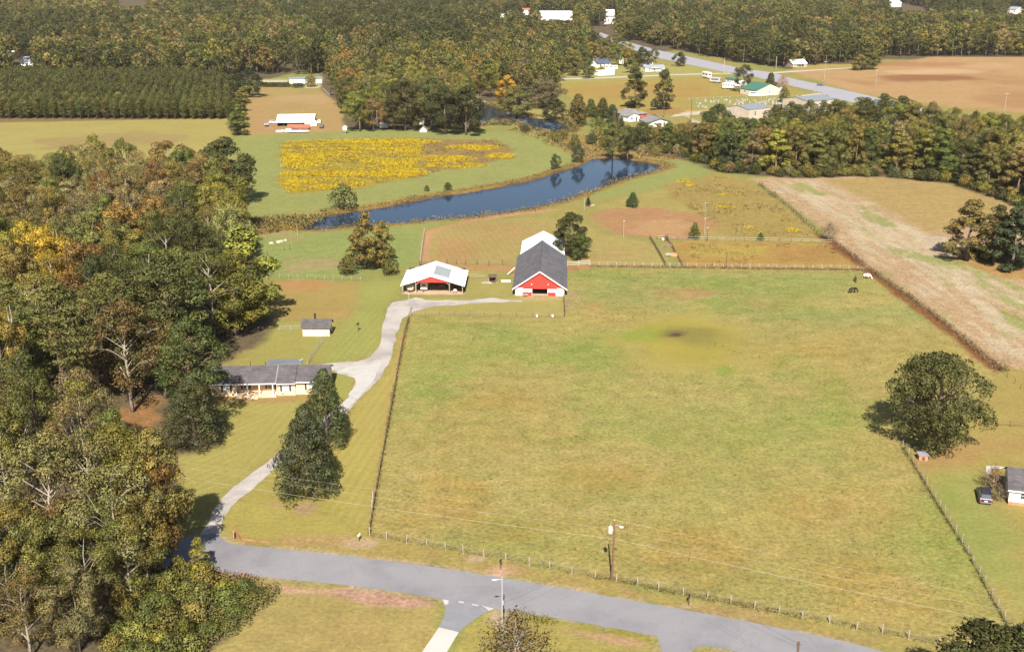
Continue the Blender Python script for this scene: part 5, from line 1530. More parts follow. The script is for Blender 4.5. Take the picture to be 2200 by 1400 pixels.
M_HB = plain('black_coat', (0.012, 0.010, 0.010), 0.5, 0.1, 2)
M_HC = plain('bay_coat', (0.13, 0.045, 0.022), 0.5, 0.1, 2)
m, nt, b = new_mat('pinto_coat')
tc = N(nt, 'ShaderNodeTexCoord')
c = mixc(nt, maprange(nt, noise(nt, tc.outputs['Object'], 1.7, 1), 0.52, 0.56, 0, 1), (0.72, 0.69, 0.64), (0.06, 0.03, 0.02))
nt.links.new(c, b.inputs['Base Color']); b.inputs['Roughness'].default_value = 0.6
horse('black horse grazing alone below the other two', at3(1832, 629.5), R(-78), M_HB, M_HB, 1.04)
horse('bay brown horse with lowered head facing the road', at3(1838, 605), R(172), M_HC, M_HB, 1.0, 0.1)
horse('white and brown pinto horse grazing nearest the field fence', at3(1861, 599), R(-108), m, M_HC, 1.06)


# ------------------------------------------------------------------ fences, each post a part
POSTMESH = {}


def fence(name, label, pts, spacing=3.0, h=1.2, r=0.07, mat=None, rails=((0.5, 0.012), (1.05, 0.012)), railmat=None, rail_name='wire', world=False, jit=0.05, exact=False, cat='fence', flat_rail=False, skip=None):
    mat = mat or M_POST; railmat = railmat or M_WIRE
    w = np.array(pts) if world else PP(pts)
    t = thing(name, label, cat, (w[0][0], w[0][1], 0))
    pos = []
    if exact: pos = [tuple(p) for p in w]
    else:
        for k in range(len(w) - 1):
            L = np.linalg.norm(w[k + 1] - w[k]); n = max(1, int(round(L / spacing)))
            for q in range(n): pos.append(tuple(w[k] + (w[k + 1] - w[k]) * q / n))
        pos.append(tuple(w[-1]))
    key = (round(h, 2), round(r, 3), mat.name)
    if key not in POSTMESH:
        POSTMESH[key] = MB().tube([(0, 0, -0.1), (0, 0, h * 0.98), (0, 0, h)], [r, r * 0.95, r * 0.6], 7).mesh('fence_post'); POSTMESH[key].materials.append(mat)
    first = None
    for p in pos[:100]:
        if first is None:
            o = first = link('post', POSTMESH[key], t)
        else:
            o = first.copy(); COL.objects.link(o)
        o.location = (p[0] - w[0][0], p[1] - w[0][1], 0)
        o.rotation_euler = (rng.normal() * jit, rng.normal() * jit, 0)
        o.scale = (1, 1, rng.uniform(0.9, 1.1))
    for z, rr in rails:
        mb = MB()
        if flat_rail:
            for k in range(len(pos) - 1):
                a, b_ = Vector((pos[k][0] - w[0][0], pos[k][1] - w[0][1], z)), Vector((pos[k + 1][0] - w[0][0], pos[k + 1][1] - w[0][1], z))
                d = (b_ - a).normalized(); nn = Vector((d.y, -d.x, 0)) * (r + 0.01)
                up = Vector((0, 0, rr))
                mb.poly([a + nn - up, b_ + nn - up, b_ + nn + up, a + nn + up])
                nn2 = nn * 1.5
                mb.poly([a + nn2 - up, b_ + nn2 - up, b_ + nn2 + up, a + nn2 + up]); mb.poly([a + nn + up, b_ + nn + up, b_ + nn2 + up, a + nn2 + up])
        else:
            mb.tube([(p[0] - w[0][0], p[1] - w[0][1], z + rng.normal() * 0.02) for p in pos], rr, 4)
        mb.build(rail_name, railmat, t)
    return t


ROADPOSTS = [(794, 1149), (831, 1158), (873.6, 1165.5), (917, 1172.5), (957, 1180), (995.5, 1188), (1040, 1195.6), (1087, 1203), (1137, 1213), (1181, 1221.5), (1229, 1231.5), (1278, 1242), (1324, 1248), (1369, 1257), (1414.5, 1268),
             (1467, 1278.5), (1519, 1288), (1570, 1297), (1621, 1307.5), (1673, 1318), (1724, 1327), (1782, 1337.5), (1840, 1352), (1895, 1360), (1952, 1372), (2017, 1386.5), (2080, 1400), (2150, 1414)]
fence('road_fence', 'wire fence of pale posts between the pasture and the road', ROADPOSTS, h=1.25, r=0.085, exact=True, rails=((0.35, 0.014), (0.75, 0.016), (1.1, 0.018)))
fence('pasture_fence', 'long dark wire fence along the left side of the pasture', [(794, 1147), (803, 1085), (812, 1035), (822, 980), (833, 920), (842, 870), (850, 825), (860, 765), (870, 715), (879, 685)], 2.6, 1.25, 0.07, M_WOODD, rails=((0.3, 0.02), (0.6, 0.02), (0.9, 0.02), (1.15, 0.022)))
fence('yard_fence', 'rail fence closing the gravel yard below the barn', [(884, 680), (945, 677.5), (1040, 678.5), (1110, 680.5), (1213, 682)], 3.2, 1.2, 0.06, M_WOODD, rails=((0.25, 0.05), (1.0, 0.035)), railmat=plain('brown_rail', (0.20, 0.14, 0.09), 0.9, 0.2, 3), rail_name='rail', flat_rail=True)
fence('yard_fence', 'short fence running from the barn corner to the yard fence', [(1213, 680), (1211.5, 660), (1211, 641)], 3.0, 1.3, 0.09, M_WOODD, rails=((0.5, 0.05), (1.1, 0.05)), railmat=M_WOODD, rail_name='rail', flat_rail=True)
fence('north_fence', 'white post fence along the top of the pasture', [(1268, 571), (1862, 579)], 2.42, 1.2, 0.065, M_POSTW, rails=((0.4, 0.02), (0.8, 0.02), (1.15, 0.02)), railmat=M_WOOD)
fence('field_fence', 'weedy wire fence between pasture and stubble field', [(1630, 398), (1700, 452), (1755, 503), (1790, 521), (1862, 577), (1995, 670), (2080, 738), (2147, 794)], 3.2, 1.3, 0.07, M_WOODD, rails=((0.5, 0.015), (1.1, 0.015)))
fence('field_fence', 'thin wire fence from the stubble corner to the right edge', [(2149, 796), (2180, 824), (2230, 868)], 3.0, 1.1, 0.05, M_WOODD, rails=((0.9, 0.015),))
fence('cottage_fence', 'wire fence falling from the oak to the lower right corner', [(1940, 963), (1962, 995), (2000, 1060), (2040, 1125), (2080, 1190), (2117, 1258), (2160, 1335), (2195, 1400)], 2.9, 1.45, 0.06, M_POST, rails=((0.25, 0.02), (0.7, 0.016), (1.25, 0.016)))
fence('oak_fence', 'low rail fence right of the oak crown', [(2120, 915), (2170, 916), (2260, 922)], 3.5, 1.1, 0.06, M_WOODD, rails=((0.3, 0.03), (0.9, 0.03)), railmat=M_WOODD)
fence('paddock_fence', 'grey rail fence behind the two small cedars', [(1412, 514), (1500, 516.5), (1600, 518), (1700, 520), (1788, 523)], 3.0, 1.3, 0.07, M_WOODD, rails=((0.5, 0.04), (1.1, 0.045)), railmat=M_POST, rail_name='rail', flat_rail=True)
fence('lane_fence', 'dark post fence on the left of the cattle lane', [(1396, 514), (1410, 535), (1430, 573)], 1.8, 1.35, 0.11, M_WOODD, rails=((0.6, 0.04), (1.1, 0.04)), railmat=M_WOODD, rail_name='rail')
fence('lane_fence', 'dark post fence on the right of the cattle lane', [(1432, 516), (1443, 531), (1452, 548), (1466, 573)], 1.8, 1.3, 0.1, M_WOODD, rails=((0.6, 0.03), (1.1, 0.03)), railmat=M_WOODD, rail_name='rail')
fence('lawn_fence', 'grey wire fence left of the tall lone tree', [(560, 597), (600, 598), (660, 599), (735, 602), (775, 603)], 2.6, 1.25, 0.07, M_POST, rails=((0.4, 0.02), (0.8, 0.02), (1.1, 0.02)))
fence('arena_fence', 'grey pole fence up the left side of the riding ground', [(903, 570), (905, 548), (909, 520), (912, 499)], 2.8, 1.5, 0.09, M_POST, rails=((0.6, 0.06), (1.2, 0.06)), railmat=M_POST, rail_name='rail', flat_rail=True)
fence('arena_fence', 'brown post fence between the two barns behind the yard', [(903, 571), (960, 568), (1000, 569), (1050, 570), (1080, 570), (1112, 569)], 3.3, 1.6, 0.09, M_WOODD, rails=((0.5, 0.02), (1.3, 0.03)))
fence('pen_fence', 'pale pipe fence from the pole shed to the feed shelter', [(1004, 597), (1042, 599)], 2.2, 1.2, 0.05, M_POST, rails=((0.4, 0.03), (0.8, 0.03), (1.15, 0.03)), railmat=M_POST, rail_name='rail', flat_rail=True)
fence('pen_fence', 'thin fence from the feed shelter to the barn wall', [(1070, 600), (1108, 599)], 3.2, 1.3, 0.05, M_WOODD, rails=((0.6, 0.03), (1.2, 0.03)), railmat=M_WOODD)
fence('stall_fence', 'white board fence in the shade right of the barn', [(1219, 572), (1243, 571), (1266, 570)], 2.6, 1.6, 0.1, M_POSTW, rails=((0.4, 0.06), (0.85, 0.06), (1.3, 0.06)), railmat=M_POSTW, rail_name='board', flat_rail=True)
fence('chain_fence', 'thin chain link fence from the garden shed to the house', [(661, 787), (670, 770), (690, 741), (706, 718)], 2.4, 1.3, 0.035, M_GALV, rails=((0.1, 0.02), (0.4, 0.02), (0.7, 0.02), (1.0, 0.02), (1.28, 0.03)), railmat=M_GALV, jit=0.01)
fence('chain_fence', 'thin chain link fence left of the garden shed', [(600, 712), (650, 711)], 2.4, 1.3, 0.035, M_GALV, rails=((0.4, 0.02), (0.8, 0.02), (1.28, 0.03)), railmat=M_GALV, jit=0.01)
fence('creek_fence', 'few leaning posts in the grass by the left wood', [(552, 553), (574, 548), (611, 538), (623, 536)], h=1.4, r=0.08, exact=True, mat=M_WOODD, rails=((0.9, 0.015),))
fence('graveyard_fence', 'low pale fence behind the graveyard', [(1480, 215), (1550, 212), (1620, 208.5), (1680, 206)], 5, 1.2, 0.1, M_GALV, rails=((1.1, 0.03),), railmat=M_GALV)
fence('lane_posts', 'pale posts in a row along the pinkish lane', [(694, 192), (700, 198), (708, 206)], 3.5, 1.3, 0.1, M_POST, rails=((0.9, 0.02),))
t = thing('gate', 'dark pipe gate left of the pole shed', 'gate', at3(901, 571), R(20))
g = MB()
for z in (0.3, 0.6, 0.9, 1.2): g.tube([(0, 0, z), (3.6, 0, z)], 0.04, 5)
for x in (0, 1.8, 3.6): g.tube([(x, 0, 0.1), (x, 0, 1.3)], 0.05, 5)
g.build('bars', M_WOODD, t)
t = thing('gate', 'white slanted pole gate against the left barn wall', 'gate', at3(1098, 592), 0)
MB().tube([(-1.0, 0, 0.3), (1.0, 2.5, 1.5)], 0.12, 6).build('bars', M_WHITE, t)
t = thing('orange_netting', 'sagging orange net fence by the drive mouth', 'netting', at3(503, 1160), 0)
MB().tube([(0, 0, 0), (0, 0, 1.6)], 0.06, 6).build('post', M_POST, t)
g = MB(); pr = [PV(503, 1160), PV(508, 1152), PV(520, 1160), PV(545, 1162), PV(580, 1165)]; hs = [1.0, .9, .35, .2, .08]
for k in range(4): g.poly([pr[k] - pr[0], pr[k + 1] - pr[0], pr[k + 1] - pr[0] + Vector((0, 0, hs[k + 1])), pr[k] - pr[0] + Vector((0, 0, hs[k]))])
g.build('net', plain('orange_net', (0.24, 0.11, 0.06), 0.7, 0.3, 4), t)
t = thing('brush_pile', 'dark brush heap at the head of the cattle lane', 'brush pile', at3(1431, 517), 0)
g = MB()
for k in range(40):
    a = rng.uniform(0, 6.28); q = rng.uniform(0.2, 1.1)
    g.tube([(q * math.cos(a), q * math.sin(a) * .6, 0.0), (rng.normal() * .3, rng.normal() * .3, rng.uniform(0.8, 2.0))], [0.07, 0.03], 4)
g.build('branches', M_WOODD, t)
t = thing('brush_pile', 'brown branch heap between the two lane fences', 'brush pile', at3(1434, 531), 0)
g = MB()
for k in range(60):
    a = rng.uniform(0, 6.28); q = rng.uniform(0.5, 2.0)
    g.tube([(q * math.cos(a), q * math.sin(a) * .6, 0.0), (rng.normal() * .8, rng.normal() * .5, rng.uniform(0.4, 1.2))], [0.05, 0.03], 4)
g.build('branches', plain('brush_brown', (0.24, 0.16, 0.11)), t)
t = thing('feed_crate', 'orange brown feed crate in the cattle lane', 'crate', at3(1448, 551), 0)
MB().box(-0.9, 0.9, -0.5, 0.5, 0.1, 1.0).build('crate', plain('crate_orange', (0.36, 0.19, 0.10)), t)
MB().box(-2.4, -0.9, -0.3, -0.2, 0.3, 1.1).build('rack', M_WOOD, t)
t = thing('bucket', 'white bucket beside the dark brush heap', 'bucket', at3(1425, 516.5), 0)
MB().tube([(0, 0, 0), (0, 0, 0.7)], [0.4, 0.5], 10).build('bucket', M_WHITE, t)
for k, (px, lb) in enumerate(((1153.5, 'white feed bucket on the yard fence, the one nearer its middle'), (1187, 'white feed bucket on the yard fence near the barn corner'))):
    t = thing('bucket', lb, 'bucket', (PV(px, 682.5).x, PV(px, 682.5).y, 0), 0, 'white buckets on the yard fence')
    MB().tube([(0, -0.3, 0.3), (0, -0.3, 0.85)], [0.2, 0.25], 10).build('bucket', plain('pale_lilac', (0.6, 0.58, 0.7)), t)
for k, (px, py, lb) in enumerate(((598, 521, 'left pale boulder of the heap near the left wood'), (604, 520, 'middle pale boulder of the heap near the left wood'), (613, 518, 'right pale boulder of the heap near the left wood'), (583, 524, 'small brown boulder at the left end of the heap'))):
    t = thing('boulder', lb, 'boulder', at3(px, py), k)
    mb = ellipsoid(MB(), (0, 0, 0.2), (0.75, 0.45, 0.42), 9, 6)
    mb.v = [tuple(np.array(v) * rng.uniform(0.7, 1.2)) for v in mb.v]
    mb.build('rock', plain('field_stone', (0.40, 0.33, 0.27), 0.9, 0.25, 2), t)
t = thing('boulder', 'white boulder at the far tip of the long pond', 'boulder', at3(1313, 332), 0)
mb = ellipsoid(MB(), (0, 0, 0.4), (1.0, 0.8, 0.8), 9, 6); mb.v = [tuple(np.array(v) * rng.uniform(0.85, 1.15)) for v in mb.v]; mb.build('rock', M_BLOCK, t)
t = thing('plank_heap', 'grey plank heap beside the tiny cedar on the pond bank', 'planks', at3(1268, 442), R(-20))
for k in range(4): MB().box(-1.5, 1.5, k * .25 - .5, k * .25 - .3, 0.1 + .08 * k, 0.2 + .08 * k).build('plank', M_WOOD, t)
t = thing('dock', 'pale wooden landing on the shore of the dark pond', 'dock', at3(1107, 244), R(15))
MB().box(-4.5, 4.5, -1.2, 1.2, 0.25, 0.4).build('deck', M_POST, t)
for q in (-4, 0, 4): MB().tube([(q, -1.0, -1.5), (q, -1.0, 0.25)], 0.12, 6).build('pile', M_WOODD, t)
t = thing('tiny_hut', 'tiny grey roofed hut between the olive tree and the willowy tree', 'hut', at3(1118, 219), 0)
MB().box(-2.2, 2.2, -2, 2, 0, 3.5).build('wall', M_WOOD, t)
MB().prism([(-2.6, 3.4), (2.6, 3.4), (0, 4.8)], -2.3, 2.3).build('roof', M_GALV, t)


# ------------------------------------------------------------------ poles, wires, mailboxes
def wire(name, label, pts, r, mat, sag):
    n = 24; out = []
    for k in range(len(pts) - 1):
        a, b_ = Vector(pts[k]), Vector(pts[k + 1])
        for i in range(n + (k == len(pts) - 2)):
            q = i / n
            out.append(a.lerp(b_, q) - Vector((0, 0, 4 * sag * q * (1 - q))))
    t = thing(name, label, 'cable', tuple(out[0]))
    MB().tube([p - out[0] for p in out], r, 4, False).build('cable', mat, t)


UPB = PV(1314.5, 1246)
HP = 9.1
t = thing('utility_pole', 'brown wooden utility pole with grey transformer behind the road fence', 'utility pole', tuple(UPB), R(-10))
MB().tube([(0, 0, -0.2), (0.06, 0, 4.5), (0.12, 0, HP)], [0.15, 0.13, 0.10], 10).build('pole', plain('pole_wood', (0.13, 0.065, 0.04), 0.85, 0.25, 3), t)
tf = MB().tube([(-0.38, -0.1, 7.2), (-0.38, -0.1, 7.25), (-0.38, -0.1, 8.1), (-0.38, -0.1, 8.2)], [0.2, 0.26, 0.26, 0.16], 14).build('transformer', M_WHITE, t)
MB().tube([(-0.38, -0.1, 8.2), (-0.38, -0.1, 8.6)], 0.05, 8).tube([(-0.2, -0.1, 7.7), (0.1, 0, 7.7)], 0.05, 5).build('bushing', M_GALV, tf)
la = MB().tube([(0.12, 0, 8.3), (0.5, -0.2, 8.5), (0.95, -0.35, 8.45)], 0.035, 6).build('lamp_arm', M_GALV, t)
ellipsoid(MB(), (1.1, -0.4, 8.4), (0.28, 0.16, 0.12)).build('lamp_head', M_WHITE, la)
MB().tube([(0.13, -0.02, HP - 0.1), (0.13, -0.02, HP + 0.15)], [0.06, 0.04], 8).build('insulator', M_WHITE, t)
MB().tube([(-0.2, -0.02, 2.6), (0.25, -0.02, 2.75)], 0.05, 5).build('cross_piece', M_WOOD, t)
# the next pole to the right stands outside the picture, the next to the left in the wood
for k, (zt, pl, pr_, r, lb) in enumerate(((HP + 0.1, (359, 985), (2200, 1290), 0.007, 'topmost thin power line over the pasture'), (7.75, (363, 997), (2200, 1313), 0.008, 'middle power line over the pasture'), (6.35, (392, 1024), (2200, 1340), 0.014, 'lowest thick cable over the pasture'))):
    a = PV(pl[0], pl[1], zt - 0.5); c_ = PV(pr_[0], pr_[1], zt - 0.4)
    mid = UPB + Vector((0.12, -0.05, zt))
    left = mid + (a - mid) * 1.5; right = mid + (c_ - mid) * 1.7
    left.z = zt; right.z = zt
    wire('power_line', lb, [tuple(left), tuple(mid), tuple(right)], r, M_CABLE, 0.7)
for e_, lb in ((left, 'far wooden pole carrying the power lines out of the left wood'), (right, 'next wooden pole along the road past the right edge')):
    t = thing('utility_pole', lb, 'utility pole', (e_.x, e_.y, 0), 0)
    MB().tube([(0, 0, -0.2), (0, 0, HP)], [0.15, 0.10], 10).build('pole', M_WOODD, t)
LPX = PV(1079, 1352)
t = thing('street_light', 'grey metal street light pole at the apron corner', 'street light', tuple(LPX), 0)
HL = 7.6
MB().tube([(0, 0, -0.1), (0, 0, HL)], [0.10, 0.07], 10).build('pole', M_GALV, t)
a = MB().tube([(0, 0, HL - 0.5), (-0.4, 0, HL - 0.35), (-0.75, 0, HL - 0.4)], 0.03, 6).build('lamp_arm', M_GALV, t)
ellipsoid(MB(), (-0.95, 0, HL - 0.45), (0.32, 0.14, 0.1)).build('lamp_head', M_WHITE, a)
MB().box(0.06, 0.2, -0.08, 0.08, 3.6, 4.2).build('meter_box', M_GALV, t)
wire('service_drop', 'dark sagging cable from the street light top to the utility pole', [tuple(LPX + Vector((0.1, 0, HL - 0.4))), tuple(UPB + Vector((0.1, 0, 7.0)))], 0.012, M_CABLED, 0.9)
wire('service_drop', 'lower dark cable from the street light to the utility pole', [tuple(LPX + Vector((0.1, 0, 3.9))), tuple(UPB + Vector((0.1, 0, 6.2)))], 0.012, M_CABLED, 0.9)
NP = PV(1716, 1378, 8.4)
t = thing('utility_pole', 'dark pole top at the bottom edge beyond the road bend', 'utility pole', (NP.x, NP.y, 0), 0)
MB().tube([(0, 0, -0.2), (0, 0, 8.4)], [0.16, 0.12], 10).build('pole', M_WOODD, t)
MB().box(-0.25, 0.25, -0.05, 0.05, 8.0, 8.12).build('cross_arm', M_WOODD, t)
wire('service_drop', 'dark cable crossing the road to the bottom pole top', [tuple(UPB + Vector((0.1, 0, 7.4))), tuple(NP + Vector((0, 0, -0.2)))], 0.012, M_CABLED, 0.7)
wire('service_drop', 'second thinner cable crossing the road to the bottom pole top', [tuple(UPB + Vector((0.1, 0, 6.2))), tuple(NP + Vector((0, 0, -0.7)))], 0.010, M_CABLED, 1.0)


def pole(label, px, pybase, h, r, mat, lamp=None, arm=False):
    t = thing('light_pole' if lamp else 'utility_pole', label, 'light pole' if lamp else 'utility pole', at3(px, pybase), 0)
    MB().tube([(0, 0, -0.2), (0, 0, h)], [r, r * 0.7], 8).build('pole', mat, t)
    if lamp: ellipsoid(MB(), (0, -0.1, h + 0.1), (0.3, 0.26, 0.14)).build('lamp_head', M_GALV, t)
    if arm: MB().box(-1.2, 1.2, -0.08, 0.08, h - 0.8, h - 0.6).build('cross_arm', M_WOOD, t)
    return t


pole('yard light on a wooden pole at the drive bend', 879.5, 676, 5.0, 0.1, M_WOOD, True)
pole('slim lamp pole on the brown patch behind the barn tree', 1339.5, 509, 4.8, 0.06, M_GALV, True)
pole('tall pale pole on the green slope above the other', 1514.5, 463, 4.0, 0.05, M_GALV, True)
pole('slim pale pole just behind the bright cedar', 1513.5, 505, 5.0, 0.05, M_GALV, True)
pole('brown lamp pole right of the bright cedar', 1519, 518, 4.0, 0.09, M_WOODD, True)
pole('dark stub pole inside the tan paddock', 1560, 575, 4.2, 0.11, M_WOODD)
pole('pale pole on the bank above the pond near the tiny cedar', 1255, 452, 4.2, 0.07, M_GALV)
pole('pole standing in the pond bank grass left of the lone tree', 639, 506, 4.0, 0.06, M_GALV)
pole('utility pole at the left end of the graveyard road', 1484, 262, 11, 0.2, M_WOODD)
pole('pale utility pole in front of the graveyard', 1634, 232, 9.5, 0.14, M_POST)
pole('pale utility pole at the right end of the graveyard', 1748, 220, 11, 0.18, M_POST)
pole('thin utility pole in the tan field beside the highway', 1771, 171, 12, 0.15, M_POST, arm=True)
pole('utility pole at the farmhouse lane', 1667, 149, 9, 0.25, M_POST)
pole('utility pole beside the camper on the highway verge', 1555, 160, 11, 0.22, M_WOOD)
pole('small pole in the middle of the tan field', 1881, 188, 11, 0.13, M_POST, arm=True)
pole('utility pole behind the right wood at the tan field edge', 2157, 249, 12, 0.15, M_POST, arm=True)
pole('utility pole at the house yard near the right pines', 1426, 253, 8, 0.15, M_WOODD, True)


def mailbox(label, px, py, h, mat, name='mailbox', cat='mailbox'):
    t = thing(name, label, cat, at3(px, py), R(-15))
    MB().box(-0.05, 0.05, -0.05, 0.05, 0, h).build('post', M_WOODD, t)
    MB().prism([(-0.12, h), (0.12, h), (0.12, h + 0.18), (0.06, h + 0.26), (-0.06, h + 0.26), (-0.12, h + 0.18)], -0.28, 0.28).build('box', mat, t)
    MB().box(0.125, 0.14, -0.2, -0.12, h + 0.05, h + 0.3).build('flag', M_REDP, t)


mailbox('black mailbox on the bare earth patch by the road', 1075.5, 1221, 1.15, M_BLACK)
mailbox('black mailbox at the verge beside the dry weeds', 1480, 1299, 1.2, M_BLACK)
mailbox('white topped mailbox near the left corner of the road fence', 772, 1162, 0.9, M_WHITE)
t = thing('bird_feeder', 'small dark bird feeder pole on the lawn by the drive', 'bird feeder', at3(769.5, 712), 0)
MB().tube([(0, 0, 0), (0, 0, 1.6)], 0.04, 6).build('pole', M_BLACK, t)
MB().box(-0.22, 0.22, -0.22, 0.22, 1.6, 1.8).prism([(-0.32, 1.8), (0.32, 1.8), (0, 2.05)], -0.3, 0.3).build('feeder', M_BLACK, t)
for k, (px, py, lb) in enumerate(((801.5, 1085, 'tall white marker pipe on the pasture fence, the upper one'), (799.5, 1098, 'white marker pipe on the pasture fence, the lower one'))):
    t = thing('marker_post', lb, 'marker post', at3(px, py), 0); MB().tube([(0, 0, 0), (0, 0, 2.4 - k * .4)], 0.05, 8).build('pipe', M_POSTW, t)
# gravestones
GM = [MB().prism([(-.35, 0), (.35, 0), (.35, .75), (.2, .95), (-.2, .95), (-.35, .75)], -.1, .1).mesh('headstone'), MB().box(-.6, .6, -.2, .2, 0, .25).box(-.45, .45, -.12, .12, .25, 1.0).mesh('headstone'), MB().box(-.09, .09, -.09, .09, 0, 1.5).box(-.4, .4, -.08, .08, .95, 1.12).mesh('headstone')]
for g in GM: g.materials.append(plain('grave_stone', (0.25, 0.24, 0.235), 0.8, 0.2, 0.6))
GP = PP([(1492, 219), (1560, 215), (1640, 214), (1760, 203), (1788, 214), (1700, 224), (1640, 230), (1500, 233)])
n = 0; r = np.random.default_rng(5)
lo, hi = GP.min(0), GP.max(0)
while n < 130:
    row = r.integers(0, 16); y = lo[1] + (row + 0.5) * (hi[1] - lo[1]) / 16 + r.normal() * 0.6; x = r.uniform(lo[0], hi[0])
    if vnoise(np.array([x]), np.array([y]), 14, 3)[0] < 0.42 or not inpoly(x, y, GP)[0]: continue
    o = link('gravestone', GM[r.choice(3, p=[.45, .45, .1])])
    o.location = (x, y, 0); s_ = r.uniform(0.65, 1.1); o.scale = (s_, s_, s_); o.rotation_euler = (0, 0, r.normal() * 0.15)
    tag(o, 'pale headstone in the crowded rows of the roadside graveyard', 'gravestone', 'gravestones of the roadside graveyard'); n += 1
# ------------------------------------------------------------------ single trees
hero = []


def ht(*a, **k):
    t = tree_at(*a, **k); hero.append((t.location.x, t.location.y, a[4] * 0.5)); return t


ht('round', 478, 300, 22, 24, 'dgreen', 'big dark green tree at the meadow end of the left wood', variant=0)
ht('upright', 515, 492, 23, 15.5, 'lime', 'tall bright yellow green tree on the lawn edge behind the house', variant=1)
ht('upright', 495, 545, 19, 13, 'ygreen', 'yellow green tree leaning out below the tallest bright one', variant=2)
ht('bigpine', 352, 560, 25, 20, 'pine', 'largest pine of the left wood left of the ranch house', variant=0)
ht('bigpine', 255, 600, 24, 19, 'pine2', 'big pine standing left of the largest pine', variant=1)
ht('bigpine', 395, 690, 21, 14, 'pine', 'lower pine hanging over the left end of the ranch house', variant=1)
ht('magnolia', 406, 808, 13.0, 10.5, 'magn', 'dark magnolia on the lawn left of the ranch house', variant=0)
ht('magnolia', 652, 879, 15, 10.2, 'magn', 'nearer of the two dark magnolias beside the drive', variant=1)
ht('magnolia', 694, 798, 14.2, 9.0, 'magn', 'farther of the two dark magnolias in front of the house end', variant=2)
ht('oak', 2030, 770, 16.8, 17.6, (0.064, 0.066, 0.021), 'huge spreading oak alone at the right side of the pasture', variant=0)
ht('upright', 780, 459, 15.5, 10.5, (0.155, 0.124, 0.034), 'tall lone brown green tree on the lawn fence', variant=0)
ht('upright', 822, 478, 12.5, 6.5, (0.13, 0.11, 0.03), 'shorter right hand stem beside the tall lone tree', variant=1)
ht('bush', 745, 552, 5.0, 5.5, (0.09, 0.082, 0.024), 'low bough bush at the left foot of the tall lone tree')
ht('bush', 838, 555, 4.5, 5.0, (0.085, 0.08, 0.024), 'low bough bush at the right foot of the tall lone tree')
ht('round', 1228, 460, 12.5, 12, (0.06, 0.072, 0.02), 'round dark green tree pressed against the right barn wall', variant=1)
ht('round', 1245, 500, 8, 6, (0.062, 0.072, 0.02), 'smaller green tree at the right foot of the barn tree', variant=2)
ht('cedar', 1360, 414, 5.0, 4.6, (0.034, 0.046, 0.02), 'dark cedar alone on the green slope behind the brown patch', variant=0)
ht('cedar', 1494, 479, 5.0, 3.4, (0.075, 0.10, 0.018), 'bright green cedar at the paddock fence', variant=1)
ht('cedar', 1635, 500, 2.4, 2.1, (0.05, 0.08, 0.018), 'smaller green cedar further right on the paddock fence', variant=2)
ht('cedar', 1264, 424, 3.0, 1.9, (0.03, 0.042, 0.02), 'tiny dark cedar on the near bank of the pond')
ht('bare', 1783, 479, 5.2, 6.5, (0.13, 0.105, 0.045), 'thin tan sapling at the fence corner of the stubble field', variant=0)
ht('vine', 2092, 432, 17, 13, (0.14, 0.108, 0.036), 'rust brown thin tree at the left end of the field grove', variant=0)
ht('vine', 2150, 444, 16, 11, (0.10, 0.092, 0.03), 'olive brown tree in the middle of the field grove', variant=0)
ht('vine', 2192, 447, 17, 12, (0.046, 0.062, 0.026), 'dark green tree at the right end of the field grove', variant=3)
ht('vine', 2232, 452, 16, 12, (0.05, 0.062, 0.026), 'dark tree cut by the edge right of the field grove', variant=2)
for k, (px, py, h, w) in enumerate(((2098, 530, 3.0, 4.5), (2124, 532, 3.4, 5.0), (2155, 533, 3.2, 5), (2188, 530, 3.6, 6))):
    ht('bush', px, py, h, w, 'dgreen', f'{ORD[k]} from the left of the dark bushes under the field grove', group='bushes under the field grove')
ht('bare', 1108, 1318, 6.5, 8.8, (0.115, 0.085, 0.03), 'thin leaved brown tree with pale branches at the bottom edge', variant=1, cat='tree')
ht('pine', 2118, 1346, 15, 10, 'pine', 'green pine top at the bottom right corner', variant=0)
ht('pine', 2215, 1350, 15, 10, 'pine', 'pine cut by the bottom right corner', variant=1)
ht('vine', 1366, 148, 21, 14.5, 'pine', 'left one of two tall pines above the bungalow', variant=0)
ht('vine', 1427, 151, 21, 14, 'pine2', 'right one of two tall pines above the bungalow', variant=1)
ht('bush', 735, 396, 8.5, 10, (0.085, 0.092, 0.034), 'bushy willow at the left end of the pond bank', variant=0)
ht('round', 1192, 332, 6.0, 5.2, (0.06, 0.075, 0.03), 'round bush on the far bank, the left of two', variant=0)
ht('round', 1243, 312, 7.2, 5.4, (0.05, 0.064, 0.028), 'taller round bush on the far bank, the right of two', variant=2)
ht('bush', 962, 392, 3, 3, 'dgreen', 'small dark bush on the far bank halfway along the pond')
ht('bush', 917, 398, 2.2, 2.2, 'green', 'smallest dark bush on the far bank left of the halfway one')
for k, (px, py, h, w, c) in enumerate(((519, 188, 9, 8, 'olive'), (514, 200, 10, 9, 'mgreen'), (511, 212, 11, 9.5, 'green'), (508, 226, 11, 9.5, 'mgreen'), (507, 240, 11, 9.5, 'green'))):
    ht('upright', px, py, h, w, c, f'{ORD[k]} from the far end of the tree row between field and lane', group='tree row between field and lane')
ht('round', 532, 150, 16, 17, (0.034, 0.044, 0.02), 'dark oak at the far end of the tree row')
ht('round', 500, 160, 13, 12, 'dgreen', 'dark tree left of the dark oak at the plantation corner')
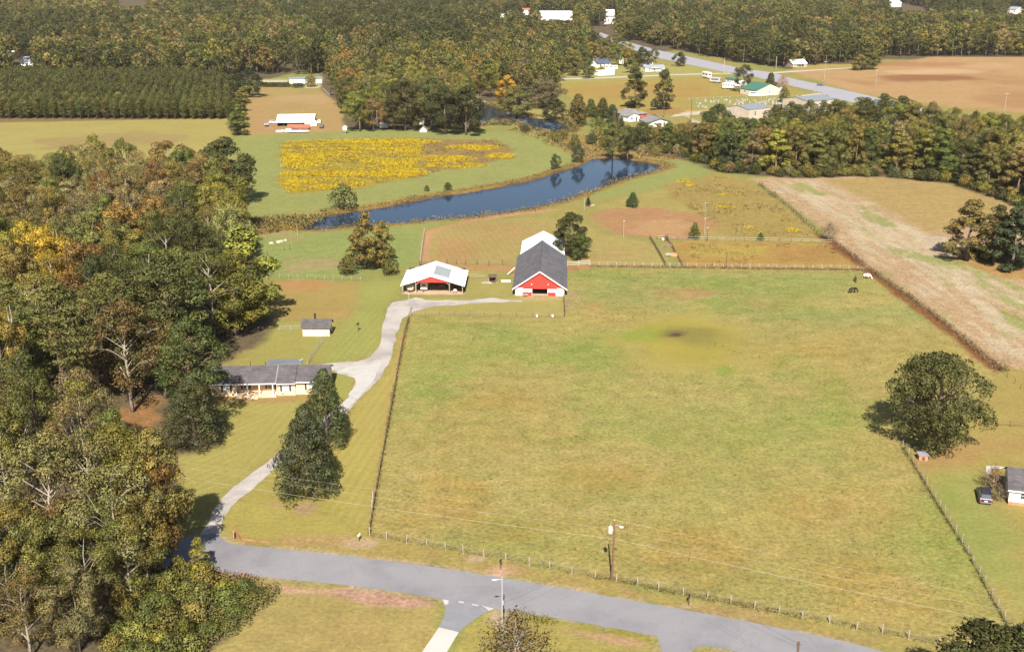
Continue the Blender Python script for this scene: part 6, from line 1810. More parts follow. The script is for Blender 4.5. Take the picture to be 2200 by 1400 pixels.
# trees round the meadow end of the middle wood
for px, py, h, w, kd, c, lb in ((770, 196, 19, 17, 'broad', (0.12, 0.125, 0.03), 'light green tree at the left front of the middle wood'), (800, 215, 15, 12, 'broad', (0.12, 0.085, 0.035), 'brown tinged tree beside the light green front tree'),
        (868, 172, 24, 22, 'round', (0.046, 0.047, 0.017), 'dark oak above the left white shed'), (925, 165, 25, 16, 'broad', (0.07, 0.078, 0.025), 'tall green tree between the two sheds'),
        (955, 192, 21, 19, 'round', (0.046, 0.048, 0.017), 'dark oak above the tent shaped shed'), (1000, 188, 22, 19, 'round', (0.044, 0.047, 0.018), 'dark oak beside the dead snag'),
        (845, 230, 11, 9, 'broad', (0.06, 0.068, 0.028), 'lower dark tree right of the left white shed'), (745, 110, 20, 20, 'round', 'orange', 'large orange tree behind the mobile home'),
        (1088, 164, 16, 15, 'round', (0.27, 0.18, 0.022), 'bright golden tree over the dark pond'), (1110, 188, 15, 19, 'round', (0.105, 0.105, 0.035), 'olive tree leaning over the dark pond'),
        (1168, 168, 16, 22, 'round', (0.125, 0.108, 0.055), 'broad willowy grey brown tree beside the dark pond'), (1052, 150, 16, 14, 'broad', 'ygreen', 'bright green tree left of the golden one'),
        (1020, 122, 20, 17, 'round', (0.20, 0.13, 0.03), 'orange tan tree behind the bright green one'), (1048, 118, 18, 14, 'broad', 'orange', 'rusty orange tree right of the orange tan one'),
        (1168, 130, 15, 13, 'broad', 'green', 'green tree at the near end of the white lane'), (1120, 125, 17, 14, 'sparse', (0.16, 0.12, 0.07), 'bare tan tree behind the golden tree'),
        (960, 158, 15, 12, 'broad', 'mgreen', 'mid green crown above the dark oaks')):
    ht(kd, px, py, h, w, c, lb)
for px, py, h, w, kd, c, lb in ((1195, 212, 11, 14, 'round', 'dgreen', 'dark bushy tree on the shore left of the brown cedar'), (1243, 204, 15, 12, 'cedar', (0.105, 0.082, 0.026), 'large brown cedar on the shore of the dark pond'),
        (1270, 214, 9, 7, 'cedar', 'dgreen', 'slim dark cedar right of the brown cedar'), (1296, 212, 10, 9, 'cedar', 'dgreen', 'dark cedar left of the bungalow roof'), (1316, 226, 9, 9, 'cedar', (0.05, 0.062, 0.03), 'dull cedar touching the bungalow corner'),
        (1286, 248, 8, 8, 'bush', 'green', 'green rounded bush below the dark cedars'), (1320, 243, 9, 5, 'cedar', (0.08, 0.07, 0.03), 'brownish cedar in front of the bungalow wall'), (1336, 254, 8, 4, 'cedar', (0.075, 0.07, 0.03), 'thin brownish cedar below the bungalow porch'),
        (1235, 290, 6, 6, 'cedar', (0.11, 0.095, 0.03), 'small tan cedar on the weedy bank'), (1318, 264, 16, 12, 'broad', 'green', 'green tree at the left tip of the right wood'), (1350, 272, 14, 10, 'broad', 'bluegreen', 'blue green tree beside the left tip tree'),
        (1545, 226, 16, 16, 'round', (0.06, 0.066, 0.025), 'round dark tree left of the lower metal building'), (1463, 113, 10, 12, 'round', 'dgreen', 'dark round tree by the highway bend'),
        (1600, 141, 16, 12, 'broad', (0.07, 0.066, 0.025), 'ragged dark tree between bus and highway'), (1657, 158, 11, 8, 'cedar', 'dgreen', 'dark tree left of the bare orange sapling'),
        (1683, 162, 10, 9, 'bare', (0.24, 0.12, 0.06), 'bare orange tan sapling beside the highway'), (1685, 186, 9, 6, 'bush', 'green', 'green bush at the corner of the navy roofed home'),
        (1325, 100, 14, 11, 'broad', 'lime', 'lime green tree behind the dark blue roof'), (1352, 94, 15, 12, 'broad', 'gold', 'yellow tree at the highway bend'), (1355, 123, 11, 12, 'round', 'mgreen', 'round green tree on the lane between the cottages'),
        (1380, 102, 14, 12, 'round', 'dgreen', 'dark tree right of the yellow bend tree'), (1405, 105, 13, 8, 'broad', 'green', 'narrow green tree in front of the highway'), (1240, 112, 16, 14, 'round', (0.10, 0.1, 0.035), 'olive tree left of the white trailer home'),
        (1265, 130, 12, 10, 'round', 'green', 'green tree against the white trailer home'), (1862, 107, 14, 16, 'round', (0.085, 0.08, 0.025), 'dark green tree pair on the edge of the tan field'), (1850, 118, 11, 12, 'round', 'olive', 'lower tree left of the pair at the tan field'),
        (1880, 110, 13, 12, 'round', 'mgreen', 'right hand tree of the pair at the tan field'), (1292, 141, 5, 6, 'bush', 'ygreen', 'yellow green bush before the dark blue roof')):
    ht(kd, px, py, h, w, c, lb)
for k, (px, py, h, w, c) in enumerate(((1228, 104, 17, 13, 'olive'), (1246, 96, 17, 13, 'green'), (1258, 108, 14, 11, 'mgreen'), (1272, 92, 17, 14, 'olive'), (1284, 104, 12, 11, 'dgreen'), (1296, 86, 16, 13, 'green'), (1302, 100, 12, 10, 'brown'), (1312, 78, 15, 13, 'olive'),
                                       (1318, 92, 12, 11, 'mgreen'), (1334, 80, 12, 11, 'green'), (1338, 110, 9, 8, 'dgreen'), (1368, 112, 10, 9, 'olive'))):
    ht('broad', px, py, h, w, c, f'{ORD[k]} from left of the trees shading the cottages by the highway bend', group='trees shading the far cottages')
sn = PV(1024, 280)
t = thing('dead_tree', 'tall bare white dead tree at the meadow end of the dark pond', 'dead tree', tuple(sn), 0)
g = MB(); g.tube([(0, 0, -0.2), (0.4, 0, 6), (0.9, 0.2, 12), (0.8, 0, 17)], [0.42, 0.34, 0.25, 0.08], 8)
for a, b_ in (((0.9, 0.2, 12.0), (3.6, 0.3, 14.2)), ((0.85, 0.2, 12.8), (-1.4, 0, 14.8)), ((0.8, 0.1, 13.5), (2.2, 0, 16.4)), ((0.8, 0.1, 14.2), (-0.4, 0.4, 16.2)), ((2.2, 0.25, 13.0), (4.8, 0.5, 13.0))):
    g.tube([a, tuple((np.array(a) + np.array(b_)) / 2 + np.array((0, 0, .3))), b_], [0.17, 0.12, 0.03], 5, False)
g.build('trunk', plain('dead_wood', (0.30, 0.26, 0.21), 0.9, 0.15, 2), t)
for k, (px, ptop, h, lb) in enumerate(((112, 628, 20, 'bare white dead tree forking out of the left wood'), (190, 655, 19, 'short white dead trunk right of the forking dead tree'), (20, 655, 20, 'pale dead branches at the left edge of the wood'))):
    x, y = P(px, ptop, h)
    t = thing('dead_tree', lb, 'dead tree', (float(x), float(y), 0), k)
    g = MB(); g.tube([(0, 0, 0), (0.2, 0, h * .5), (0, 0.2, h * .78)], [0.3, 0.24, 0.16], 7)
    for q in range(5):
        a = rng.uniform(0, 6.28); g.tube([(0, 0.1, h * .74), (math.cos(a) * 1.0, math.sin(a) * .8, h * .86), (math.cos(a) * (1.2 + .3 * q), math.sin(a), h * (.94 + .012 * q))], [0.13, 0.09, 0.03], 5, False)
    g.build('trunk', plain('dead_wood', (0.30, 0.26, 0.21), 0.9, 0.15, 2), t)

# ------------------------------------------------------------------ woods, tree by tree
CW = dict(dgreen='dark green', green='green', mgreen='mid green', olive='olive', ygreen='yellow green', lime='lime green', rust='rust brown', tan='tan', brown='brown', gold='golden', orange='orange', grey='grey green', pine='deep green', pine2='green', bluegreen='blue green', plum='plum', sage='sage green')
NOUN = {'broad': 'broadleaf tree', 'round': 'round crowned tree', 'sparse': 'thin leaved tree', 'pine': 'pine', 'vine': 'vine clad tree', 'bush': 'bush', 'bigpine': 'large pine'}


def poisson(poly, dmin, seed, tries=60000, avoid=()):
    r = np.random.default_rng(seed)
    lo, hi = poly.min(0), poly.max(0)
    c = r.uniform(lo, hi, (tries, 2))
    c = c[inpoly(c[:, 0], c[:, 1], poly)]
    cell = {}; out = []
    for x, y in c:
        k = (int(x // dmin), int(y // dmin))
        ok = True
        for i in (-1, 0, 1):
            for j in (-1, 0, 1):
                for q in cell.get((k[0] + i, k[1] + j), ()):
                    if (q[0] - x) ** 2 + (q[1] - y) ** 2 < dmin * dmin: ok = False; break
                if not ok: break
            if not ok: break
        if ok:
            for hx, hy, hr in avoid:
                if (hx - x) ** 2 + (hy - y) ** 2 < (hr * 0.62) ** 2: ok = False; break
        if ok:
            cell.setdefault(k, []).append((x, y)); out.append((x, y))
    return out


WOODT = []      # (zone phrase, kind, colour word, x, y, h, w, colour)
PAL = {
    'autumn': [('olive', 5), ('rust', 1.5), ('tan', 3), ('brown', 3), ('sage', 4), ('green', 2), ('mgreen', 3), ('ygreen', 2), ('grey', 3), ('dgreen', 1)],
    'warm': [('rust', 1.5), ('olive', 5), ('tan', 2), ('brown', 3), ('green', 1.5), ('mgreen', 2), ('ygreen', 1)],
    'dark': [('dgreen', 4), ('green', 4), ('olive', 2), ('mgreen', 2)],
    'sage': [('sage', 4), ('grey', 2), ('olive', 2), ('mgreen', 4), ('green', 1)],
    'gold': [('gold', 3), ('ygreen', 1), ('olive', 2)],
    'brown': [('brown', 4), ('rust', 2), ('olive', 3), ('tan', 2), ('grey', 1)],
    'mid': [('green', 4), ('dgreen', 2), ('olive', 3), ('mgreen', 3), ('ygreen', 2), ('rust', .6), ('brown', 1.2), ('grey', 1), ('orange', .2)],
    'right': [('green', 3), ('dgreen', 3), ('olive', 5), ('mgreen', 3), ('ygreen', 0.8), ('brown', 2), ('grey', 1), ('bluegreen', 1)],
}


def pick(pal, r):
    n, w = zip(*PAL[pal]); w = np.array(w, float)
    return n[r.choice(len(n), p=w / w.sum())]


def zone_pal(u, v):
    """what grows where in the left wood, by position of the crown"""
    if 0 < u < 110 and 455 < v < 560: return 'gold'
    if v < 400: return 'autumn'
    if 110 < u < 240 and v < 480: return 'sage'
    if 180 < u < 420 and 440 < v < 620: return 'dark'
    if v < 560: return 'autumn'
    if v < 880: return 'warm'
    if u < 110 and v > 1040: return 'brown'
    if u > 250 and v < 1010: return 'warm'
    return 'sage'


rw = np.random.default_rng(21)
L1 = PP([(-130, 430), (200, 424), (360, 424), (440, 440), (490, 500), (505, 590), (505, 680), (470, 740), (420, 775), (395, 830), (330, 880), (200, 905), (-130, 915)])
for x, y in poisson(L1, 7.9, 3, avoid=hero):
    h = rw.uniform(14, 22); w = rw.choice([rw.uniform(9.5, 12.5), rw.uniform(13, 18)])
    u, v = UP(x, y, h)
    c = pick(zone_pal(u, v), rw); b_ = UP(x, y)[1]
    if v > 545 and rw.uniform() < 0.22: kd, c = 'pine', 'pine2'; h += 2
    else: kd = rw.choice(['broad', 'round', 'sparse'], p=[.5, .2, .3] if c not in ('tan', 'sage', 'grey') else [.3, .1, .6])
    z = ('at the left wood far end' if b_ < 470 else 'in the left wood near the lone tree' if b_ < 590 else 'in the left wood near the shed' if b_ < 740 else 'in the left wood by the house')
    WOODT.append((z, str(kd), c, x, y, h, w, c))
L2 = PP([(-120, 985), (60, 1000), (170, 1000), (225, 1040), (255, 1100), (262, 1126), (200, 1122), (-120, 1098)])
for x, y in poisson(L2, 6.3, 4, avoid=hero):
    h = rw.uniform(17, 21); w = rw.uniform(9.5, 12.5); u, v = UP(x, y, h)
    c = pick('warm' if u > 245 else 'sage', rw)
    WOODT.append(('between the drive and the left edge', str(rw.choice(['sparse', 'broad'], p=[.6, .4])), c, x, y, h, w, c))
L3 = PP([(-120, 1232), (250, 1238), (320, 1256), (250, 1330), (170, 1440), (-120, 1440)])
for x, y in poisson(L3, 5.6, 6, avoid=hero):
    h = rw.uniform(9, 14); w = rw.uniform(6.5, 9.5); u, v = UP(x, y, h)
    c = pick('brown' if u < 150 else 'mid', rw)
    WOODT.append(('in the wood below the road', str(rw.choice(['sparse', 'broad'], p=[.5, .5])), c, x, y, h, w, c))
for px, py, h, w, kd, c in ((310, 930, 21, 11, 'broad', 'olive'), (250, 905, 21, 11, 'sparse', 'ygreen'), (322, 985, 18, 9, 'broad', 'rust'), (298, 1060, 14.5, 9, 'broad', 'olive'), (262, 1105, 13, 9, 'sparse', 'mgreen'), (12, 1085, 16, 11, 'broad', 'olive'), (75, 1110, 15, 10, 'broad', 'mgreen'), (40, 1135, 12, 9, 'broad', 'green'), (90, 925, 22, 15, 'sparse', 'sage'), (180, 930, 21, 14, 'sparse', 'sage'), (230, 1000, 19, 12, 'sparse', 'sage')):
    x, y = P(px, py, h); WOODT.append(('between the drive and the left edge', kd, c, float(x), float(y), h, w, c))
# brush below the road: bushes one by one
B1 = PP([(300, 1245), (440, 1246), (560, 1275), (545, 1310), (470, 1370), (410, 1430), (240, 1430), (250, 1330)])
for x, y in poisson(B1, 2.7, 8):
    c = ('green', 'mgreen', 'ygreen', 'olive', 'mgreen', 'green')[rw.integers(6)]
    u, v = UP(x, y)
    WOODT.append(('in the thicket below the road', 'bush', c, x, y, rw.uniform(1.8, 3.6) * (0.7 if u > 480 else 1.15), rw.uniform(3.2, 4.8), c))
x, y = P(428, 1232); WOODT.append(('at the road edge beside the thicket', 'vine', 'ygreen', float(x), float(y), 5.5, 3.6, 'ygreen'))
# edge bushes of the left wood
E1 = PP([(440, 442), (520, 480), (545, 520), (530, 560), (505, 560), (490, 500)])
for x, y in poisson(E1, 4.2, 9):
    c = pick('autumn', rw); WOODT.append(('at the creek edge of the left wood', 'bush', c, x, y, rw.uniform(2.5, 4.5), rw.uniform(4, 6), c))
# right wood
R1 = PP([(1372, 318), (1480, 335), (1560, 366), (1700, 376), (1900, 372), (2050, 390), (2150, 420), (2260, 462), (2260, 345), (2080, 318), (1900, 300), (1760, 296), (1660, 306), (1560, 304), (1480, 302), (1400, 300)])
for x, y in poisson(R1, 7.6, 12, avoid=hero):
    u0, v0 = UP(x, y)
    h = rw.uniform(14, 19); w = rw.uniform(10, 14)
    if u0 < 1500: h *= 0.66; w *= 0.8
    lim = 262 if u0 < 1500 else 252 if u0 < 1770 else 0
    while lim and h > 4 and UP(x, y, h)[1] < lim: h *= 0.94
    w = min(w, h * 0.95)
    c = pick('right', rw)
    front = sdist(np.array([x]), np.array([y]), R1)[0] < 7 and v0 > 328
    kd = 'vine' if front and rw.uniform() < 0.7 else str(rw.choice(['broad', 'round', 'sparse', 'vine'], p=[.45, .2, .1, .25]))
    if v0 < 322 and u0 > 1650 and rw.uniform() < 0.65: kd, c, h = 'pine', 'pine', rw.uniform(17, 21)
    xs = 'left third' if u0 < 1680 else 'middle third' if u0 < 1940 else 'right third'
    WOODT.append((f'in the right wood {"front" if front else "body"}, {xs}', kd, c, x, y, h, w, c))
R2 = PP([(1380, 322), (1480, 340), (1560, 372), (1700, 382), (1900, 379), (2050, 396), (2150, 428), (2210, 455), (2150, 421), (2050, 390), (1900, 373), (1700, 376), (1560, 366), (1480, 334)])
for x, y in poisson(R2, 3.8, 13):
    u0, v0 = UP(x, y); c = pick('right', rw); xs = 'left third' if u0 < 1680 else 'middle third' if u0 < 1940 else 'right third'
    WOODT.append((f'along the field foot of the right wood, {xs}', 'bush', c, x, y, rw.uniform(2.6, 5.0), rw.uniform(4.5, 6.5), c))
R3 = PP([(1330, 285), (1480, 276), (1480, 300), (1400, 312), (1340, 312)])
for x, y in poisson(R3, 6.5, 14, avoid=hero):
    c = pick('right', rw); h = rw.uniform(6, 10)
    while h > 2.5 and UP(x, y, h)[1] < 274: h *= 0.93
    WOODT.append(('below the carport house', 'round', c, x, y, h, min(h, 8) * rw.uniform(0.8, 1.05), c))
# shrubs between the ponds
for px, py, h, w, c in ((1170, 292, 3, 7, 'grey'), (1085, 268, 3.0, 9, 'grey'), (1128, 284, 3.5, 5, 'dgreen'), (1210, 300, 5, 6, 'olive'), (1190, 305, 4, 6, 'mgreen'), (1225, 280, 6, 7, 'grey'), (1270, 310, 5, 6, 'bluegreen'), (1300, 318, 6, 6, 'green'), (1285, 300, 6, 6, 'olive'),
                        (1380, 330, 4, 6, 'grey'), (1350, 322, 6, 6, 'dgreen'), (1410, 336, 4.5, 5, 'olive'), (1440, 330, 5, 6, 'dgreen'), (1240, 262, 5, 8, 'dgreen'), (1060, 268, 3, 5, 'grey')):
    x, y = P(px, py); WOODT.append(('on the weedy bank between the ponds', 'bush', c, float(x), float(y), h, w, c))
# hedge row of small shrubs in front of the mobile home
for k in range(11):
    x, y = P(566 + k * 7.4 + (8 if k > 7 else 0), 187 + (k > 7) * 1.5); WOODT.append(('in the clipped row below the mobile home', 'bush', 'dgreen' if k % 3 else 'green', float(x), float(y), 3.0, 5.0, 'dgreen'))
x, y = P(668, 187); WOODT.append(('in front of the mobile home', 'bush', 'olive', float(x), float(y), 7.5, 8, 'olive'))
# middle wood: the nearest trees one by one, those behind them belong to the far woodland
FAR = []
M1 = PP([(722, 205), (752, 245), (780, 268), (1000, 270), (1012, 230), (1020, 200), (1050, 196), (1140, 205), (1190, 190), (1210, 150), (1000, 140), (705, 160)])
mt = sorted(poisson(M1, 7.4, 15, avoid=hero), key=lambda p: p[1])
for i, (x, y) in enumerate(mt):
    h = rw.uniform(15, 20); w = rw.uniform(9, 13); c = pick('mid', rw)
    if i < 95:
        WOODT.append(('in the middle wood behind the meadow' if UP(x, y)[1] > 232 else 'in the middle wood behind the oaks', str(rw.choice(['broad', 'round', 'sparse'], p=[.55, .25, .2])), c, x, y, h, w, c))
    else: FAR.append((x, y, h, w, 0, c))

groups = {}
for i, q in enumerate(WOODT): groups.setdefault((q[0], q[1], CW[q[2]]), []).append(i)
LAB = {}
for (z, kd, cw), idx in groups.items():
    idx.sort(key=lambda i: float(UP(WOODT[i][3], WOODT[i][4], WOODT[i][5] * 0.7)[0]))
    nn = NOUN[kd]
    for k, i in enumerate(idx):
        if len(idx) == 1: LAB[i] = f'only {cw} {nn} {z}'
        elif k == len(idx) - 1: LAB[i] = f'rightmost {cw} {nn} {z}'
        elif k == 0: LAB[i] = f'leftmost {cw} {nn} {z}'
        else: LAB[i] = f'{ordw(k + 1)} {cw} {nn} from left {z}'
for i, (z, kd, cw, x, y, h, w, c) in enumerate(WOODT):
    zg = z.split(',')[0]
    tree(kd, x, y, h, w, c, LAB[i], group=('bushes ' if kd == 'bush' else 'trees ') + zg)

# ------------------------------------------------------------------ pine plantation, row by row
edge = P(492, 252); nrow = 0; count = 0
rp = np.random.default_rng(31)
PLANT = []
y0 = float(P(300, 257)[1])
for row in range(48):
    y = y0 + row * 3.9
    xr = float(P(490, UP(0, y)[1])[0])
    if row > 34: xr -= (row - 34) * 2.2
    k = 0; x = xr
    xl = float(P(-30, UP(0, y)[1])[0])
    while x > xl:
        PLANT.append((row, k, x + rp.normal() * 0.35, y + rp.normal() * 0.35 + (xr - x) * 0.02, rp.uniform(8.2, 10.5), rp.uniform(4.6, 5.6)))
        x -= 4.4; k += 1
NP_IND = 0
for row, k, x, y, h, w in PLANT:
    if row < 11 and NP_IND < 300:
        rown = ('front row' if row == 0 else f'{ORD[row]} row back')
        tree('rowpine', x, y, h, w, 'pine' if rp.uniform() < 0.75 else 'pine2', f'{ordw(k + 1)} young pine from the lane end, {rown} of the plantation', group='young pines planted in rows')
        NP_IND += 1
    else: FAR.append((x, y, h, w, 2, 'pine' if rp.uniform() < 0.8 else 'pine2'))

# ------------------------------------------------------------------ far woodland: one mass
rf = np.random.default_rng(41)
FP = [(-400, -70), (2600, -70), (2600, 120), (1900, 123), (1866, 130), (1690, 146), (1600, 138), (1520, 122), (1430, 103), (1362, 86), (1336, 92), (1270, 120), (1225, 145), (1205, 152), (1000, 140), (705, 160), (500, 162), (500, 176), (-400, 176)]
CLEAR = [[(1160, 26), (1232, 26), (1232, 43), (1160, 43)], [(1298, 25), (1324, 25), (1324, 52), (1298, 52)], [(1074, 33), (1086, 33), (1086, 41), (1074, 41)], [(1122, 20), (1139, 20), (1139, 32), (1122, 32)],
         [(1912, 5), (1937, 5), (1990, 16), (1994, 26), (1950, 24), (1912, 15)], [(2163, 18), (2200, 22), (2200, 32), (2163, 30)], [(44, 124), (74, 124), (74, 142), (44, 142)], [(10, 114), (30, 114), (30, 124), (10, 124)],
         [(1262, 58), (1312, 60), (1306, 74), (1266, 66)], [(250, -10), (312, -10), (316, 12), (270, 14), (252, 8)], [(590, 103), (632, 104), (628, 110), (594, 109)], [(742, 108), (800, 110), (796, 117), (746, 116)]]
CLEAR = [[(x + (-7 if x < sum(q[0] for q in c) / len(c) else 7), y + 1.5 * (y > sum(q[1] for q in c) / len(c))) for x, y in c] for c in CLEAR]
FPW = np.array(FP)
pts = []
for d0, d1, st in ((540, 1250, 8.6), (1250, 1800, 10.0), (1800, 3400, 14.0)):
    ys = np.arange(d0, d1, st); hw = 0.52 * d1 + 60
    xs = np.arange(-hw, hw, st)
    A, B = np.meshgrid(xs, ys)
    A = A.ravel() + rf.uniform(-.42, .42, A.size) * st; B = B.ravel() + rf.uniform(-.42, .42, B.size) * st
    h = rf.uniform(14, 22, A.size) * (1 + 0.8 * (vnoise(A, B, 45, 71, 2) - 0.5)); w = rf.uniform(10.5, 17, A.size) * (st / 8.6) ** 0.75
    u, v = UP(A, B); ut, vt = UP(A, B, h * 0.92); um, vm = UP(A, B, h * 0.5)
    ok = inpoly(u, v, FPW) & (u > -140) & (u < 2340)
    for c in CLEAR:
        c = np.array(c)
        for a, b_ in ((u, v), (ut, vt), (um, vm), UP(A, B, h * 0.72), UP(A, B, h * 0.25)): ok &= ~inpoly(a, b_, c)
    for i in np.where(ok)[0]: pts.append((A[i], B[i], h[i], w[i], u[i], v[i]))
PINEZ = [np.array([(520, -70), (1010, -70), (1000, 40), (930, 80), (720, 105), (600, 60)]), np.array([(1840, 10), (2300, 20), (2300, 60), (1900, 70)]), np.array([(-100, 60), (200, 60), (300, 90), (-100, 110)])]
fn = ['olive', 'green', 'mgreen', 'dgreen', 'rust', 'tan', 'brown', 'grey', 'ygreen', 'orange', 'gold', 'plum']
fw = np.array([5, 8, 5, 7, .4, .7, 1.6, 2.0, .8, .12, .12, .05]); fw /= fw.sum()
pa = np.array(pts)
inz = np.zeros(len(pa), bool)
for q in PINEZ: inz |= inpoly(pa[:, 4] + (vnoise(pa[:, 0], pa[:, 1], 80, 5) - .5) * 80, pa[:, 5], q)
cl = vnoise(pa[:, 0], pa[:, 1], 70, 9, 2)
for i, (x, y, h, w, u, v) in enumerate(pts):
    if inz[i] and rf.uniform() < 0.88: FAR.append((x, y, h, w * .85, 1, 'pine' if rf.uniform() < .8 else 'dgreen'))
    else:
        c = fn[rf.choice(len(fn), p=fw)]
        if cl[i] > 0.62 and rf.uniform() < 0.5: c = 'dgreen'
        if cl[i] < 0.36 and rf.uniform() < 0.4: c = ('olive', 'ygreen', 'tan')[rf.integers(3)]
        FAR.append((x, y, h, w, 1 if rf.uniform() < 0.12 else 0, c))
fa = np.array([(q[0], q[1], 0.0) for q in FAR], np.float32)
far_kinds = []
pcol = bpy.data.collections.new('far_tree_shapes')


def far_kind(name, *a, **k):
    kd = tree_kind(name, *a, **k)
    bm = bmesh.new(); bm.from_mesh(kd['crown']); nf = len(bm.faces); bm.from_mesh(kd['trunk'])
    bm.faces.ensure_lookup_table()
    for f in bm.faces[nf:]: f.material_index = 1
    me = bpy.data.meshes.new(name); bm.to_mesh(me); bm.free()
    me.materials.append(kd['crown'].materials[0]); me.materials.append(kd['trunk'].materials[0])
    o = bpy.data.objects.new(f'{len(far_kinds):02d}_{name}', me); pcol.objects.link(o)
    far_kinds.append((kd['h'], kd['w']))


for s in range(4): far_kind('far_broadleaf', 200 + s, 18, 13, 0.15, (p_dome, p_ovoid)[s % 2], 55, 900, 1.0, 0.19, M_LEAFI, M_BARK, limbs=3, boughs=11)
for s in range(3): far_kind('far_pine', 210 + s, 20, 9, 0.3, p_pine, 20, 520, 1.2, 0.19, M_LEAFI, M_BARKR, flat=0.6, limbs=3, aspect=0.5)
for s in range(3): far_kind('far_young_pine', 220 + s, 9.5, 4.8, 0.14, p_ovoid, 18, 420, 0.85, 0.2, M_LEAFI, M_BARKR, flat=0.7, limbs=2, aspect=0.45, jit=0.8, trunk_r=0.1)
off = {0: (0, 4), 1: (4, 3), 2: (7, 3)}


def instanced(name, sel, label, cat):
    n = len(sel)
    me = bpy.data.meshes.new(name)
    me.vertices.add(n); me.vertices.foreach_set('co', fa[sel].ravel())
    idx = np.array([off[FAR[i][4]][0] + rf.integers(off[FAR[i][4]][1]) for i in sel], np.int32)
    scl = np.array([(FAR[i][3] / far_kinds[k][1], FAR[i][3] / far_kinds[k][1], FAR[i][2] / far_kinds[k][0]) for i, k in zip(sel, idx)], np.float32)
    rot = np.zeros((n, 3), np.float32); rot[:, 2] = rf.uniform(0, 6.28, n)
    tin = np.array([(*(jcol(FAR[i][5], rf, 0.12) * 0.86), 1) for i in sel], np.float32)
    a = me.attributes.new('pick', 'INT', 'POINT'); a.data.foreach_set('value', idx)
    a = me.attributes.new('scl', 'FLOAT_VECTOR', 'POINT'); a.data.foreach_set('vector', scl.ravel())
    a = me.attributes.new('rot', 'FLOAT_VECTOR', 'POINT'); a.data.foreach_set('vector', rot.ravel())
    a = me.attributes.new('tint', 'FLOAT_COLOR', 'POINT'); a.data.foreach_set('color', tin.ravel())
    o = link(name, me)
    tag(o, label, cat, kind='stuff')
    ng = bpy.data.node_groups.new(name, 'GeometryNodeTree')
    ng.interface.new_socket('Geometry', in_out='INPUT', socket_type='NodeSocketGeometry')
    ng.interface.new_socket('Geometry', in_out='OUTPUT', socket_type='NodeSocketGeometry')
    gi = ng.nodes.new('NodeGroupInput'); go = ng.nodes.new('NodeGroupOutput')
    ci = ng.nodes.new('GeometryNodeCollectionInfo'); ci.inputs['Collection'].default_value = pcol
    ci.inputs['Separate Children'].default_value = True; ci.inputs['Reset Children'].default_value = True
    ip = ng.nodes.new('GeometryNodeInstanceOnPoints'); ip.inputs['Pick Instance'].default_value = True
    def na(nm, ty):
        q = ng.nodes.new('GeometryNodeInputNamedAttribute'); q.data_type = ty; q.inputs[0].default_value = nm; return q.outputs[0]
    L = ng.links.new
    L(gi.outputs[0], ip.inputs['Points']); L(ci.outputs[0], ip.inputs['Instance'])
    L(na('pick', 'INT'), ip.inputs['Instance Index']); L(na('rot', 'FLOAT_VECTOR'), ip.inputs['Rotation']); L(na('scl', 'FLOAT_VECTOR'), ip.inputs['Scale'])
    L(ip.outputs[0], go.inputs[0])
    md = o.modifiers.new('trees', 'NODES'); md.node_group = ng
    return o


instanced('far_woodland', [i for i, q in enumerate(FAR) if q[4] != 2], 'far mixed autumn woodland reaching to the top edge', 'woodland')
instanced('plantation_depth', [i for i, q in enumerate(FAR) if q[4] == 2], 'closed deeper rows of the young pine plantation', 'woodland')


# ------------------------------------------------------------------ weeds, flowers, tall grass
def weeds(name, label, cat, xy, per, size, height, spread, cols, colw=None, z0=0.0, upright=0.5, aspect=0.5, seed=1):
    r = np.random.default_rng(seed)
    n = len(xy)
    if n == 0: return
    base = np.repeat(np.asarray(xy, float), per, 0)
    m = len(base)
    hs = np.repeat(r.uniform(0.5, 1.2, n), per)
    pos = np.zeros((m, 3)); pos[:, :2] = base + r.normal(size=(m, 2)) * spread
    pos[:, 2] = z0 + np.abs(r.uniform(0, 1, m)) ** 0.8 * height * hs + 0.05
    nrm = r.normal(size=(m, 3)); nrm[:, 2] = np.abs(nrm[:, 2]) * (1 - upright) + 0.15
    ci = r.choice(len(cols), n, p=None if colw is None else np.array(colw) / sum(colw))
    tint = np.repeat(np.array(cols)[ci], per, 0) * r.uniform(0.8, 1.2, (m, 1))
    lv = np.stack([r.uniform(size=m), np.repeat(r.uniform(size=n), per), np.repeat(r.uniform(size=n) * .8, per)], 1)
    up_ = r.normal(size=(m, 3)) * 0.3 + np.array([0, -0.35, 1.0])
    me = leaf_mesh(name, pos, nrm, size, lv, M_WEED, tint, aspect, r, shade=up_ / np.linalg.norm(up_, axis=1, keepdims=True))
    o = link(name, me); tag(o, label, cat, kind='stuff'); return o


def scatter(poly, n, seed, world=False, thr=None, sc_=8, sx=1.0):
    r = np.random.default_rng(seed); poly = np.array(poly) if world else PP(poly)
    lo, hi = poly.min(0), poly.max(0); c = r.uniform(lo, hi, (n, 2)); c = c[inpoly(c[:, 0], c[:, 1], poly)]
    if thr is not None: c = c[vnoise(c[:, 0] / sx, c[:, 1], sc_, seed, 4) > thr]
    return c


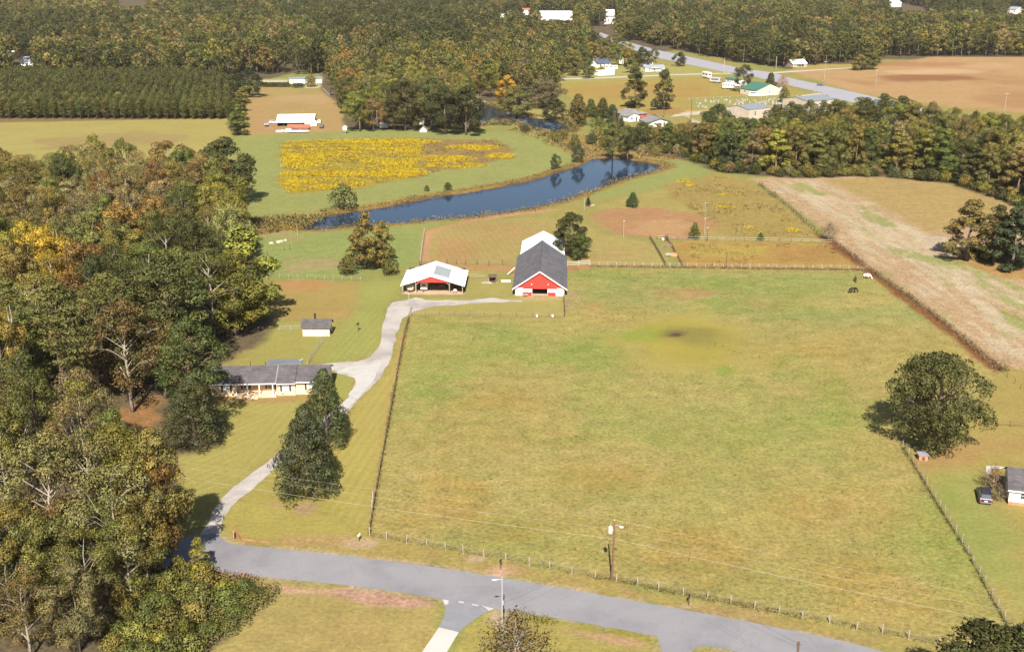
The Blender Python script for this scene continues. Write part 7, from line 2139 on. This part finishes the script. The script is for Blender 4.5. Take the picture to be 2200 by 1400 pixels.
Y1, Y2, Y3 = (0.46, 0.325, 0.006), (0.37, 0.28, 0.012), (0.17, 0.15, 0.03)
gold_w = [(604, 318), (614, 305), (700, 302), (870, 298), (912, 301), (902, 330), (890, 350), (893, 370), (872, 383), (760, 403), (622, 414), (604, 395), (610, 350)]
A = np.concatenate([scatter(gold_w, 17000, 51, thr=0.5, sc_=8, sx=4), scatter(gold_w, 7000, 48, thr=0.54, sc_=4, sx=3), scatter(gold_w, 900, 49)])
Bp = [scatter(ell(*e), k, 52 + i, thr=0.3, sc_=5, sx=2) for i, (e, k) in enumerate((((1015, 318, 62, 6), 900), ((905, 306, 40, 4), 400), ((1075, 336, 28, 5), 700), ((960, 342, 62, 7), 800), ((975, 356, 70, 6), 700), ((870, 372, 50, 9), 700)))]
weeds('goldenrod', 'bright yellow goldenrod flowers filling the meadow', 'flowers', np.concatenate([A] + Bp), 12, 0.27, 0.5, 0.75, [Y1, Y2, Y3], [5, 2, 2], upright=0.25, aspect=0.8, seed=3)
A = scatter(MEADOW, 4200, 61, thr=0.45, sc_=6)
weeds('meadow_stems', 'brown stems and seed heads of the uncut meadow', 'weeds', A, 5, 0.5, 0.7, 0.35, [(.16, .11, .05), (.11, .1, .035), (.2, .14, .08)], seed=4)


def band(wp, d0, d1, n, seed):
    r = np.random.default_rng(seed); lo, hi = wp.min(0) - 12, wp.max(0) + 12
    c = r.uniform(lo, hi, (n, 2)); q = -sdist(c[:, 0], c[:, 1], wp) + (vnoise(c[:, 0], c[:, 1], 9, seed) - .5) * 4
    return c[(q > d0) & (q < d1)]


BR = [(.17, .115, .05), (.21, .155, .075), (.11, .10, .035), (.15, .12, .03), (.08, .085, .03)]
weeds('bank_weeds', 'dry brown and tan weeds along both banks of the long pond', 'weeds', band(WPOND, 0.5, 4.8, 30000, 5), 5, 0.42, 0.75, 0.8, BR, [4, 4, 2, 2, 2], seed=5)
weeds('bank_weeds', 'rank weeds round the dark pond', 'weeds', band(WPOND2, 0.0, 5, 9000, 6), 6, 0.7, 1.3, 0.6, BR, [3, 3, 3, 2, 3], seed=6)
A = scatter([(1060, 268), (1180, 286), (1240, 292), (1470, 332), (1440, 346), (1300, 334), (1262, 342), (1180, 312), (1120, 288)], 3000, 7, thr=0.42)
weeds('bank_weeds', 'tan and rust weeds between the two ponds', 'weeds', A, 6, 0.7, 1.3, 0.7, BR, [4, 4, 2, 2, 2], seed=7)
A = scatter([(515, 472), (640, 466), (705, 450), (700, 470), (655, 492), (560, 505), (520, 505)], 2200, 8, thr=0.38)
weeds('bank_weeds', 'rust and olive weeds at the left tip of the long pond', 'weeds', A, 7, 0.55, 1.3, 0.6, BR, [3, 2, 3, 3, 3], seed=8)
A = np.concatenate([scatter([(598, 486), (650, 488), (650, 496), (600, 494)], 90, 9), scatter([(660, 487), (720, 485), (1000, 462), (1150, 444), (1290, 402), (1345, 382), (1350, 388), (1290, 410), (1150, 452), (1000, 468), (720, 494)], 1500, 10, thr=0.5, sc_=5)])
weeds('goldenrod', 'yellow olive goldenrod clumps on the near bank', 'flowers', A, 8, 0.45, 1.1, 0.5, [(.28, .18, .02), (.2, .15, .03), (.16, .13, .04)], seed=9)
Bp = [scatter(ell(*e), k, 70 + i) for i, (e, k) in enumerate((((1468, 390, 14, 4), 60), ((1482, 398, 9, 4), 70), ((1555, 420, 10, 3), 40), ((1560, 447, 14, 3), 50), ((1545, 446, 6, 4), 40), ((1585, 420, 8, 2), 20), ((1705, 495, 12, 4), 50), ((1615, 493, 8, 3), 30), ((1630, 503, 5, 3), 20), ((1600, 491, 12, 3), 20)))]
weeds('goldenrod', 'yellow goldenrod patches in the rough hay meadow', 'flowers', np.concatenate(Bp), 9, 0.3, 0.6, 0.7, [Y1, Y2, Y3], [5, 3, 1], seed=10)
A = scatter([(1545, 380), (1612, 390), (1755, 505), (1560, 508), (1470, 440), (1440, 404)], 1600, 11, thr=0.5, sc_=10)
weeds('rough_grass', 'brown tussocks of the rough hay meadow', 'weeds', A, 5, 0.4, 0.6, 0.35, [(.17, .12, .06), (.13, .11, .045), (.22, .16, .08)], seed=11)
A = scatter([(1480, 525), (1780, 524), (1850, 572), (1490, 573)], 900, 12, thr=0.52, sc_=7)
weeds('rough_grass', 'brown tussocks of the tan paddock', 'weeds', A, 5, 0.35, 0.5, 0.3, [(.17, .10, .05), (.14, .11, .04)], seed=12)
fl = PP([(1630, 396), (1700, 450), (1755, 502), (1790, 520), (1862, 576), (1995, 669), (2080, 738), (2148, 795)])
r = np.random.default_rng(13); A = []
for k in range(len(fl) - 1):
    L = np.linalg.norm(fl[k + 1] - fl[k]); n = int(L * (7 if k >= 3 else 2.0))
    q = r.uniform(0, 1, (n, 1)); A.append(fl[k] + (fl[k + 1] - fl[k]) * q + r.normal(size=(n, 2)) * (0.55 if k >= 3 else 0.4))
weeds('fence_weeds', 'dead brown weeds grown through the stubble field fence', 'weeds', np.concatenate(A), 6, 0.32, 1.05, 0.25, [(.13, .075, .045), (.17, .10, .06), (.10, .075, .04)], seed=13)
A = np.array([(x, y) for x, y in PP([(1638, 402), (1660, 420), (1664, 424), (1712, 462), (2142, 790), (2150, 796), (2158, 798)])]); A = np.repeat(A, 14, 0) + r.normal(size=(len(A) * 14, 2)) * .7
weeds('fence_weeds', 'taller dark weed clumps at the field corners', 'weeds', A, 6, 0.35, 1.9, 0.35, [(.10, .07, .04), (.13, .09, .05)], seed=14)
fl = PP([(1268, 573), (1862, 581)]); q = r.uniform(0, 1, (700, 1)); A = fl[0] + (fl[1] - fl[0]) * q + r.normal(size=(700, 2)) * .25
weeds('fence_weeds', 'low dry weeds along the white post fence', 'weeds', A, 4, 0.3, 0.5, 0.25, [(.17, .11, .06), (.2, .14, .07), (.11, .1, .04)], seed=15)
fl = PP(ROADPOSTS); A = []
for k in range(len(fl) - 1):
    n = 46 if 10 < k < 20 else 16
    q = r.uniform(0, 1, (n, 1)); A.append(fl[k] + (fl[k + 1] - fl[k]) * q + r.normal(size=(n, 2)) * .22)
weeds('fence_weeds', 'dry tan grass standing along the road fence', 'weeds', np.concatenate(A), 5, 0.2, 0.55, 0.2, [(.2, .14, .06), (.16, .13, .04), (.12, .12, .035)], seed=16)
fl = PP([(1940, 964), (2000, 1062), (2080, 1192), (2195, 1402)]); A = []
for k in range(3):
    q = r.uniform(0, 1, (200, 1)); A.append(fl[k] + (fl[k + 1] - fl[k]) * q + r.normal(size=(200, 2)) * .15)
weeds('fence_weeds', 'dark grass left unmown under the cottage fence', 'weeds', np.concatenate(A), 4, 0.2, 0.35, 0.15, [(.10, .075, .03), (.09, .09, .03)], seed=17)
fl = PP([(794, 1148), (833, 920), (850, 825), (879, 685)]); A = []
for k in range(3):
    q = r.uniform(0, 1, (220, 1)); A.append(fl[k] + (fl[k + 1] - fl[k]) * q + r.normal(size=(220, 2)) * .15)
weeds('fence_weeds', 'unmown grass under the left pasture fence', 'weeds', np.concatenate(A), 4, 0.22, 0.4, 0.15, [(.10, .075, .03), (.12, .10, .03)], seed=18)
A = scatter([(446, 1236), (500, 1248), (600, 1268), (580, 1300), (500, 1340), (440, 1400), (400, 1420), (390, 1300)], 2600, 19)
weeds('thicket_weeds', 'rank green and tan weeds at the foot of the roadside thicket', 'weeds', A, 7, 0.3, 0.9, 0.4, [(.10, .10, .03), (.13, .13, .03), (.2, .13, .07), (.08, .09, .03)], seed=19)
A = scatter([(452, 1232), (540, 1240), (560, 1250), (470, 1256)], 500, 20)
weeds('thicket_weeds', 'pinkish brown dry weeds on the near road verge', 'weeds', A, 6, 0.28, 0.7, 0.35, [(.22, .14, .09), (.18, .12, .07)], seed=20)
A = scatter([(1080, 1310), (1182, 1328), (1200, 1345), (1090, 1338)], 160, 21)
weeds('verge_grass', 'tall grass at the foot of the thin leaved brown tree', 'grass', A, 6, 0.25, 0.8, 0.3, [(.11, .12, .03), (.16, .13, .04)], seed=21)
A = scatter([(1640, 390), (1770, 388), (1890, 448), (2030, 560), (2240, 650), (2240, 780), (2140, 770), (1860, 560), (1700, 440)], 5200, 22, thr=0.5, sc_=7)
weeds('stubble', 'pale straw lying over the harvested field', 'straw', A, 4, 0.3, 0.10, 0.6, [(.32, .25, .17), (.34, .28, .19), (.26, .18, .12)], upright=0.0, aspect=0.3, seed=22)
# dry shrubs at the cottage
for px, py, h, w, c, lb in ((2140, 1000, 4.2, 4.2, (0.15, 0.085, 0.045), 'bare reddish brown shrub at the cottage corner'), (2150, 1040, 3.0, 2.4, (0.13, 0.085, 0.045), 'thin brown shrub in front of the cottage shrub'), (2180, 1040, 2.6, 2.0, (0.10, 0.075, 0.05), 'small leafless shrub before the white cottage wall')):
    tree_at('bare', px, py, h, w, c, lb)
tree_at('bush', 2137, 1008, 1.8, 1.4, (0.34, 0.18, 0.02), 'tiny orange leaved bush beside the L shaped path')
tree_at('bush', 713, 822, 0.9, 1.2, 'mgreen', 'tiny round bush at the right end of the house')
A = scatter(PASTURE, 6000, 23, thr=0.57, sc_=6)
weeds('pasture_tufts', 'low uneven grass tufts scattered over the pasture', 'grass', A, 3, 0.32, 0.10, 0.4, [(.17, .15, .05), (.13, .14, .045), (.21, .16, .08)], [3, 3, 1.5], upright=0.0, aspect=0.5, seed=23)

# ------------------------------------------------------------------ air
hz = MB().box(-3300, 3300, -60, 5300, -3.0, 86.0).mesh('haze')
hm = bpy.data.materials.new('haze_air'); hm.use_nodes = True
hn = hm.node_tree; hn.nodes.clear()
ho = hn.nodes.new('ShaderNodeOutputMaterial'); hv = hn.nodes.new('ShaderNodeVolumePrincipled')
hv.inputs['Color'].default_value = (1.0, 0.97, 0.93, 1); hv.inputs['Density'].default_value = 0.000028; hv.inputs['Anisotropy'].default_value = 0.0
hn.links.new(hv.outputs[0], ho.inputs['Volume'])
tag(link('haze', hz, None, hm), 'thin pale air over the far woods', 'haze', kind='stuff')
